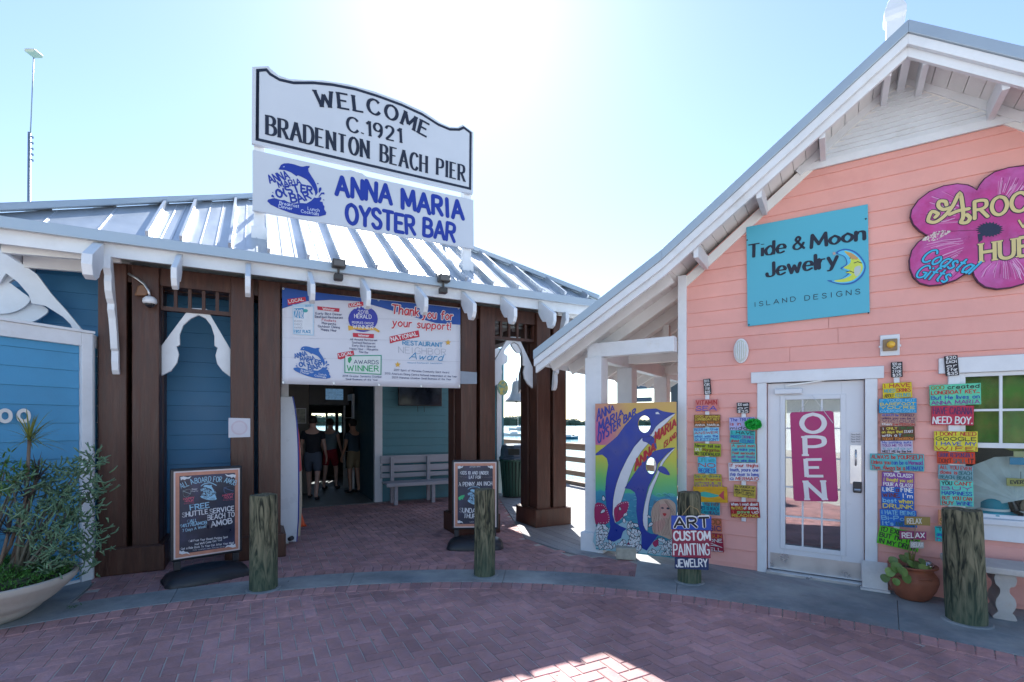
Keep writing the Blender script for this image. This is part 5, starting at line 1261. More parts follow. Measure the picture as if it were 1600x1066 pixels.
ct1('CALL', 215, 492, 292, 482, 28, cblu, wt=.17); ct1('941.778.AMOB', 160, 530, 370, 500, 30, cblu, wt=.17); ct1('7 Days A Week!', 178, 565, 365, 528, 26, cblu, wt=.14)
for i, (t, x0, x1) in enumerate((('Call From Your Beach Parking Spot', 225, 535), ("And We'll Come Get You!", 272, 488), ('Get a Ride Back To Your Car After Your Meal', 165, 580))): ct1(t, x0, 644 + i * 27 + (8 if i == 2 else 0), x1, 610 + i * 23, 19, wt=.16)
ct1('Some conditions apply. Ask your server', 258, 712, 510, 682, 9, wt=.14)
for x, d in ((185, 0), (495, -28)):
    ct1('HAPPY', x, 312 + d, x + 85, 302 + d, 20, cred, wt=.2); ct1('HOUR', x + 12, 330 + d, x + 78, 322 + d, 18, cred, wt=.2); ct1('Every Day', x + 5, 344 + d, x + 85, 336 + d, 9, cred)
ct1('Beer', 250, 232, 295, 228, 14); ct1('Menu', 245, 248, 300, 242, 12)
for pts, m_ in (([(180, 240), (235, 225), (240, 262), (215, 285), (188, 280)], ink((.3, .4, .42))), ([(505, 215), (575, 200), (580, 240), (540, 262), (510, 250)], ink((.12, .2, .38)))):
    mb = MB(); ribbon(mb, smooth([sb1.q(*c1(*p)) for p in pts + [pts[0]]], False, 4), .005, -.0075); ribbon(mb, [sb1.q(*c1(*pts[0])), sb1.q(*c1(*pts[2]))], .004, -.0076); mb.build('drink_doodle', m_, sb1.o)
logo(sb1.o, quadmap(sb1, [c1(318, 195), c1(448, 182), c1(448, 310), c1(318, 318)]), -.0075, cblu, slate)
mb = MB(); ribbon(mb, smooth([sb1.q(*c1(*p)) for p in ((325, 200), (350, 183), (400, 175), (445, 195))], False, 4), .008, -.0078); mb.build('arc_line', cblu, sb1.o)
corner_flourish(sb1, ((160, 130, 1, 1), (600, 112, -1, 1), (150, 735, 1, -1), (600, 682, -1, -1)), c1)
q2 = [(705, 719), (778, 718.5), (780, 827), (706, 828)]
sb2, w2, h2 = sidewalk_board((-.75, 6.42), 3, q2, None, 'black sidewalk sign about kids eating for a penny an inch, behind a wooden bollard')
def c2(x, y): return (680 + x / 4.842, 700 + y / 4.842)
def ct2(t, x0, y0, x1, y1, h, m=chalk, **k): lt(sb2, t, c2(x0, y0), c2(x1, y1), h * .9 / 4.842, m, y=-.0075, jit=.04, **k)
ct2('AFTER 4PM', 260, 148, 340, 146, 10); ct2('KIDS 10 AND UNDER', 190, 200, 402, 200, 26, wt=.17); ct2('EAT FOR', 256, 232, 345, 232, 24, wt=.17)
ct2('A PENNY AN INCH', 178, 290, 430, 282, 32, wt=.16)
ct2('SUNDAY', 184, 485, 330, 492, 36, wt=.16); ct2('THURSDAY', 216, 528, 400, 534, 34, wt=.16); ct2('Limit one per adult', 260, 562, 400, 562, 8)
shape(sb2.o, 'turtle_doodle', cgrn, [[tuple(sb2.q(*c2(*p))) for p in ((175, 375), (195, 360), (222, 355), (220, 370), (212, 378), (210, 392), (200, 385), (188, 396), (178, 392))]], -.0078)
mb = MB(); ribbon(mb, [sb2.q(*c2(*p)) for p in ((175, 218), (250, 220))], .003, -.0075); ribbon(mb, [sb2.q(*c2(*p)) for p in ((355, 222), (430, 220))], .003, -.0075)
mb.build('rule_line', chalk, sb2.o)['kind'] = 'stuff'
logo(sb2.o, quadmap(sb2, [c2(245, 312), c2(352, 312), c2(352, 432), c2(245, 432)]), -.0075, cblu, slate)
mb = MB(); ribbon(mb, smooth([sb2.q(*c2(*p)) for p in ((248, 312), (275, 296), (325, 296), (352, 318))], False, 4), .006, -.0078); mb.build('arc_line', cblu, sb2.o)
corner_flourish(sb2, ((170, 140, .5, .8), (438, 138, -.5, .8), (168, 565, .5, -.8), (436, 560, -.5, -.8)), c2)
# ================================================================== BOLLARDS
def bollard_material():
    m = bpy.data.materials.new('treated_bollard'); m.use_nodes = True; t = m.node_tree; n = t.nodes; K_ = t.links; b = n['Principled BSDF']
    tc = n.new('ShaderNodeTexCoord'); mp = n.new('ShaderNodeMapping'); mp.inputs['Scale'].default_value = (1, 1, .16); K_.new(tc.outputs['Object'], mp.inputs[0])
    oi = n.new('ShaderNodeObjectInfo'); of = n.new('ShaderNodeVectorMath'); of.operation = 'ADD'; K_.new(mp.outputs[0], of.inputs[0])
    cm = n.new('ShaderNodeCombineXYZ'); ml = n.new('ShaderNodeMath'); ml.operation = 'MULTIPLY'; ml.inputs[1].default_value = 37; K_.new(oi.outputs['Random'], ml.inputs[0]); K_.new(ml.outputs[0], cm.inputs[0]); K_.new(cm.outputs[0], of.inputs[1])
    nz = n.new('ShaderNodeTexNoise'); nz.inputs['Scale'].default_value = 17; nz.inputs['Detail'].default_value = 7; nz.inputs['Distortion'].default_value = 2.6; K_.new(of.outputs[0], nz.inputs[0])
    cr = n.new('ShaderNodeValToRGB'); e = cr.color_ramp.elements; e[0].position = .38; e[0].color = (.016, .019, .012, 1); e[1].position = .64; e[1].color = (.21, .19, .12, 1)
    x = e.new(.48); x.color = (.10, .10, .06, 1); K_.new(nz.outputs[0], cr.inputs[0])
    sp = n.new('ShaderNodeSeparateXYZ'); K_.new(tc.outputs['Object'], sp.inputs[0])
    nz2 = n.new('ShaderNodeTexNoise'); nz2.inputs['Scale'].default_value = 6; K_.new(of.outputs[0], nz2.inputs[0])
    ad = n.new('ShaderNodeMath'); ad.operation = 'MULTIPLY_ADD'; ad.inputs[1].default_value = .35; K_.new(nz2.outputs[0], ad.inputs[0]); K_.new(sp.outputs[2], ad.inputs[2])
    mr = n.new('ShaderNodeMapRange'); mr.inputs[1].default_value = .62; mr.inputs[2].default_value = .22; K_.new(ad.outputs[0], mr.inputs[0])
    mx = n.new('ShaderNodeMix'); mx.data_type = 'RGBA'; mx.blend_type = 'MIX'; mx.inputs[7].default_value = (.055, .10, .065, 1); ml2 = n.new('ShaderNodeMath'); ml2.operation = 'MULTIPLY'; ml2.inputs[1].default_value = .6; K_.new(mr.outputs[0], ml2.inputs[0]); K_.new(ml2.outputs[0], mx.inputs[0]); K_.new(cr.outputs[0], mx.inputs[6])
    K_.new(mx.outputs[2], b.inputs['Base Color']); b.inputs['Roughness'].default_value = .85
    bp_ = n.new('ShaderNodeBump'); bp_.inputs['Strength'].default_value = .7; bp_.inputs['Distance'].default_value = .008; K_.new(nz.outputs[0], bp_.inputs['Height']); K_.new(bp_.outputs[0], b.inputs['Normal'])
    return m
bolm = bollard_material()
def bollard(px, py, hpx, rpx, label, tilt=(0, 0), top=1.0):
    g_ = ground(px, py); r = rpx / FOC * g_.y; d = Vector((g_.x, g_.y, 0)).normalized(); c_ = g_ + d * r
    h = hpx / FOC * (g_.y) ; n = 96; sd0 = random.Random(px + 5); cracks = [(sd0.randrange(n), sd0.uniform(-.2, .5), sd0.uniform(.25, .7), sd0.uniform(.006, .013)) for _ in range(15)]; sd_ = random.Random(px); vs = []; fs = []; rings = [0, .02, .06, .1, .15, .2, .25, .3, .35, .4, .45, .5, .55, .6, .65, .7, .75, .8, .85, .9, .94, .97, 1.0]
    for k, f in enumerate(rings):
        for a in range(n):
            t = 2 * math.pi * a / n; nn = mnoise.noise(Vector((math.cos(t) * 2.2 + px, math.sin(t) * 2.2, f * 1.0))) * .06 + mnoise.noise(Vector((math.cos(t) * 7 + px, math.sin(t) * 7, f * 1.4))) * .03
            rr = r * (1.0 + nn + .03 * (1 - f)) * (.97 if k == len(rings) - 1 else 1)
            for ca, cz, cl, cd_ in cracks:
                dd = min((a - ca - int(1.5 * math.sin(f * 5 + ca))) % n, (-(a - ca - int(1.5 * math.sin(f * 5 + ca)))) % n)
                if dd < 2 and cz < f < cz + cl: rr -= cd_ * (1 if dd == 0 else .35)
            vs.append((rr * math.cos(t) + tilt[0] * f * h, rr * math.sin(t) + tilt[1] * f * h, f * h + (.012 * mnoise.noise(Vector((math.cos(t), math.sin(t), px))) if f > .95 else 0)))
    for k in range(len(rings) - 1):
        for a in range(n): b = (a + 1) % n; fs.append((k * n + a, k * n + b, (k + 1) * n + b, (k + 1) * n + a))
    k = len(vs); vs.append((tilt[0] * h, tilt[1] * h, h - .004)); 
    for a in range(n): fs.append(((len(rings) - 1) * n + a, (len(rings) - 1) * n + (a + 1) % n, k))
    o = MB().add(vs, fs).build('wooden_bollard', bolm, None, smooth=True); o.location = (c_.x, c_.y, .004); tag(o, label, 'bollard', 'wooden bollards along the concrete kerb')
    m = o.modifiers.new('e', 'EDGE_SPLIT'); m.split_angle = R(50)
    MB().lathe([(r * 1.0, .0), (r * 1.32, .0), (r * 1.22, .012), (r * 1.0, .014)], 28).build('mortar_collar', concrete, o)
    return o
bollard(412, 927, 151, 20, 'pale green wooden bollard in front of the shuttle sign')
bollard(757, 905, 138, 16, 'wooden bollard standing before the penny an inch sign')
b3 = bollard(1077, 915, 143, 17.5, 'wooden bollard carrying the hand painted art signs')
bollard(1511, 980, 180, 25, 'thick dark knotty wooden bollard at the right, before the bench', tilt=(-.05, 0))
# ---- hand painted art signs hung on the third bollard
AF = Frame((1.725, 4.885), -9)
as_ = Sign('art_sign', AF, 0, 1054, 888, 'four hand painted planks reading art custom painting jewelry, hung on a bollard', 'sign')
maroon = mat('sign_maroon', (.28, .02, .06), .5, var=.15); rb = mat('sign_royal', (.01, .06, .36), .5, var=.15); nb = mat('sign_navy', (.012, .03, .11), .5, var=.15)
for (x0, y0, x1, y1, m_, t, c_, w_) in ((1048.6, 807, 1111, 826.6, rb, 'ART', K, .22), (1050, 829, 1111.5, 846.5, maroon, 'CUSTOM', W1, .22), (1050, 846.8, 1110, 869.5, maroon, 'PAINTING', W1, .2), (1054, 872.5, 1107, 888, nb, 'JEWELRY', W1, .2)):
    a = as_.q(x0, y1); b = as_.q(x1, y0)
    MB().box(a.x, b.x, -.016, 0, a.y, b.y).build('plank', m_, as_.o, bevel=.003)
    if t == 'ART': lt(as_, t, (x0 + 5, y1 - 3), (x1 - 4, y1 - 4), 15, ink(W1), wt=.36, y=-.0175)
    lt(as_, t, (x0 + (5 if t == 'ART' else 2.5), y1 - 3), (x1 - (4 if t == 'ART' else 2.5), y1 - 3.5), (y1 - y0) * .74, ink(c_), wt=w_, y=-.0195, jit=.03)
for x in (1060, 1101):
    a = as_.q(x, 880); b = as_.q(x, 815); MB().box(a.x - .006, a.x + .006, .001, .006, a.y, b.y).build('hanging_strap', black, as_.o)
MB().tube([(as_.q(1064, 808).x, -.0, as_.q(1064, 808).y), (as_.q(1078, 790).x, -.01, as_.q(1078, 790).y), (as_.q(1090, 796).x, 0, as_.q(1090, 796).y), (as_.q(1095, 808).x, 0, as_.q(1095, 808).y)], .004, 5).build('rope', mat('rope', (.35, .25, .12), .8), as_.o)
# ================================================================== DOLPHIN PHOTO BOARD
DF = Frame(tuple(P.world(0, -.285)[:2]), -33.08)
db = Sign('dolphin_board', DF, 0, 931, 858, 'painted photo board of two blue dolphins with face holes, beside the white porch column', 'sign')
def Q(x, y): return (920 + x / 3.81, 620 + y / 3.81)
def qd(p): return Vector(db.q(*Q(*p)))
hole1 = [(331 + 38 * math.cos(t), 164 + 51 * math.sin(t)) for t in [i * math.pi / 12 for i in range(24)]]
hole2 = [(371 + 31 * math.cos(t), 411 + 50 * math.sin(t)) for t in [i * math.pi / 12 for i in range(24)]]
def holed(mb, outer, holes, y0, y1):
    loops = [[Vector((p[0], p[1], 0)) for p in lp_] for lp_ in [outer] + holes]
    flat = [v for lp_ in loops for v in lp_]; tri = tessellate_polygon(loops); n = len(flat); vs = [(v.x, y0, v.y) for v in flat] + [(v.x, y1, v.y) for v in flat]; fs = []
    for t in tri:
        a, b, c_ = t; cr = (flat[b] - flat[a]).cross(flat[c_] - flat[a]).z
        if cr < 0: t = (a, c_, b)
        fs.append(tuple(t)); fs.append((t[0] + n, t[2] + n, t[1] + n))
    k = 0
    for lp_ in loops:
        m = len(lp_)
        for i in range(m): fs.append((k + i, k + (i + 1) % m, k + (i + 1) % m + n, k + i + n))
        k += m
    return mb.add(vs, fs)
def sunset_material():
    m = bpy.data.materials.new('painted_sunset'); m.use_nodes = True; t = m.node_tree; n = t.nodes; K_ = t.links; b = n['Principled BSDF']
    tc = n.new('ShaderNodeTexCoord'); sp = n.new('ShaderNodeSeparateXYZ'); K_.new(tc.outputs['Object'], sp.inputs[0])
    nz = n.new('ShaderNodeTexNoise'); nz.inputs['Scale'].default_value = 7; K_.new(tc.outputs['Object'], nz.inputs[0])
    ad = n.new('ShaderNodeMath'); ad.operation = 'MULTIPLY_ADD'; ad.inputs[1].default_value = .10; K_.new(nz.outputs[0], ad.inputs[0]); K_.new(sp.outputs[2], ad.inputs[2])
    mr = n.new('ShaderNodeMapRange'); mr.inputs[2].default_value = 1.9; K_.new(ad.outputs[0], mr.inputs[0])
    cr = n.new('ShaderNodeValToRGB'); e = cr.color_ramp.elements; e[0].position = 0; e[0].color = (.03, .28, .36, 1); e[1].position = 1; e[1].color = (.62, .36, .12, 1)
    for p, c_ in ((.36, (.02, .22, .36, 1)), (.40, (.03, .26, .38, 1)), (.41, (.05, .42, .24, 1)), (.50, (.16, .48, .12, 1)), (.62, (.50, .50, .05, 1)), (.8, (.60, .44, .06, 1))):
        x = e.new(p); x.color = c_
    K_.new(mr.outputs[0], cr.inputs[0])
    # a violet wash brushed over the upper left
    vd = n.new('ShaderNodeVectorMath'); vd.operation = 'DISTANCE'; vd.inputs[1].default_value = (.02, 0, 1.42); K_.new(tc.outputs['Object'], vd.inputs[0])
    m2 = n.new('ShaderNodeMapRange'); m2.inputs[1].default_value = .52; m2.inputs[2].default_value = .1; K_.new(vd.outputs['Value'], m2.inputs[0])
    gt = n.new('ShaderNodeMath'); gt.operation = 'GREATER_THAN'; gt.inputs[1].default_value = 1.28; K_.new(sp.outputs[2], gt.inputs[0])
    mu = n.new('ShaderNodeMath'); mu.operation = 'MULTIPLY'; K_.new(m2.outputs[0], mu.inputs[0]); K_.new(gt.outputs[0], mu.inputs[1])
    mx = n.new('ShaderNodeMix'); mx.data_type = 'RGBA'; mx.inputs[7].default_value = (.50, .10, .26, 1); K_.new(mu.outputs[0], mx.inputs[0]); K_.new(cr.outputs[0], mx.inputs[6])
    K_.new(mx.outputs[2], b.inputs['Base Color']); b.inputs['Roughness'].default_value = .4
    return m
outer = [qd(p) for p in ((38, 42), (520, 30), (526, 962), (42, 908))]
h1_ = [qd(p) for p in hole1]; h2_ = [qd(p) for p in hole2]
holed(MB(), outer, [h1_, h2_], 0, .018).build('board', sunset_material(), db.o)
db.o.location.z = .0 + db.a.y * 1.0
def dsh(nm, m, pts, y, sm=3): return shape(db.o, nm, m, [[tuple(v) for v in ([qd(p) for p in pts] if not sm else smooth([qd(p) for p in pts], True, sm))]], y)
dblue = mat('dolphin_blue', (.003, .03, .29), .35, var=.15, scale=6); dwht = ink((.66, .68, .72)); dblk = ink((.01, .02, .05)); dred = ink((.42, .02, .03)); dnav = ink((.03, .05, .32)); mar = ink((.32, .01, .09)); aqua = ink((.12, .46, .55))
# painted sea ripples
rd = random.Random(9); mb = MB(); mb2 = MB()
for i in range(150):
    x = rd.uniform(45, 500); y_ = rd.uniform(575, 800); l_ = rd.uniform(12, 40); pts = [(x, y_), (x + l_ / 2, y_ - 4), (x + l_, y_ + 2)]
    if x + l_ < 520: ribbon(mb if i % 2 else mb2, [qd(p) for p in pts], .004, -.0012 - i * .000003, caps=False)
tag(mb.build('ripple_strokes', ink((.15, .45, .6)), db.o), kind='stuff'); tag(mb2.build('ripple_strokes', ink((.01, .12, .28)), db.o), kind='stuff')
bel1 = [(515, 98), (455, 133), (400, 178), (365, 235), (310, 245), (262, 310), (220, 385), (185, 460), (160, 540), (145, 620), (143, 700), (155, 748), (163, 745), (172, 700), (190, 640), (215, 560), (240, 485), (272, 400), (312, 330), (350, 285), (390, 232), (425, 192), (470, 150)]
dsh('white_belly', dwht, bel1, -.0016)
D1 = [(515, 97), (470, 92), (440, 86), (400, 70), (340, 74), (272, 108), (215, 172), (170, 235), (120, 278), (40, 340), (42, 350), (80, 345), (108, 368), (116, 405), (104, 480), (98, 560), (105, 650), (122, 720), (128, 775), (108, 850), (150, 864), (192, 842), (205, 802), (228, 786), (185, 768), (158, 752), (143, 700), (146, 610), (162, 530), (190, 450), (228, 372), (270, 300), (318, 246), (372, 224), (400, 176), (452, 133)]
holed(MB(), [v for v in [qd(p) for p in D1]], [h1_], -.0030, -.0022).build('large_dolphin', dblue, db.o)
dsh('flipper', dblue, [(322, 238), (350, 226), (388, 245), (405, 300), (396, 310), (350, 275), (322, 264)], -.0036)
bel2 = [(515, 303), (470, 340), (432, 385), (414, 430), (392, 480), (360, 540), (338, 620), (324, 700), (326, 765), (350, 800), (352, 730), (358, 640), (378, 560), (402, 500), (422, 450), (442, 400), (472, 358)]
dsh('white_belly', dwht, bel2, -.0030)
D2 = [(515, 302), (470, 306), (430, 313), (395, 322), (350, 350), (310, 402), (268, 462), (213, 545), (248, 551), (275, 570), (286, 605), (283, 680), (294, 760), (313, 820), (314, 900), (345, 916), (370, 882), (416, 820), (372, 816), (345, 802), (324, 765), (321, 700), (334, 620), (354, 540), (384, 480), (404, 440), (412, 400), (440, 368), (470, 335)]
holed(MB(), [qd(p) for p in D2], [h2_], -.0042, -.0034).build('small_dolphin', dblue, db.o)
dsh('flipper', dblue, [(413, 438), (426, 414), (456, 422), (484, 464), (450, 460)], -.0050)
dsh('eye_mark', dwht, [(398, 94), (412, 90), (424, 104), (400, 104)], -.0040, 0)
mb = MB()
for k, e in enumerate((bel1, bel2)): ribbon(mb, smooth([qd(p) for p in e], True, 2), .0035, -.0052 - k * .0001, caps=False)
tag(mb.build('outline', dblk, db.o), kind='stuff')
dsh('red_fin', mar, [(38, 640), (90, 640), (118, 690), (124, 740), (90, 762), (40, 755)], -.0026); dsh('red_fin', mar, [(155, 660), (190, 630), (238, 628), (225, 690), (190, 730), (160, 745), (150, 700)], -.0019)
dsh('red_fin', mar, [(225, 880), (250, 860), (262, 885), (240, 905)], -.0028); dsh('red_fin', mar, [(380, 870), (410, 850), (415, 880), (395, 895)], -.0028)
mb = MB()
for e in (((160, 655), (195, 636), (236, 632), (226, 690), (192, 728)), ((42, 650), (88, 648), (112, 690), (118, 742), (60, 752))):
    pts = smooth([Vector(p) for p in e], False, 4)
    for i, p in enumerate(pts): c_ = qd(p); mb.add([(c_.x + .005 * math.cos(k * 1.05), -.0034 - i * .00001, c_.y + .005 * math.sin(k * 1.05)) for k in range(6)], [(0, 1, 2, 3, 4, 5)])
tag(mb.build('white_dots', dwht, db.o), kind='stuff')
# mermaid
flesh = ink((.52, .30, .25)); hairp = ink((.50, .36, .28)); hairl = ink((.16, .09, .07))
dsh('mermaid_hair', hairp, [(430, 612), (480, 612), (515, 640), (520, 700), (520, 800), (495, 850), (440, 830), (385, 810), (378, 750), (372, 690), (390, 640)], -.0028)
dsh('mermaid_face', flesh, [(430, 640), (468, 640), (486, 670), (478, 712), (448, 728), (426, 700), (420, 668)], -.0040)
dsh('mermaid_shoulder', flesh, [(380, 760), (420, 735), (450, 728), (455, 760), (430, 800), (395, 806)], -.0036)
for pts in ([(430, 662), (440, 656), (449, 664), (440, 668)], [(462, 664), (472, 658), (482, 667), (471, 671)]): dsh('mermaid_eye', dblk, pts, -.0048, 2)
dsh('mermaid_mouth', dred, [(440, 696), (452, 692), (464, 698), (452, 712)], -.0048, 2)
mb = MB()
for i in range(16):
    x = 380 + i * 9; b0 = 640 if 3 < i < 12 else 660
    pts = [(430 + (i - 8) * 5, 618), (x, 690 + 10 * math.sin(i)), (x - 8 + 10 * math.sin(i * 2), 760), (x + 6 * math.cos(i), 812 + 3 * i)] if not (5 < i < 12) else [(x + 2, 722), (x - 6, 770), (x + 6, 825)]
    pts = [(min(518, p[0]), p[1]) for p in pts]
    ribbon(mb, smooth([qd(p) for p in pts], False, 4), .003, -.0050 - i * .00002, caps=False)
tag(mb.build('hair_strands', hairl, db.o), kind='stuff')
# splash drops with black outlines
dsh('foam', ink((.30, .50, .58)), [(44, 780), (90, 790), (160, 770), (230, 740), (290, 800), (380, 850), (450, 860), (520, 880), (518, 950), (280, 925), (44, 900)], -.0017)
drops = []; mbw = MB(); mbk = MB(); mba = MB()
cand = [(rd.uniform(48, 512), rd.uniform(760, 945)) for _ in range(330)] + [(90, 608), (88, 680), (188, 668), (222, 700), (212, 740), (250, 745), (362, 715), (372, 758), (50, 800), (75, 780)]
for i, (x, y_) in enumerate(cand):
    if y_ > 905 + (x - 42) * .11 - 12: continue
    if 105 < x < 225 and y_ < 862 and i < 330: continue
    if 308 < x < 415 and y_ < 915 and i < 330: continue
    if x > 380 and y_ < 845: continue
    a = rd.uniform(-1.2, 1.2) + (1.57 if i % 2 else 0); s_ = rd.uniform(11, 20)
    tp = [(0, 1.5), (.55, .5), (.6, -.3), (0, -.85), (-.6, -.3), (-.5, .5)]
    for mbx, k, dy in ((mbk, 1.0, 0), (mbw, .74, .0008)):
        pl = smooth([qd((max(44, min(516, x + s_ * k * (u * math.cos(a) - v * math.sin(a)))), y_ - s_ * k * (u * math.sin(a) + v * math.cos(a)))) for u, v in tp], True, 2)
        mbx.add([(v.x, -.0056 - i * .00001 - dy, v.y) for v in pl], [tuple(range(len(pl)))])
    c_ = qd((x, y_)); mba.add([(c_.x + .007 * math.cos(k * 1.26), -.0078 - i * .00001, c_.y + .011 * math.sin(k * 1.26)) for k in range(5)], [(0, 1, 2, 3, 4)])
for mbx, m_, nm in ((mbk, dblk, 'drop_outlines'), (mbw, dwht, 'splash_drops'), (mba, ink((.35, .5, .55)), 'drop_centres')): tag(mbx.build(nm, m_, db.o), kind='stuff')
def dl_(t, x0, y0, x1, y1, h0, h1, m, **k):
    f = (qd((x0, y0 - 100)) - qd((x0, y0))).length / 100
    lettering(db.o, t, [qd((x0, y0)), qd((x1, y1))], (h0 * f, h1 * f), m, y=-.0060, up=True, **k)
dl_('ANNA', 50, 146, 152, 82, 74, 30, dnav, wt=.17, serif=.1); dl_('MARIA', 60, 210, 206, 108, 62, 34, dnav, wt=.17, serif=.1); dl_('OYSTER BAR', 55, 280, 280, 104, 62, 34, dnav, wt=.2, serif=.08)
dl_('ANNA', 276, 440, 396, 318, 62, 48, dred, wt=.2, serif=.12); dl_('MARIA', 396, 274, 520, 172, 66, 42, dred, wt=.2, serif=.12); dl_('ISLAND', 448, 306, 522, 236, 34, 28, dred, wt=.18, serif=.12)
# block that holds the board
cb = empty('stone_block', (ground(981, 877).x, ground(981, 877).y + .1, .006), R(-12), 'pale concrete block on the ground holding the foot of the dolphin board', 'block')
MB().box(-.115, .115, -.075, .075, 0, .14).build('block', mat('pale_block', (.40, .39, .33), .85, var=.25, scale=12, bump=.5, bscale=40), cb, bevel=.012)
# ================================================================== POT, TILE, BENCH BY THE SHOP
pg = ground(1440, 946); pt = empty('terracotta_pot', (pg.x + .05, pg.y + .16, .006), 0, 'round terracotta pot with small handles beside the thick bollard', 'pot')
terra = mat('terracotta', (.30, .10, .055), .6, var=.18, scale=7, bump=.1, second=(.20, .07, .045), secfac=(.5, .8), sscale=3)
MB().lathe([(.001, 0), (.10, 0), (.125, .02), (.17, .10), (.19, .17), (.185, .21), (.155, .25), (.145, .27), (.165, .29), (.185, .30), (.183, .312), (.16, .31), (.13, .285), (.13, .25), (.001, .25)], 40).build('bowl', terra, pt, smooth=True)
MB().lathe([(.001, .262), (.128, .262)], 24).build('soil', mat('soil', (.05, .035, .025), .95, bump=.6), pt)
for a in (-100, 60, 190):
    c_, s_ = math.cos(R(a)), math.sin(R(a))
    MB().tube([(c_ * (.172 + .022 * math.sin(t)) + -s_ * .04 * math.cos(t), s_ * (.172 + .022 * math.sin(t)) + c_ * .04 * math.cos(t), .215 + .015 * math.sin(t)) for t in [math.pi * i / 8 for i in range(9)]], .009, 8).build('pot_handle', terra, pt, smooth=True)
suc = empty('succulent', (pt.location.x - .04, pt.location.y - .03, .26), 0, 'round leaved green succulent spilling over the left rim of the terracotta pot', 'plant')
leafm = mat('succulent_leaf', (.13, .22, .05), .4, var=.3, per=.4, scale=12, second=(.22, .20, .05), secfac=(.55, .75), sscale=6)
rd = random.Random(4)
def round_leaf(c_, nrm, r, m=leafm, par=suc, nm='leaf'):
    r *= .95; c_ = (c_[0] * 1.12, c_[1] * 1.3, c_[2] * 1.5)
    nrm = Vector(nrm).normalized(); u = nrm.orthogonal().normalized(); v = nrm.cross(u); mb = MB(); n = 12
    vs = [tuple(Vector(c_) + nrm * .004)] + [tuple(Vector(c_) + (u * math.cos(t) + v * math.sin(t)) * r * (1 + .06 * math.sin(3 * t)) + nrm * .008) for t in [2 * math.pi * i / n for i in range(n)]] + [tuple(Vector(c_) + (u * math.cos(t) + v * math.sin(t)) * r * .8 - nrm * .001) for t in [2 * math.pi * i / n for i in range(n)]]
    fs = [(0, 1 + i, 1 + (i + 1) % n) for i in range(n)] + [(1 + i, 1 + n + i, 1 + n + (i + 1) % n, 1 + (i + 1) % n) for i in range(n)] + [tuple(1 + n + i for i in range(n))[::-1]]
    mb.add(vs, fs).build(nm, m, par)
MB().tube([(0, 0, 0), (-.10, -.05, .05), (-.18, -.07, .02), (-.24, -.07, -.03)], .010, 6).build('stem', mat('succulent_stem', (.12, .1, .06), .7), suc)
for p, r in (((-.25, -.09, .02), .045), ((-.21, -.10, .05), .05), ((-.28, -.08, -.02), .04), ((-.18, -.12, .03), .05), ((-.15, -.12, -.01), .045), ((-.23, -.12, -.03), .035), ((-.20, -.06, .08), .04), ((-.12, -.10, -.03), .03)): round_leaf(p, (rd.uniform(-.4, .2), -1, rd.uniform(.3, .9)), r)
for p, r in (((-.06, -.06, .06), .04), ((-.02, -.07, .05), .045), ((.02, -.08, .04), .04), ((-.08, -.02, .08), .045), ((-.03, 0, .09), .04), ((.04, -.05, .07), .035), ((.07, -.07, .03), .035)): round_leaf(p, (rd.uniform(-.4, .4), -1, rd.uniform(.4, 1)), r)
MB().tube([(0, -.02, 0), (-.01, -.02, .1)], .006, 6).build('stem', mat('succulent_stem', (.12, .1, .06), .7), suc)
gz = empty('gazing_ball', (pt.location.x + .085, pt.location.y - .05, .315), 0, 'black and white glossy ball resting in the terracotta pot', 'ball')
MB().ball((0, 0, 0), .055, 20).build('ball', mat('mirror_ball', (.45, .45, .47), .08, metal=.95, var=.6, scale=9), gz, smooth=True)
pkx = mat('pick_olive', (.28, .20, .05), .6); pkp = mat('pick_plum', (.25, .03, .12), .6); pkg = mat('pick_grey', (.42, .42, .40), .6)
for (x0, y0, x1, y1, m_, w_, base, lab) in ((1413, 808, 1453, 820, pkx, (.68, .66, .6), (.02, 0), 'olive slat reading relax, highest pick in the terracotta pot'), (1405, 831, 1447, 842, pkp, W1, (-.01, .02), 'plum slat reading relax, middle pick in the terracotta pot'), (1422, 847, 1443, 856, pkg, W1, (-.03, -.02), 'small grey slat, lowest pick in the terracotta pot')):
    FF = Frame((pt.location.x + base[0], pt.location.y + base[1] + .01), -12); s_ = Sign('relax_pick', FF, 0, x0, y1, lab, 'sign', 'relax picks in the terracotta pot')
    b = s_.q(x1, y0); MB().box(0, b.x, -.006, 0, 0, abs(b.y)).build('slat', m_, s_.o, bevel=.001)
    lt(s_, 'RELAX', (x0 + (x1 - x0) * .1, y1 - 2), (x1 - (x1 - x0) * (.35 if m_ is pkx else .08), y1 - 2), (y1 - y0) * .66, ink(w_), wt=.2, y=-.0072)
    wp = Vector((s_.o.location.x, s_.o.location.y, s_.o.location.z)); mid = b.x / 2
    MB().bar((mid, .004, abs(b.y)), (mid * .5, .004, -(wp.z - .27)), .005, .005).build('stick', railm, s_.o)
lg = ground(1372, 926); tl = empty('leaning_tile', (lg.x, lg.y + .04, .006), P.a, 'white weathered slab leaning against the door trim beside the pot', 'slab')
mb = MB().box(-.10, .10, -.012, .012, 0, .27); mb.v = [tuple(Matrix.Rotation(R(-14), 4, 'X') @ Vector(v)) for v in mb.v]
mb.build('slab', mat('chipped_white', (.60, .60, .60), .7, var=.15, scale=8, second=(.4, .42, .42), secfac=(.6, .75), bump=.3), tl, bevel=.004)
MB().box(-.115, .115, -.05, .02, -.0, .02).build('foot', mat('chipped_white', (.6, .6, .6), .7), tl, bevel=.003)
be = empty('concrete_bench', P.world(1.50, -.46, .006), P.a, 'weathered white concrete bench with scrolled leg under the shop window', 'bench')
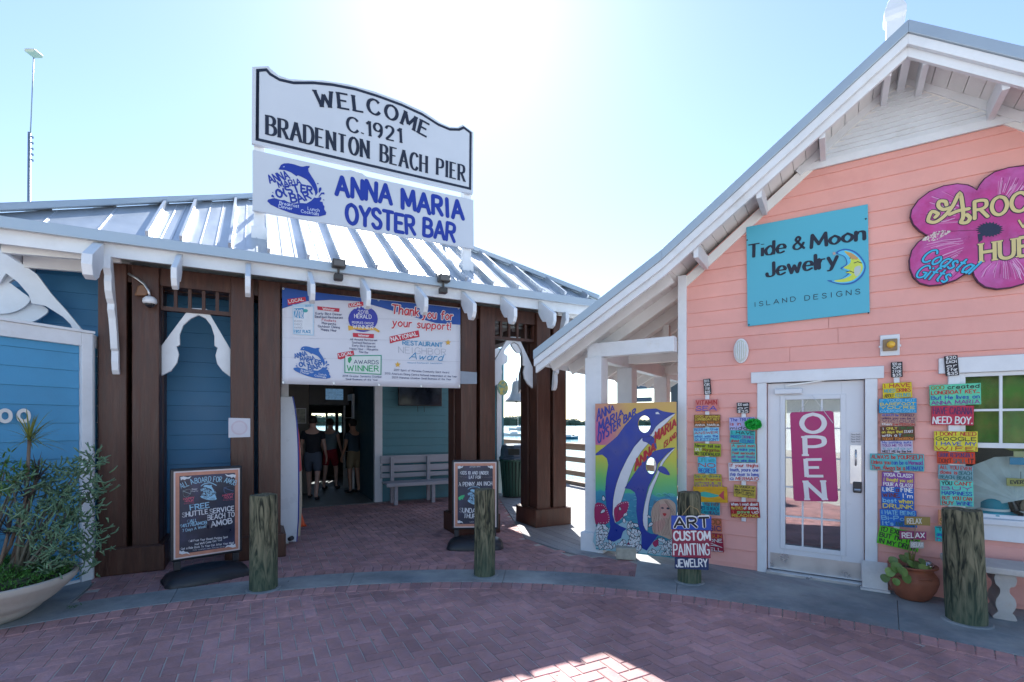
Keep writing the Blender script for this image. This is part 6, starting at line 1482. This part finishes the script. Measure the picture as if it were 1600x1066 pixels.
bs = mat('bench_stone', (.50, .48, .46), .75, var=.18, scale=6, bump=.4, bscale=50, second=(.40, .28, .2), secfac=(.55, .75), sscale=3)
zs = P.on(1570, 890, -.46).y
MB().box(.0, 1.5, .0, .38, zs - .055, zs + .0).build('seat', bs, be, bevel=.012)
LEG = [(.02, 0), (.30, 0), (.31, .02), (.29, .045), (.26, .06), (.29, .09), (.31, .13), (.29, .18), (.24, .21), (.22, .24), (.24, .27), (.30, .285), (.30, zs - .056), (.04, zs - .056), (.04, .285), (.07, .27), (.10, .24), (.09, .20), (.05, .16), (.04, .11), (.07, .07), (.06, .05), (.02, .03)]
for x in (.36, 1.26):
    MB().prism([tuple(v) for v in smooth([Vector((x + (p[0] - .16) * .46, p[1])) for p in LEG], True, 2)], .06, .32).build('leg', bs, be, bevel=.008)
ob = empty('orange_box', P.world(1.44, -.2, zs + .0), P.a, 'small orange block on the left end of the concrete bench behind the bollard', 'box')
ob.location = P.world(1.58, -.3, zs + .006)
MB().box(-.06, .10, -.05, .05, 0, .045).build('block', ink((.8, .25, .05)), ob, bevel=.004)
# ================================================================== UNDER THE PAVILION
bx0 = L.on(598, 757, 3.25).x; bx1 = L.on(712, 757, 3.25).x
bn2 = empty('slatted_bench', L.world(bx0, 3.25, 0), L.a, 'grey white slatted wooden bench against the teal wall', 'bench')
bw_ = bx1 - bx0 + .05; wood = mat('grey_white_timber', (.36, .37, .42), .6, var=.12, scale=6, stretch=(.3, 1, 2))
MB().box(.02, bw_, -.25, .18, .40, .44).build('seat', wood, bn2, bevel=.008)
MB().box(.02, bw_, -.27, -.251, .37, .44).build('seat_edge', wood, bn2, bevel=.004)
for z, h in ((.50, .09), (.62, .13), (.79, .16)): MB().box(.0, bw_, .20, .225, z, z + h).build('back_slat', wood, bn2, bevel=.006)
for x in (.22, bw_ * .62):
    MB().box(x - .035, x + .035, -.20, -.13, 0, .40).build('leg', wood, bn2, bevel=.006); MB().box(x - .035, x + .035, .12, .19, 0, .92).build('leg', wood, bn2, bevel=.006); MB().box(x - .03, x + .03, -.12, .115, .34, .399).build('leg_rail', wood, bn2)
scr = mat('screen_off', (.012, .018, .03), .12, var=.5, scale=4)
a = L.on(622, 634, 3.45); b = L.on(690, 607, 3.45)
tv = empty('television', L.world(a.x, 3.47, a.y), L.a, 'flat black television mounted on the teal wall above the bench', 'television')
MB().box(0, b.x - a.x, -.05, .0, 0, .62).build('casing', black, tv, bevel=.01); MB().box(.02, b.x - a.x - .02, -.053, -.0505, .025, .60).build('screen', scr, tv)
MB().box(.4, .5, .0, .1, .2, .4).build('wall_mount', black, tv)
for x in (.42, .56): MB().tube([(x, .02, .0), (x + .01, .03, -.12)], .005, 5).build('cable', black, tv)
a = L.on(510, 630, 6.0); t2 = empty('indoor_television', L.world(a.x - .25, 5.9, a.y), L.a, 'small glowing television high inside the dim entrance room', 'television')
MB().box(-.15, .85, .0, .08, -.05, .52).build('casing', black, t2, bevel=.01)
MB().box(.22, .62, -.004, -.0005, .08, .34).build('screen', mat('lit_screen', (.12, .25, .42), .3, emis=.18, var=.7, scale=9), t2)
pn = L.on(484, 640, 5.58); wn_ = empty('wall_picture', L.world(L.on(462, 662, 5.58).x, 5.57, L.on(462, 662, 5.58).y), L.a, 'bright framed picture on the cream wall inside the entrance', 'picture')
MB().box(0, .22, -.01, .01, 0, .35).build('frame', white2, wn_); MB().box(.02, .20, -.013, -.0105, .02, .33).build('print', mat('bright_print', (.5, .5, .4), .5, var=.5, scale=14), wn_)
# tall white board with blue edge and others behind it
def bpx(x, y): return (400 + x / 4.1, 620 + y / 4.1)
pb1 = Sign('paddleboard', L, .50, 443.5, 846, 'tall white paddleboard with a blue edge standing beside the brown pillar', 'paddleboard', 'boards leaning by the pillar')
def b1(p): return tuple(pb1.q(*bpx(*p)))
cv = [(232, 0), (246, 70), (257, 160), (264, 270), (268, 400), (270, 600), (268, 780), (258, 928)]
lp_ = [(150, -30)] + [(225, -30)] + cv + [(180, 930), (160, 800)]
MB().prism([b1(p) for p in [(152, 0)] + cv + [(182, 930), (152, 850)]], 0, .03).build('deck', mat('board_white', (.62, .66, .72), .3, var=.06, scale=3), pb1.o, bevel=.003)
MB().prism([b1(p) for p in cv + [(264, 930), (276, 780), (279, 600), (277, 400), (273, 270), (266, 160), (254, 70), (240, -4)]], -.004, .045).build('blue_edge', royal, pb1.o)
MB().tube([(pb1.q(*bpx(215, 945)).x, .01, .02), (pb1.q(*bpx(215, 945)).x + .03, -.03, .04)], .03, 10).build('foot_wheel', black, pb1.o)
pb1.o.location.z += 0
pb2 = Sign('surfboard', L, .95, 468, 838, 'narrow red and cream surfboard edge behind the tall white paddleboard', 'surfboard', 'boards leaning by the pillar')
MB().prism([tuple(pb2.q(x, y)) for x, y in ((464, 838), (464, 690), (470, 700), (471.5, 740), (472, 790), (469, 838))], 0, .05).build('cream_half', mat('board_cream', (.55, .45, .33), .4), pb2.o)
MB().prism([tuple(pb2.q(x, y)) for x, y in ((464, 740), (464, 660), (468, 680), (471.5, 735))], -.006, -.001).build('red_half', mat('board_red', (.5, .03, .05), .4), pb2.o)
cn = ground(474, 823); cone = empty('safety_cone', (cn.x - .06, cn.y + .05, .0), L.a, 'bright orange cone foot poking out behind the paddleboard', 'cone')
orr = mat('cone_orange', (.75, .09, .015), .5); MB().lathe([(.001, .20), (.012, .20), (.06, .03), (.06, .0)], 20).build('cone', orr, cone, smooth=True); MB().box(-.08, .08, -.08, .08, 0, .02).build('foot', orr, cone, bevel=.01)
# notice, dome camera, floodlights
nt2 = Sign('pillar_notice', L, -.012, 357, 683, 'square white notice with a faded round emblem on the second pillar', 'notice')
MB().prism([tuple(nt2.q(*p)) for p in ((357, 653), (391, 654), (391, 683), (357, 684))], 0, .006).build('sheet', ink((.60, .60, .66)), nt2.o)
cq = nt2.q(374, 668.5); shape(nt2.o, 'emblem', ink((.56, .48, .54)), [[(cq.x + .085 * math.cos(t * .3), cq.y + .085 * math.sin(t * .3)) for t in range(21)]], -.001)
shape(nt2.o, 'emblem', ink((.60, .56, .62)), [[(cq.x + .066 * math.cos(t * .3), cq.y + .066 * math.sin(t * .3)) for t in range(21)]], -.0025)
ps = L.on(234, 472, -.10); dc = empty('security_camera', L.world(ps.x, -.10, ps.y), L.a, 'white dome security camera on a curved arm on the left pillar', 'camera')
MB().lathe([(.001, .06), (.04, .055), (.062, .03), (.066, .0), (.06, -.015), (.05, -.02)], 24).build('housing', white, dc, smooth=True)
MB().ball((0, 0, -.02), .048, 16, (1, 1, .9)).build('dome', mat('smoked_dome', (.015, .015, .02), .06), dc, smooth=True)
MB().tube([(0, 0, .06), (-.01, .0, .12), (-.05, .02, .19), (-.12, .06, .25), (-.2, .09, .30)], .013, 8).build('arm', steel, dc, smooth=True)
MB().prism([(-.14, .06), (-.04, .07), (-.0, .12), (-.05, .19), (-.11, .17)], .03, .05).build('bracket_cover', mat('bronze_cover', (.22, .1, .04), .4), dc, bevel=.01)
for px, py in ((529, 422), (693, 444)):
    ps = L.on(px, py, -.50); fl_ = empty('twin_floodlight', L.world(ps.x, -.50, ps.y), L.a, 'dark bronze twin floodlight on the eave, %s the banner' % ('above the left half of' if px < 600 else 'above the right end of'), 'floodlight', 'floodlights on the pavilion eave')
    brz = mat('floodlight_bronze', (.035, .03, .028), .45)
    MB().box(-.075, .075, -.06, .04, .02, .115).build('head', brz, fl_, bevel=.012); MB().box(-.06, .06, -.063, -.0605, .035, .10).build('lens', mat('lamp_lens', (.12, .11, .10), .15), fl_)
    MB().tube([(0, 0, .02), (0, .01, -.05)], .013, 8).build('swivel', brz, fl_); MB().box(-.05, .05, -.03, .06, -.12, -.045).build('junction_box', brz, fl_, bevel=.012); MB().box(-.02, .02, .06, .13, -.1, -.07).build('mount', brz, fl_)
wp_ = Sign('grey_plate', L, -.02, 719, 600, 'plain pale grey plate fixed across the pillar right of the banner', 'plate')
MB().prism([tuple(wp_.q(*p)) for p in ((719, 580), (745, 582), (745, 600), (719, 600))], 0, .015).build('sheet', mat('grey_plate_paint', (.26, .30, .36), .6), wp_.o)
# bell
ps = L.on(807, 628, 5.9); bl = empty('hanging_bell', L.world(ps.x, 5.9, ps.y), L.a, 'large white bell hanging from the rear eave of the pavilion', 'bell')
MB().lathe([(.001, .62), (.05, .61), (.10, .57), (.125, .50), (.135, .38), (.16, .26), (.22, .14), (.32, .04), (.335, .0), (.32, .0), (.2, .12), (.1, .3), (.001, .4)], 32).build('bell_body', mat('bell_white', (.40, .41, .40), .4), bl, smooth=True)
MB().tube([(0, 0, .60), (0, 0, .68)], .03, 8).build('crown', steel, bl); MB().tube([(0, 0, .66), (0, 0, 3.3 - ps.y)], .01, 6).build('chain', steel, bl); MB().ball((0, 0, .02), .05, 10).build('clapper', black, bl)
ps = L.on(786, 606, 3.3); fp = empty('fish_plaque', L.world(ps.x, 3.3, ps.y), L.a, 'round yellow and teal fish plaque beside the white corner board', 'plaque')
MB().prism(oval(.13, .17), 0, .02).build('disc', mat('plaque_teal', (.12, .3, .26), .4, second=(.5, .42, .1), secfac=(.45, .55), sscale=14), fp, bevel=.004)
MB().bar((0, .02, .0), (-.0, .24, .0), .03, .03).build('bracket', steel, fp)
# litter bin
tg = ground(803, 779); tb = empty('litter_bin', (tg.x, tg.y + .28, 0), 0, 'dark green slatted litter bin with a blue grey domed lid', 'bin')
gsl = mat('bin_green', (.018, .075, .055), .5, var=.12)
MB().lathe([(.001, .03), (.22, .03), (.275, .76), (.26, .76), (.24, .76)], 24).build('liner', mat('bin_dark', (.012, .02, .02), .7), tb)
for i in range(24):
    a = 2 * math.pi * i / 24; c_, s_ = math.cos(a), math.sin(a); mb = MB().bar((.235 * c_, .235 * s_, .03), (.30 * c_, .30 * s_, .80), .052, .018, up=(c_, s_, 0)); mb.build('slat', gsl, tb, bevel=.003, seg=1)
MB().lathe([(.30, .78), (.325, .78), (.325, .81), (.31, .82), (.29, .82)], 24).build('rim', gsl, tb)
lidm = mat('bin_lid', (.05, .085, .13), .35)
MB().lathe([(.31, .822), (.33, .83), (.33, .87), (.30, .88), (.29, 1.05), (.27, 1.12), (.22, 1.15), (.001, 1.155)], 8).build('lid', lidm, tb, bevel=.012)
MB().box(-.12, .12, -.30, -.26, .93, 1.06).build('opening', mat('bin_dark', (.012, .02, .02), .7), tb)
MB().lathe([(.24, 0), (.25, 0), (.25, .03), (.24, .03)], 20).build('foot_ring', black, tb)
# distant blue grey frame on the pier
gf = empty('pier_gate_frame', P.world(-2.9, 5.2, 0), P.a, 'blue grey metal frame standing on the pier beyond the porch', 'frame')
fm_ = mat('blue_grey_metal', (.10, .17, .24), .5)
MB().box(.55, .72, 0, .12, 0, 2.62).build('post', fm_, gf); MB().box(-.45, .549, .0, .1, 2.40, 2.62).build('beam', fm_, gf); MB().box(-.45, -.25, 0, .1, 2.1, 2.399).build('bracket', fm_, gf); MB().box(-.249, .1, 0, .1, 2.1, 2.2).build('beam', fm_, gf)
# light pole beyond the roof
lpX = (45 - 800) / FOC * 22; lpo = empty('light_pole', (lpX, 22, 0), 0, 'tall thin light pole with a flat lamp head, rising behind the left roof', 'lamp post')
zt = lambda y: EYE + (662 - y) / FOC * 22
pm_ = mat('pole_metal', (.22, .28, .36), .4, metal=.4)
MB().tube([(-.06, 0, 0), (.03, 0, zt(207))], [.085, .06], 12).build('lower_pole', pm_, lpo, smooth=True); MB().tube([(.07, 0, zt(209)), (.22, 0, zt(90))], .022, 8).build('upper_pole', pm_, lpo, smooth=True)
MB().box(-.0, .44, -.22, .22, zt(86), zt(81)).build('lamp_head', mat('lamp_head_grey', (.45, .5, .42), .4), lpo, bevel=.03)
for i in range(5): MB().box(.12, .17, -.05, .05, zt(216 + i * 9), zt(213 + i * 9)).build('step_peg', pm_, lpo)
MB().bar((-.22, 0, zt(321)), (.1, 0, zt(327)), .12, .10).build('side_light', white2, lpo)
# ================================================================== PEOPLE
def skin_mesh(name, verts, edges, radii, m, parent, sub=2, root=0):
    me = bpy.data.meshes.new(name); me.from_pydata([tuple(v) for v in verts], edges, []); me.update()
    o = bpy.data.objects.new(name, me); col.objects.link(o)
    sk = o.modifiers.new('skin', 'SKIN')
    if not me.skin_vertices: me.skin_vertices.new() if hasattr(me.skin_vertices, 'new') else None
    lay = me.skin_vertices[0]
    for i, r in enumerate(radii):
        r = r if isinstance(r, tuple) else (r, r); lay.data[i].radius = r; lay.data[i].use_root = (i == root)
    s2 = o.modifiers.new('sub', 'SUBSURF'); s2.levels = sub; s2.render_levels = sub
    dg = bpy.context.evaluated_depsgraph_get(); ev_ = o.evaluated_get(dg); nm = bpy.data.meshes.new_from_object(ev_); nm.name = name
    nm.polygons.foreach_set('use_smooth', [True] * len(nm.polygons)); nm.materials.clear(); nm.materials.append(m)
    bpy.data.objects.remove(o); o = bpy.data.objects.new(name, nm); col.objects.link(o); o.parent = parent
    return o
def person(loc, rz, H, label, shirt_c, shorts_c, walk=.12, sleeve=.5, bend=0.0, arm=(.05, .05), cap=False, skin_c=skin, shorts_len=.55):
    """a standing or walking adult facing +y in own axes"""
    s = H / 1.75; p = empty('person', loc, rz, label, 'person')
    V = lambda x, y, z: Vector((x * s, y * s, z * s))
    vs = [V(0, 0, .95), V(0, 0, 1.08), V(0, .01 + bend * .3, 1.25), V(0, bend * .6, 1.42), V(0, bend * .8, 1.52), V(0, bend, 1.60), V(0, bend + .01, 1.68)]
    ra = [(.115, .085), (.11, .08), (.15, .10), (.135, .085), (.052, .055), (.072, .085), (.062, .075)]
    es = [(i, i + 1) for i in range(6)]
    def chain(start, pts, rs):
        k = start
        for q_, r in zip(pts, rs): vs.append(q_); ra.append(tuple(x_ * s for x_ in r) if isinstance(r, tuple) else r * s); es.append((k, len(vs) - 1)); k = len(vs) - 1
        return k
    ra = [tuple(x_ * s for x_ in r) for r in ra]
    legs = []; arms = []
    for sx, w_, aa in ((-1, walk, arm[0]), (1, -walk, arm[1])):
        lg_ = [V(sx * .10, .0, .88), V(sx * .105, w_ * .6 + .02, .50), V(sx * .10, w_ - .03, .10), V(sx * .105, w_ + .0, .035), V(sx * .115, w_ + .13, .025)]
        chain(0, lg_, [.085, .056, .038, .038, .03]); legs.append(lg_)
        ar_ = [V(sx * .185, bend * .6, 1.40), V(sx * .235, bend * .6 + .0, 1.13), V(sx * .24, bend * .6 + .10 + aa, .89), V(sx * .235, bend * .6 + .13 + aa, .82)]
        k = chain(3, ar_, [.048, .037, .026, (.035, .018)]); arms.append(ar_)
        for f in range(4): b_ = ar_[-1] + V(-sx * .0, -.028 + f * .019, -.03); chain(k, [b_ + V(-sx * .006, .0, -.025 - .006 * (1 if f in (1, 2) else 0)), b_ + V(-sx * .018, 0, -.06)], [.009, .0075])
        chain(k, [ar_[-1] + V(-sx * .01, .035, -.01), ar_[-1] + V(-sx * .015, .05, -.045)], [.010, .008])
    skin_mesh('body', vs, es, ra, skin_c, p)
    # shirt
    v2 = [V(0, 0, .80), V(0, 0, 1.08), V(0, .01 + bend * .3, 1.25), V(0, bend * .6, 1.41), V(0, bend * .72, 1.47)]; r2 = [(.172 * s, .122 * s), (.160 * s, .118 * s), (.175 * s, .122 * s), (.158 * s, .104 * s), (.075 * s, .07 * s)]; e2 = [(0, 1), (1, 2), (2, 3), (3, 4)]
    for ar_ in arms:
        v2.append(ar_[0]); r2.append((.066 * s,) * 2); e2.append((3, len(v2) - 1)); v2.append(ar_[0].lerp(ar_[1], sleeve)); r2.append((.056 * s,) * 2); e2.append((len(v2) - 2, len(v2) - 1))
    skin_mesh('shirt', v2, e2, r2, shirt_c, p)
    v3 = [V(0, 0, 1.08), V(0, 0, .90)]; r3 = [(.165 * s, .12 * s), (.168 * s, .125 * s)]; e3 = [(0, 1)]
    for lg_ in legs:
        v3.append(lg_[0] - V(0, 0, .04)); r3.append((.105 * s,) * 2); e3.append((1, len(v3) - 1)); v3.append(lg_[0].lerp(lg_[1], shorts_len * 1.5)); r3.append((.088 * s,) * 2); e3.append((len(v3) - 2, len(v3) - 1))
    skin_mesh('shorts', v3, e3, r3, shorts_c, p)
    hr = MB().ball((0, (bend - .012) * s, 1.665 * s), .108 * s, 16, (.82, .98, 1.0)); hr.v = [v for v in hr.v]
    hc = mat('dark_hair', (.02, .015, .012), .7)
    # hair keeps off the face: squash the front
    hr.v = [(v[0], min(v[1], (bend + .055) * s) if v[2] < 1.69 * s else v[1], max(v[2], 1.60 * s)) for v in hr.v]
    hr.build('cap' if cap else 'hair', mat('cap_teal', (.03, .10, .11), .7) if cap else hc, p, smooth=True)
    MB().ball((0, (bend + .10) * s, 1.625 * s), .016 * s, 8, (1, 1.2, 1.5)).build('nose', skin_c, p, smooth=True)
    for sx in (-1, 1):
        MB().ball((sx * .083 * s, (bend) * s, 1.63 * s), .024 * s, 8, (.4, .8, 1.2)).build('ear', skin_c, p, smooth=True)
        MB().ball((sx * .03 * s, (bend + .083) * s, 1.65 * s), .011 * s, 8).build('eye', hc, p)
    MB().ball((0, (bend + .088) * s, 1.585 * s), .018 * s, 8, (1.3, .4, .4)).build('mouth', mat('lips', (.3, .1, .08), .5), p)
    for lg_ in legs:
        f = lg_[3]; MB().ball((f.x, f.y + .05 * s, .045 * s), .06 * s, 12, (.8, 2.1, .72)).build('shoe', black, p, smooth=True)
    return p
g1 = ground(489, 781); g2 = ground(509, 768); g3 = ground(553, 771)
darkt = mat('tee_black', (.012, .014, .022), .85); greys = mat('shorts_slate', (.07, .085, .12), .85); gb = mat('tank_grey_blue', (.16, .22, .27), .85); rds = mat('shorts_red', (.26, .012, .025), .85); nv = mat('tee_navy', (.03, .05, .07), .85); kh = mat('shorts_khaki', (.23, .17, .10), .85)
skl = mat('skin_light', (.5, .3, .24), .55)
person((g1.x, g1.y, .012), R(8), 1.74, 'person seen from behind in a black tee and slate shorts, walking into the entrance', darkt, greys, walk=.14, sleeve=.55, skin_c=skl)
person((g2.x, g2.y + .3, .012), R(-6), 1.70, 'person seen from behind in a grey blue tank top and red shorts', gb, rds, walk=-.12, sleeve=.15, skin_c=skl)
person((g3.x, g3.y, .012), R(62), 1.68, 'person in a navy tee and khaki shorts standing sideways inside the doorway', nv, kh, walk=.03, sleeve=.5, bend=.05, arm=(.0, .03))
gq = ground(463, 768); person((gq.x - .02, gq.y + .6, .012), R(0), 1.62, 'person in a teal cap mostly hidden behind the paddleboard', darkt, greys, cap=True)
# ================================================================== PLANTER AND PLANTS
PC = Vector((-4.27, 4.02, .004))
plb = empty('planter_bowl', PC, 0, 'wide cream ribbed planter bowl at the lower left corner', 'planter')
crp = mat('planter_cream', (.55, .50, .44), .7, var=.1, scale=4, bump=.2, bscale=30, second=(.38, .34, .28), secfac=(.55, .8))
MB().lathe([(.001, 0), (.24, 0), (.27, .02), (.34, .07), (.345, .085), (.40, .12), (.46, .17), (.465, .185), (.52, .23), (.56, .28), (.575, .30), (.575, .335), (.555, .34), (.535, .32), (.50, .28), (.001, .27)], 56).build('bowl', crp, plb, smooth=True).modifiers.new('e', 'EDGE_SPLIT').split_angle = R(45)
MB().lathe([(.001, .30), (.53, .30)], 30).build('soil', mat('soil', (.05, .035, .025), .95), plb)
rd = random.Random(21)
fern = mat('fern_green', (.045, .16, .02), .6, var=.45, scale=20)
mb = MB()
for i in range(5200):
    a = rd.uniform(0, 6.283); r = .54 * math.sqrt(rd.random()); z = .31 + .10 * (1 - (r / .56) ** 2) + rd.uniform(-.02, .07) ; c_ = Vector((r * math.cos(a), r * math.sin(a), z))
    d = Vector((rd.gauss(0, .6), rd.gauss(0, .6), 1)).normalized(); u = d.orthogonal().normalized(); w_ = .0045; l_ = rd.uniform(.02, .045); t_ = rd.uniform(0, 6.28); uu = u * math.cos(t_) + d.cross(u) * math.sin(t_)
    mb.add([c_ - uu * w_, c_ + uu * w_, c_ + d * l_ + uu * w_ * .3 + uu * .01], [(0, 1, 2)])
fo = mb.build('ground_fern', fern, None); fo.location = PC; tag(fo, 'bright green feathery ground cover filling the planter bowl', 'ground cover', kind='stuff')
# leaf spears
def spear(mb, base, d, l, w, droop=.3, n=4):
    d = Vector(d).normalized(); sd_ = d.cross(Vector((0, 0, 1))); sd_ = sd_.normalized() if sd_.length > .01 else Vector((1, 0, 0)); p = Vector(base); vs = []; fs = []
    for i in range(n + 1):
        t = i / n; ww = w * (1 - t) ** .7 * (.5 + min(.5, t * 2)); vs += [tuple(p - sd_ * ww), tuple(p + sd_ * ww)]
        d2 = (d + Vector((0, 0, -droop * t * 1.3))).normalized(); p = p + d2 * l / n
    for i in range(n): fs.append((2 * i, 2 * i + 1, 2 * i + 3, 2 * i + 2))
    mb.add(vs, fs)
def dracaena(stem, heads, label, mname, mc, n=40, ll=.2):
    t = empty('dracaena', PC, 0, label, 'plant', 'spiky plants in the planter')
    MB().tube(stem, [.016, .013, .011, .010][:len(stem)], 8).build('stem', mat('cane_brown', (.16, .12, .09), .8, bump=.4), t, smooth=True)
    m_ = mat(mname, mc, .45, var=.4, scale=14)
    for h in heads:
        mb = MB()
        for i in range(n):
            el = rd.uniform(-.25, 1.4); az = rd.uniform(0, 6.283); spear(mb, Vector(h) + Vector((0, 0, rd.uniform(-.05, .02))), (math.cos(az) * math.cos(el), math.sin(az) * math.cos(el), math.sin(el)), ll * rd.uniform(.7, 1.15), .0075, .35)
        tag(mb.build('leaf_rosette', m_, t), kind='stuff')
def at_px(px, py, Y): return Vector(((px - 800) / FOC * Y, Y, EYE + (662 - py) / FOC * Y)) - PC
h1p = at_px(46, 684, 4.05); h2p = at_px(58, 745, 4.15); h3p = at_px(42, 775, 4.0); h4p = at_px(14, 830, 3.95)
dracaena([(.2, .02, .28), h1p * .6 + Vector((.1, .02, .1)), h1p], [h1p], 'tallest spiky dracaena in the planter, in front of the house numerals', 'spear_olive', (.17, .20, .05), 60, .26)
dracaena([(.10, .06, .28), h2p * .6 + Vector((.04, .02, .1)), h2p], [h2p], 'darker plum spiky dracaena below the tall one', 'spear_plum', (.055, .05, .05), 46, .2)
dracaena([(.02, -.04, .28), h3p * .6, h3p], [h3p], 'lower dark spiky dracaena amid the shrub', 'spear_plum', (.055, .05, .05), 40, .19)
dracaena([(-.02, -.04, .28), h4p * .6, h4p], [h4p], 'lowest dark spiky dracaena at the left edge of the planter', 'spear_plum', (.055, .05, .05), 36, .2)
# pencil bush: woody limbs with many finger like shoots
pbsh = empty('pencil_bush', PC, 0, 'grey green bushy succulent with finger like shoots spreading over the planter', 'shrub')
wood_ = mat('bush_limb', (.13, .13, .10), .75, var=.25, bump=.4)
tops = []
for tx, ty_, Y in ((35, 800, 3.9), (75, 790, 4.15), (105, 770, 4.25), (120, 735, 4.3), (140, 720, 4.4), (95, 830, 4.1), (125, 815, 4.3), (145, 850, 4.35), (60, 755, 4.3), (20, 760, 3.9), (110, 860, 4.25), (80, 880, 4.05), (135, 780, 4.4), (70, 850, 4.0), (90, 735, 4.45), (150, 760, 4.45), (105, 800, 4.2), (50, 830, 4.0), (130, 880, 4.35), (85, 765, 4.3), (118, 835, 4.2)):
    p = at_px(tx, ty_, Y); tops.append(p); b0 = Vector((rd.uniform(-.05, .12), rd.uniform(-.08, .08), .28)) + Vector((.12, 0, 0)); m_ = b0.lerp(p, .5) + Vector((rd.uniform(-.05, .05), 0, -.04))
    MB().tube([b0, m_, p], [.018, .012, .006], 7).build('limb', wood_, pbsh, smooth=True)
shoot = mat('shoot_green', (.11, .21, .12), .5, var=.35, scale=10, second=(.19, .30, .18), secfac=(.5, .7), sscale=8)
for p in tops:
    mb = MB()
    for i in range(34):
        c_ = p + Vector((rd.gauss(0, .06), rd.gauss(0, .06), rd.gauss(-.02, .055))); d = Vector((rd.gauss(.15, .7), rd.gauss(-.1, .6), rd.uniform(.0, 1.1))).normalized(); l_ = rd.uniform(.05, .10)
        e1_ = c_ + d * l_ * .6; mb.tube([c_, e1_, e1_ + (d + Vector((0, 0, .35))).normalized() * l_ * .5], [.0055, .006, .0032], 5)
        for k in range(rd.choice((1, 2))):
            d2 = (d + Vector((rd.gauss(0, .5), rd.gauss(0, .5), rd.gauss(.2, .4)))).normalized(); mb.tube([e1_, e1_ + d2 * l_ * .6], [.0055, .0033], 5)
    tag(mb.build('shoot_cluster', shoot, pbsh, smooth=True), kind='stuff')
# leafy croton at the left edge with red tips
cr = empty('leafy_shrub', PC, 0, 'green leafy shrub with a few red tips at the left edge of the planter', 'shrub')
for tx, ty_, Y in ((8, 735, 3.9), (32, 738, 4.0), (2, 770, 3.85), (20, 755, 4.0), (-20, 740, 3.9), (45, 732, 4.1), (8, 720, 4.0)):
    p = at_px(tx, ty_, Y); b0 = Vector((-.02, -.02, .28)); MB().tube([b0, b0.lerp(p, .5) + Vector((-.04, 0, 0)), p], [.016, .010, .005], 7).build('limb', wood_, cr, smooth=True)
    mb = MB()
    for i in range(46):
        spear(mb, p + Vector((rd.gauss(0, .035), rd.gauss(0, .035), rd.gauss(0, .03))), (rd.gauss(0, 1), rd.gauss(0, 1), rd.gauss(.3, .6)), rd.uniform(.05, .10), .010, .3, 3)
    tag(mb.build('leaf_cluster', mat('croton_leaf', (.09, .20, .04), .45, var=.4, scale=20), cr), kind='stuff')
    mb = MB()
    for i in range(2): spear(mb, p + Vector((rd.gauss(0, .03), -.05, .02)), (rd.gauss(0, 1), -.6, .6), .05, .008, .2, 3)
    tag(mb.build('red_tip', mat('croton_red', (.45, .06, .03), .45), cr), kind='stuff')
# weeds and litter on the paving
wd = empty('paving_weed', ground(113, 950), 0, 'small green weed growing in a paving joint near the planter', 'weed')
mb = MB()
for i in range(26): spear(mb, (rd.gauss(0, .02), rd.gauss(0, .02), 0), (rd.gauss(0, 1), rd.gauss(0, 1), .8), rd.uniform(.02, .05), .004, .5, 3)
tag(mb.build('blades', fern, wd), kind='stuff')
mb = MB()
for i in range(90):
    x = rd.uniform(-3.2, 4.2); y = rd.uniform(2.9, 5.6); a = rd.uniform(0, 3.14); s_ = rd.uniform(.004, .013)
    c_ = Vector((x, y, .0095)); u = Vector((math.cos(a), math.sin(a), 0)) * s_; v = Vector((-math.sin(a), math.cos(a), 0)) * s_ * .4
    mb.add([c_ - u, c_ + v + Vector((0, 0, .002)), c_ + u, c_ - v], [(0, 1, 2, 3)])
lf_ = mb.build('leaf_litter', mat('dry_leaf', (.07, .045, .03), .8, var=.5, scale=30), None); tag(lf_, 'scattered dry leaf crumbs on the paving', 'leaf litter', kind='stuff')

# long pale building across the road, behind the camera; the door and window glass mirror it
ob_ = empty('roadside_building', (2, -17, 0), R(180), 'long pale low building across the road, seen only mirrored in the door glass', 'building')
MB().box(-16, 16, 0, 6, 0, 3.1).build('wall', mat('pale_render', (.55, .58, .60), .8, var=.06, scale=1), ob_)
MB().prism([(-.9, 3.1), (6.9, 3.1), (3, 4.6)], -16.6, 16.6, ax='x').build('roof', roofm, ob_)
for i in range(9):
    x = -14 + i * 3.5
    if i % 3 == 1: MB().box(x - .5, x + .5, -.04, .0, 0, 2.1).build('door', bluek, ob_)
    else: MB().box(x - .8, x + .8, -.04, .0, .9, 2.2).build('window', dk, ob_)

mb = MB(); rd = random.Random(31)
for k in range(7):
    a = rd.uniform(2.2, 4.6); spear(mb, (rd.uniform(-.03, .03), -.02, .02), (.55 * math.cos(a) * .6, -.25, 1), rd.uniform(.24, .38), .006, .8, 6)
tag(mb.build('long_leaves', mat('spear_olive', (.17, .20, .05), .45), suc), kind='stuff')
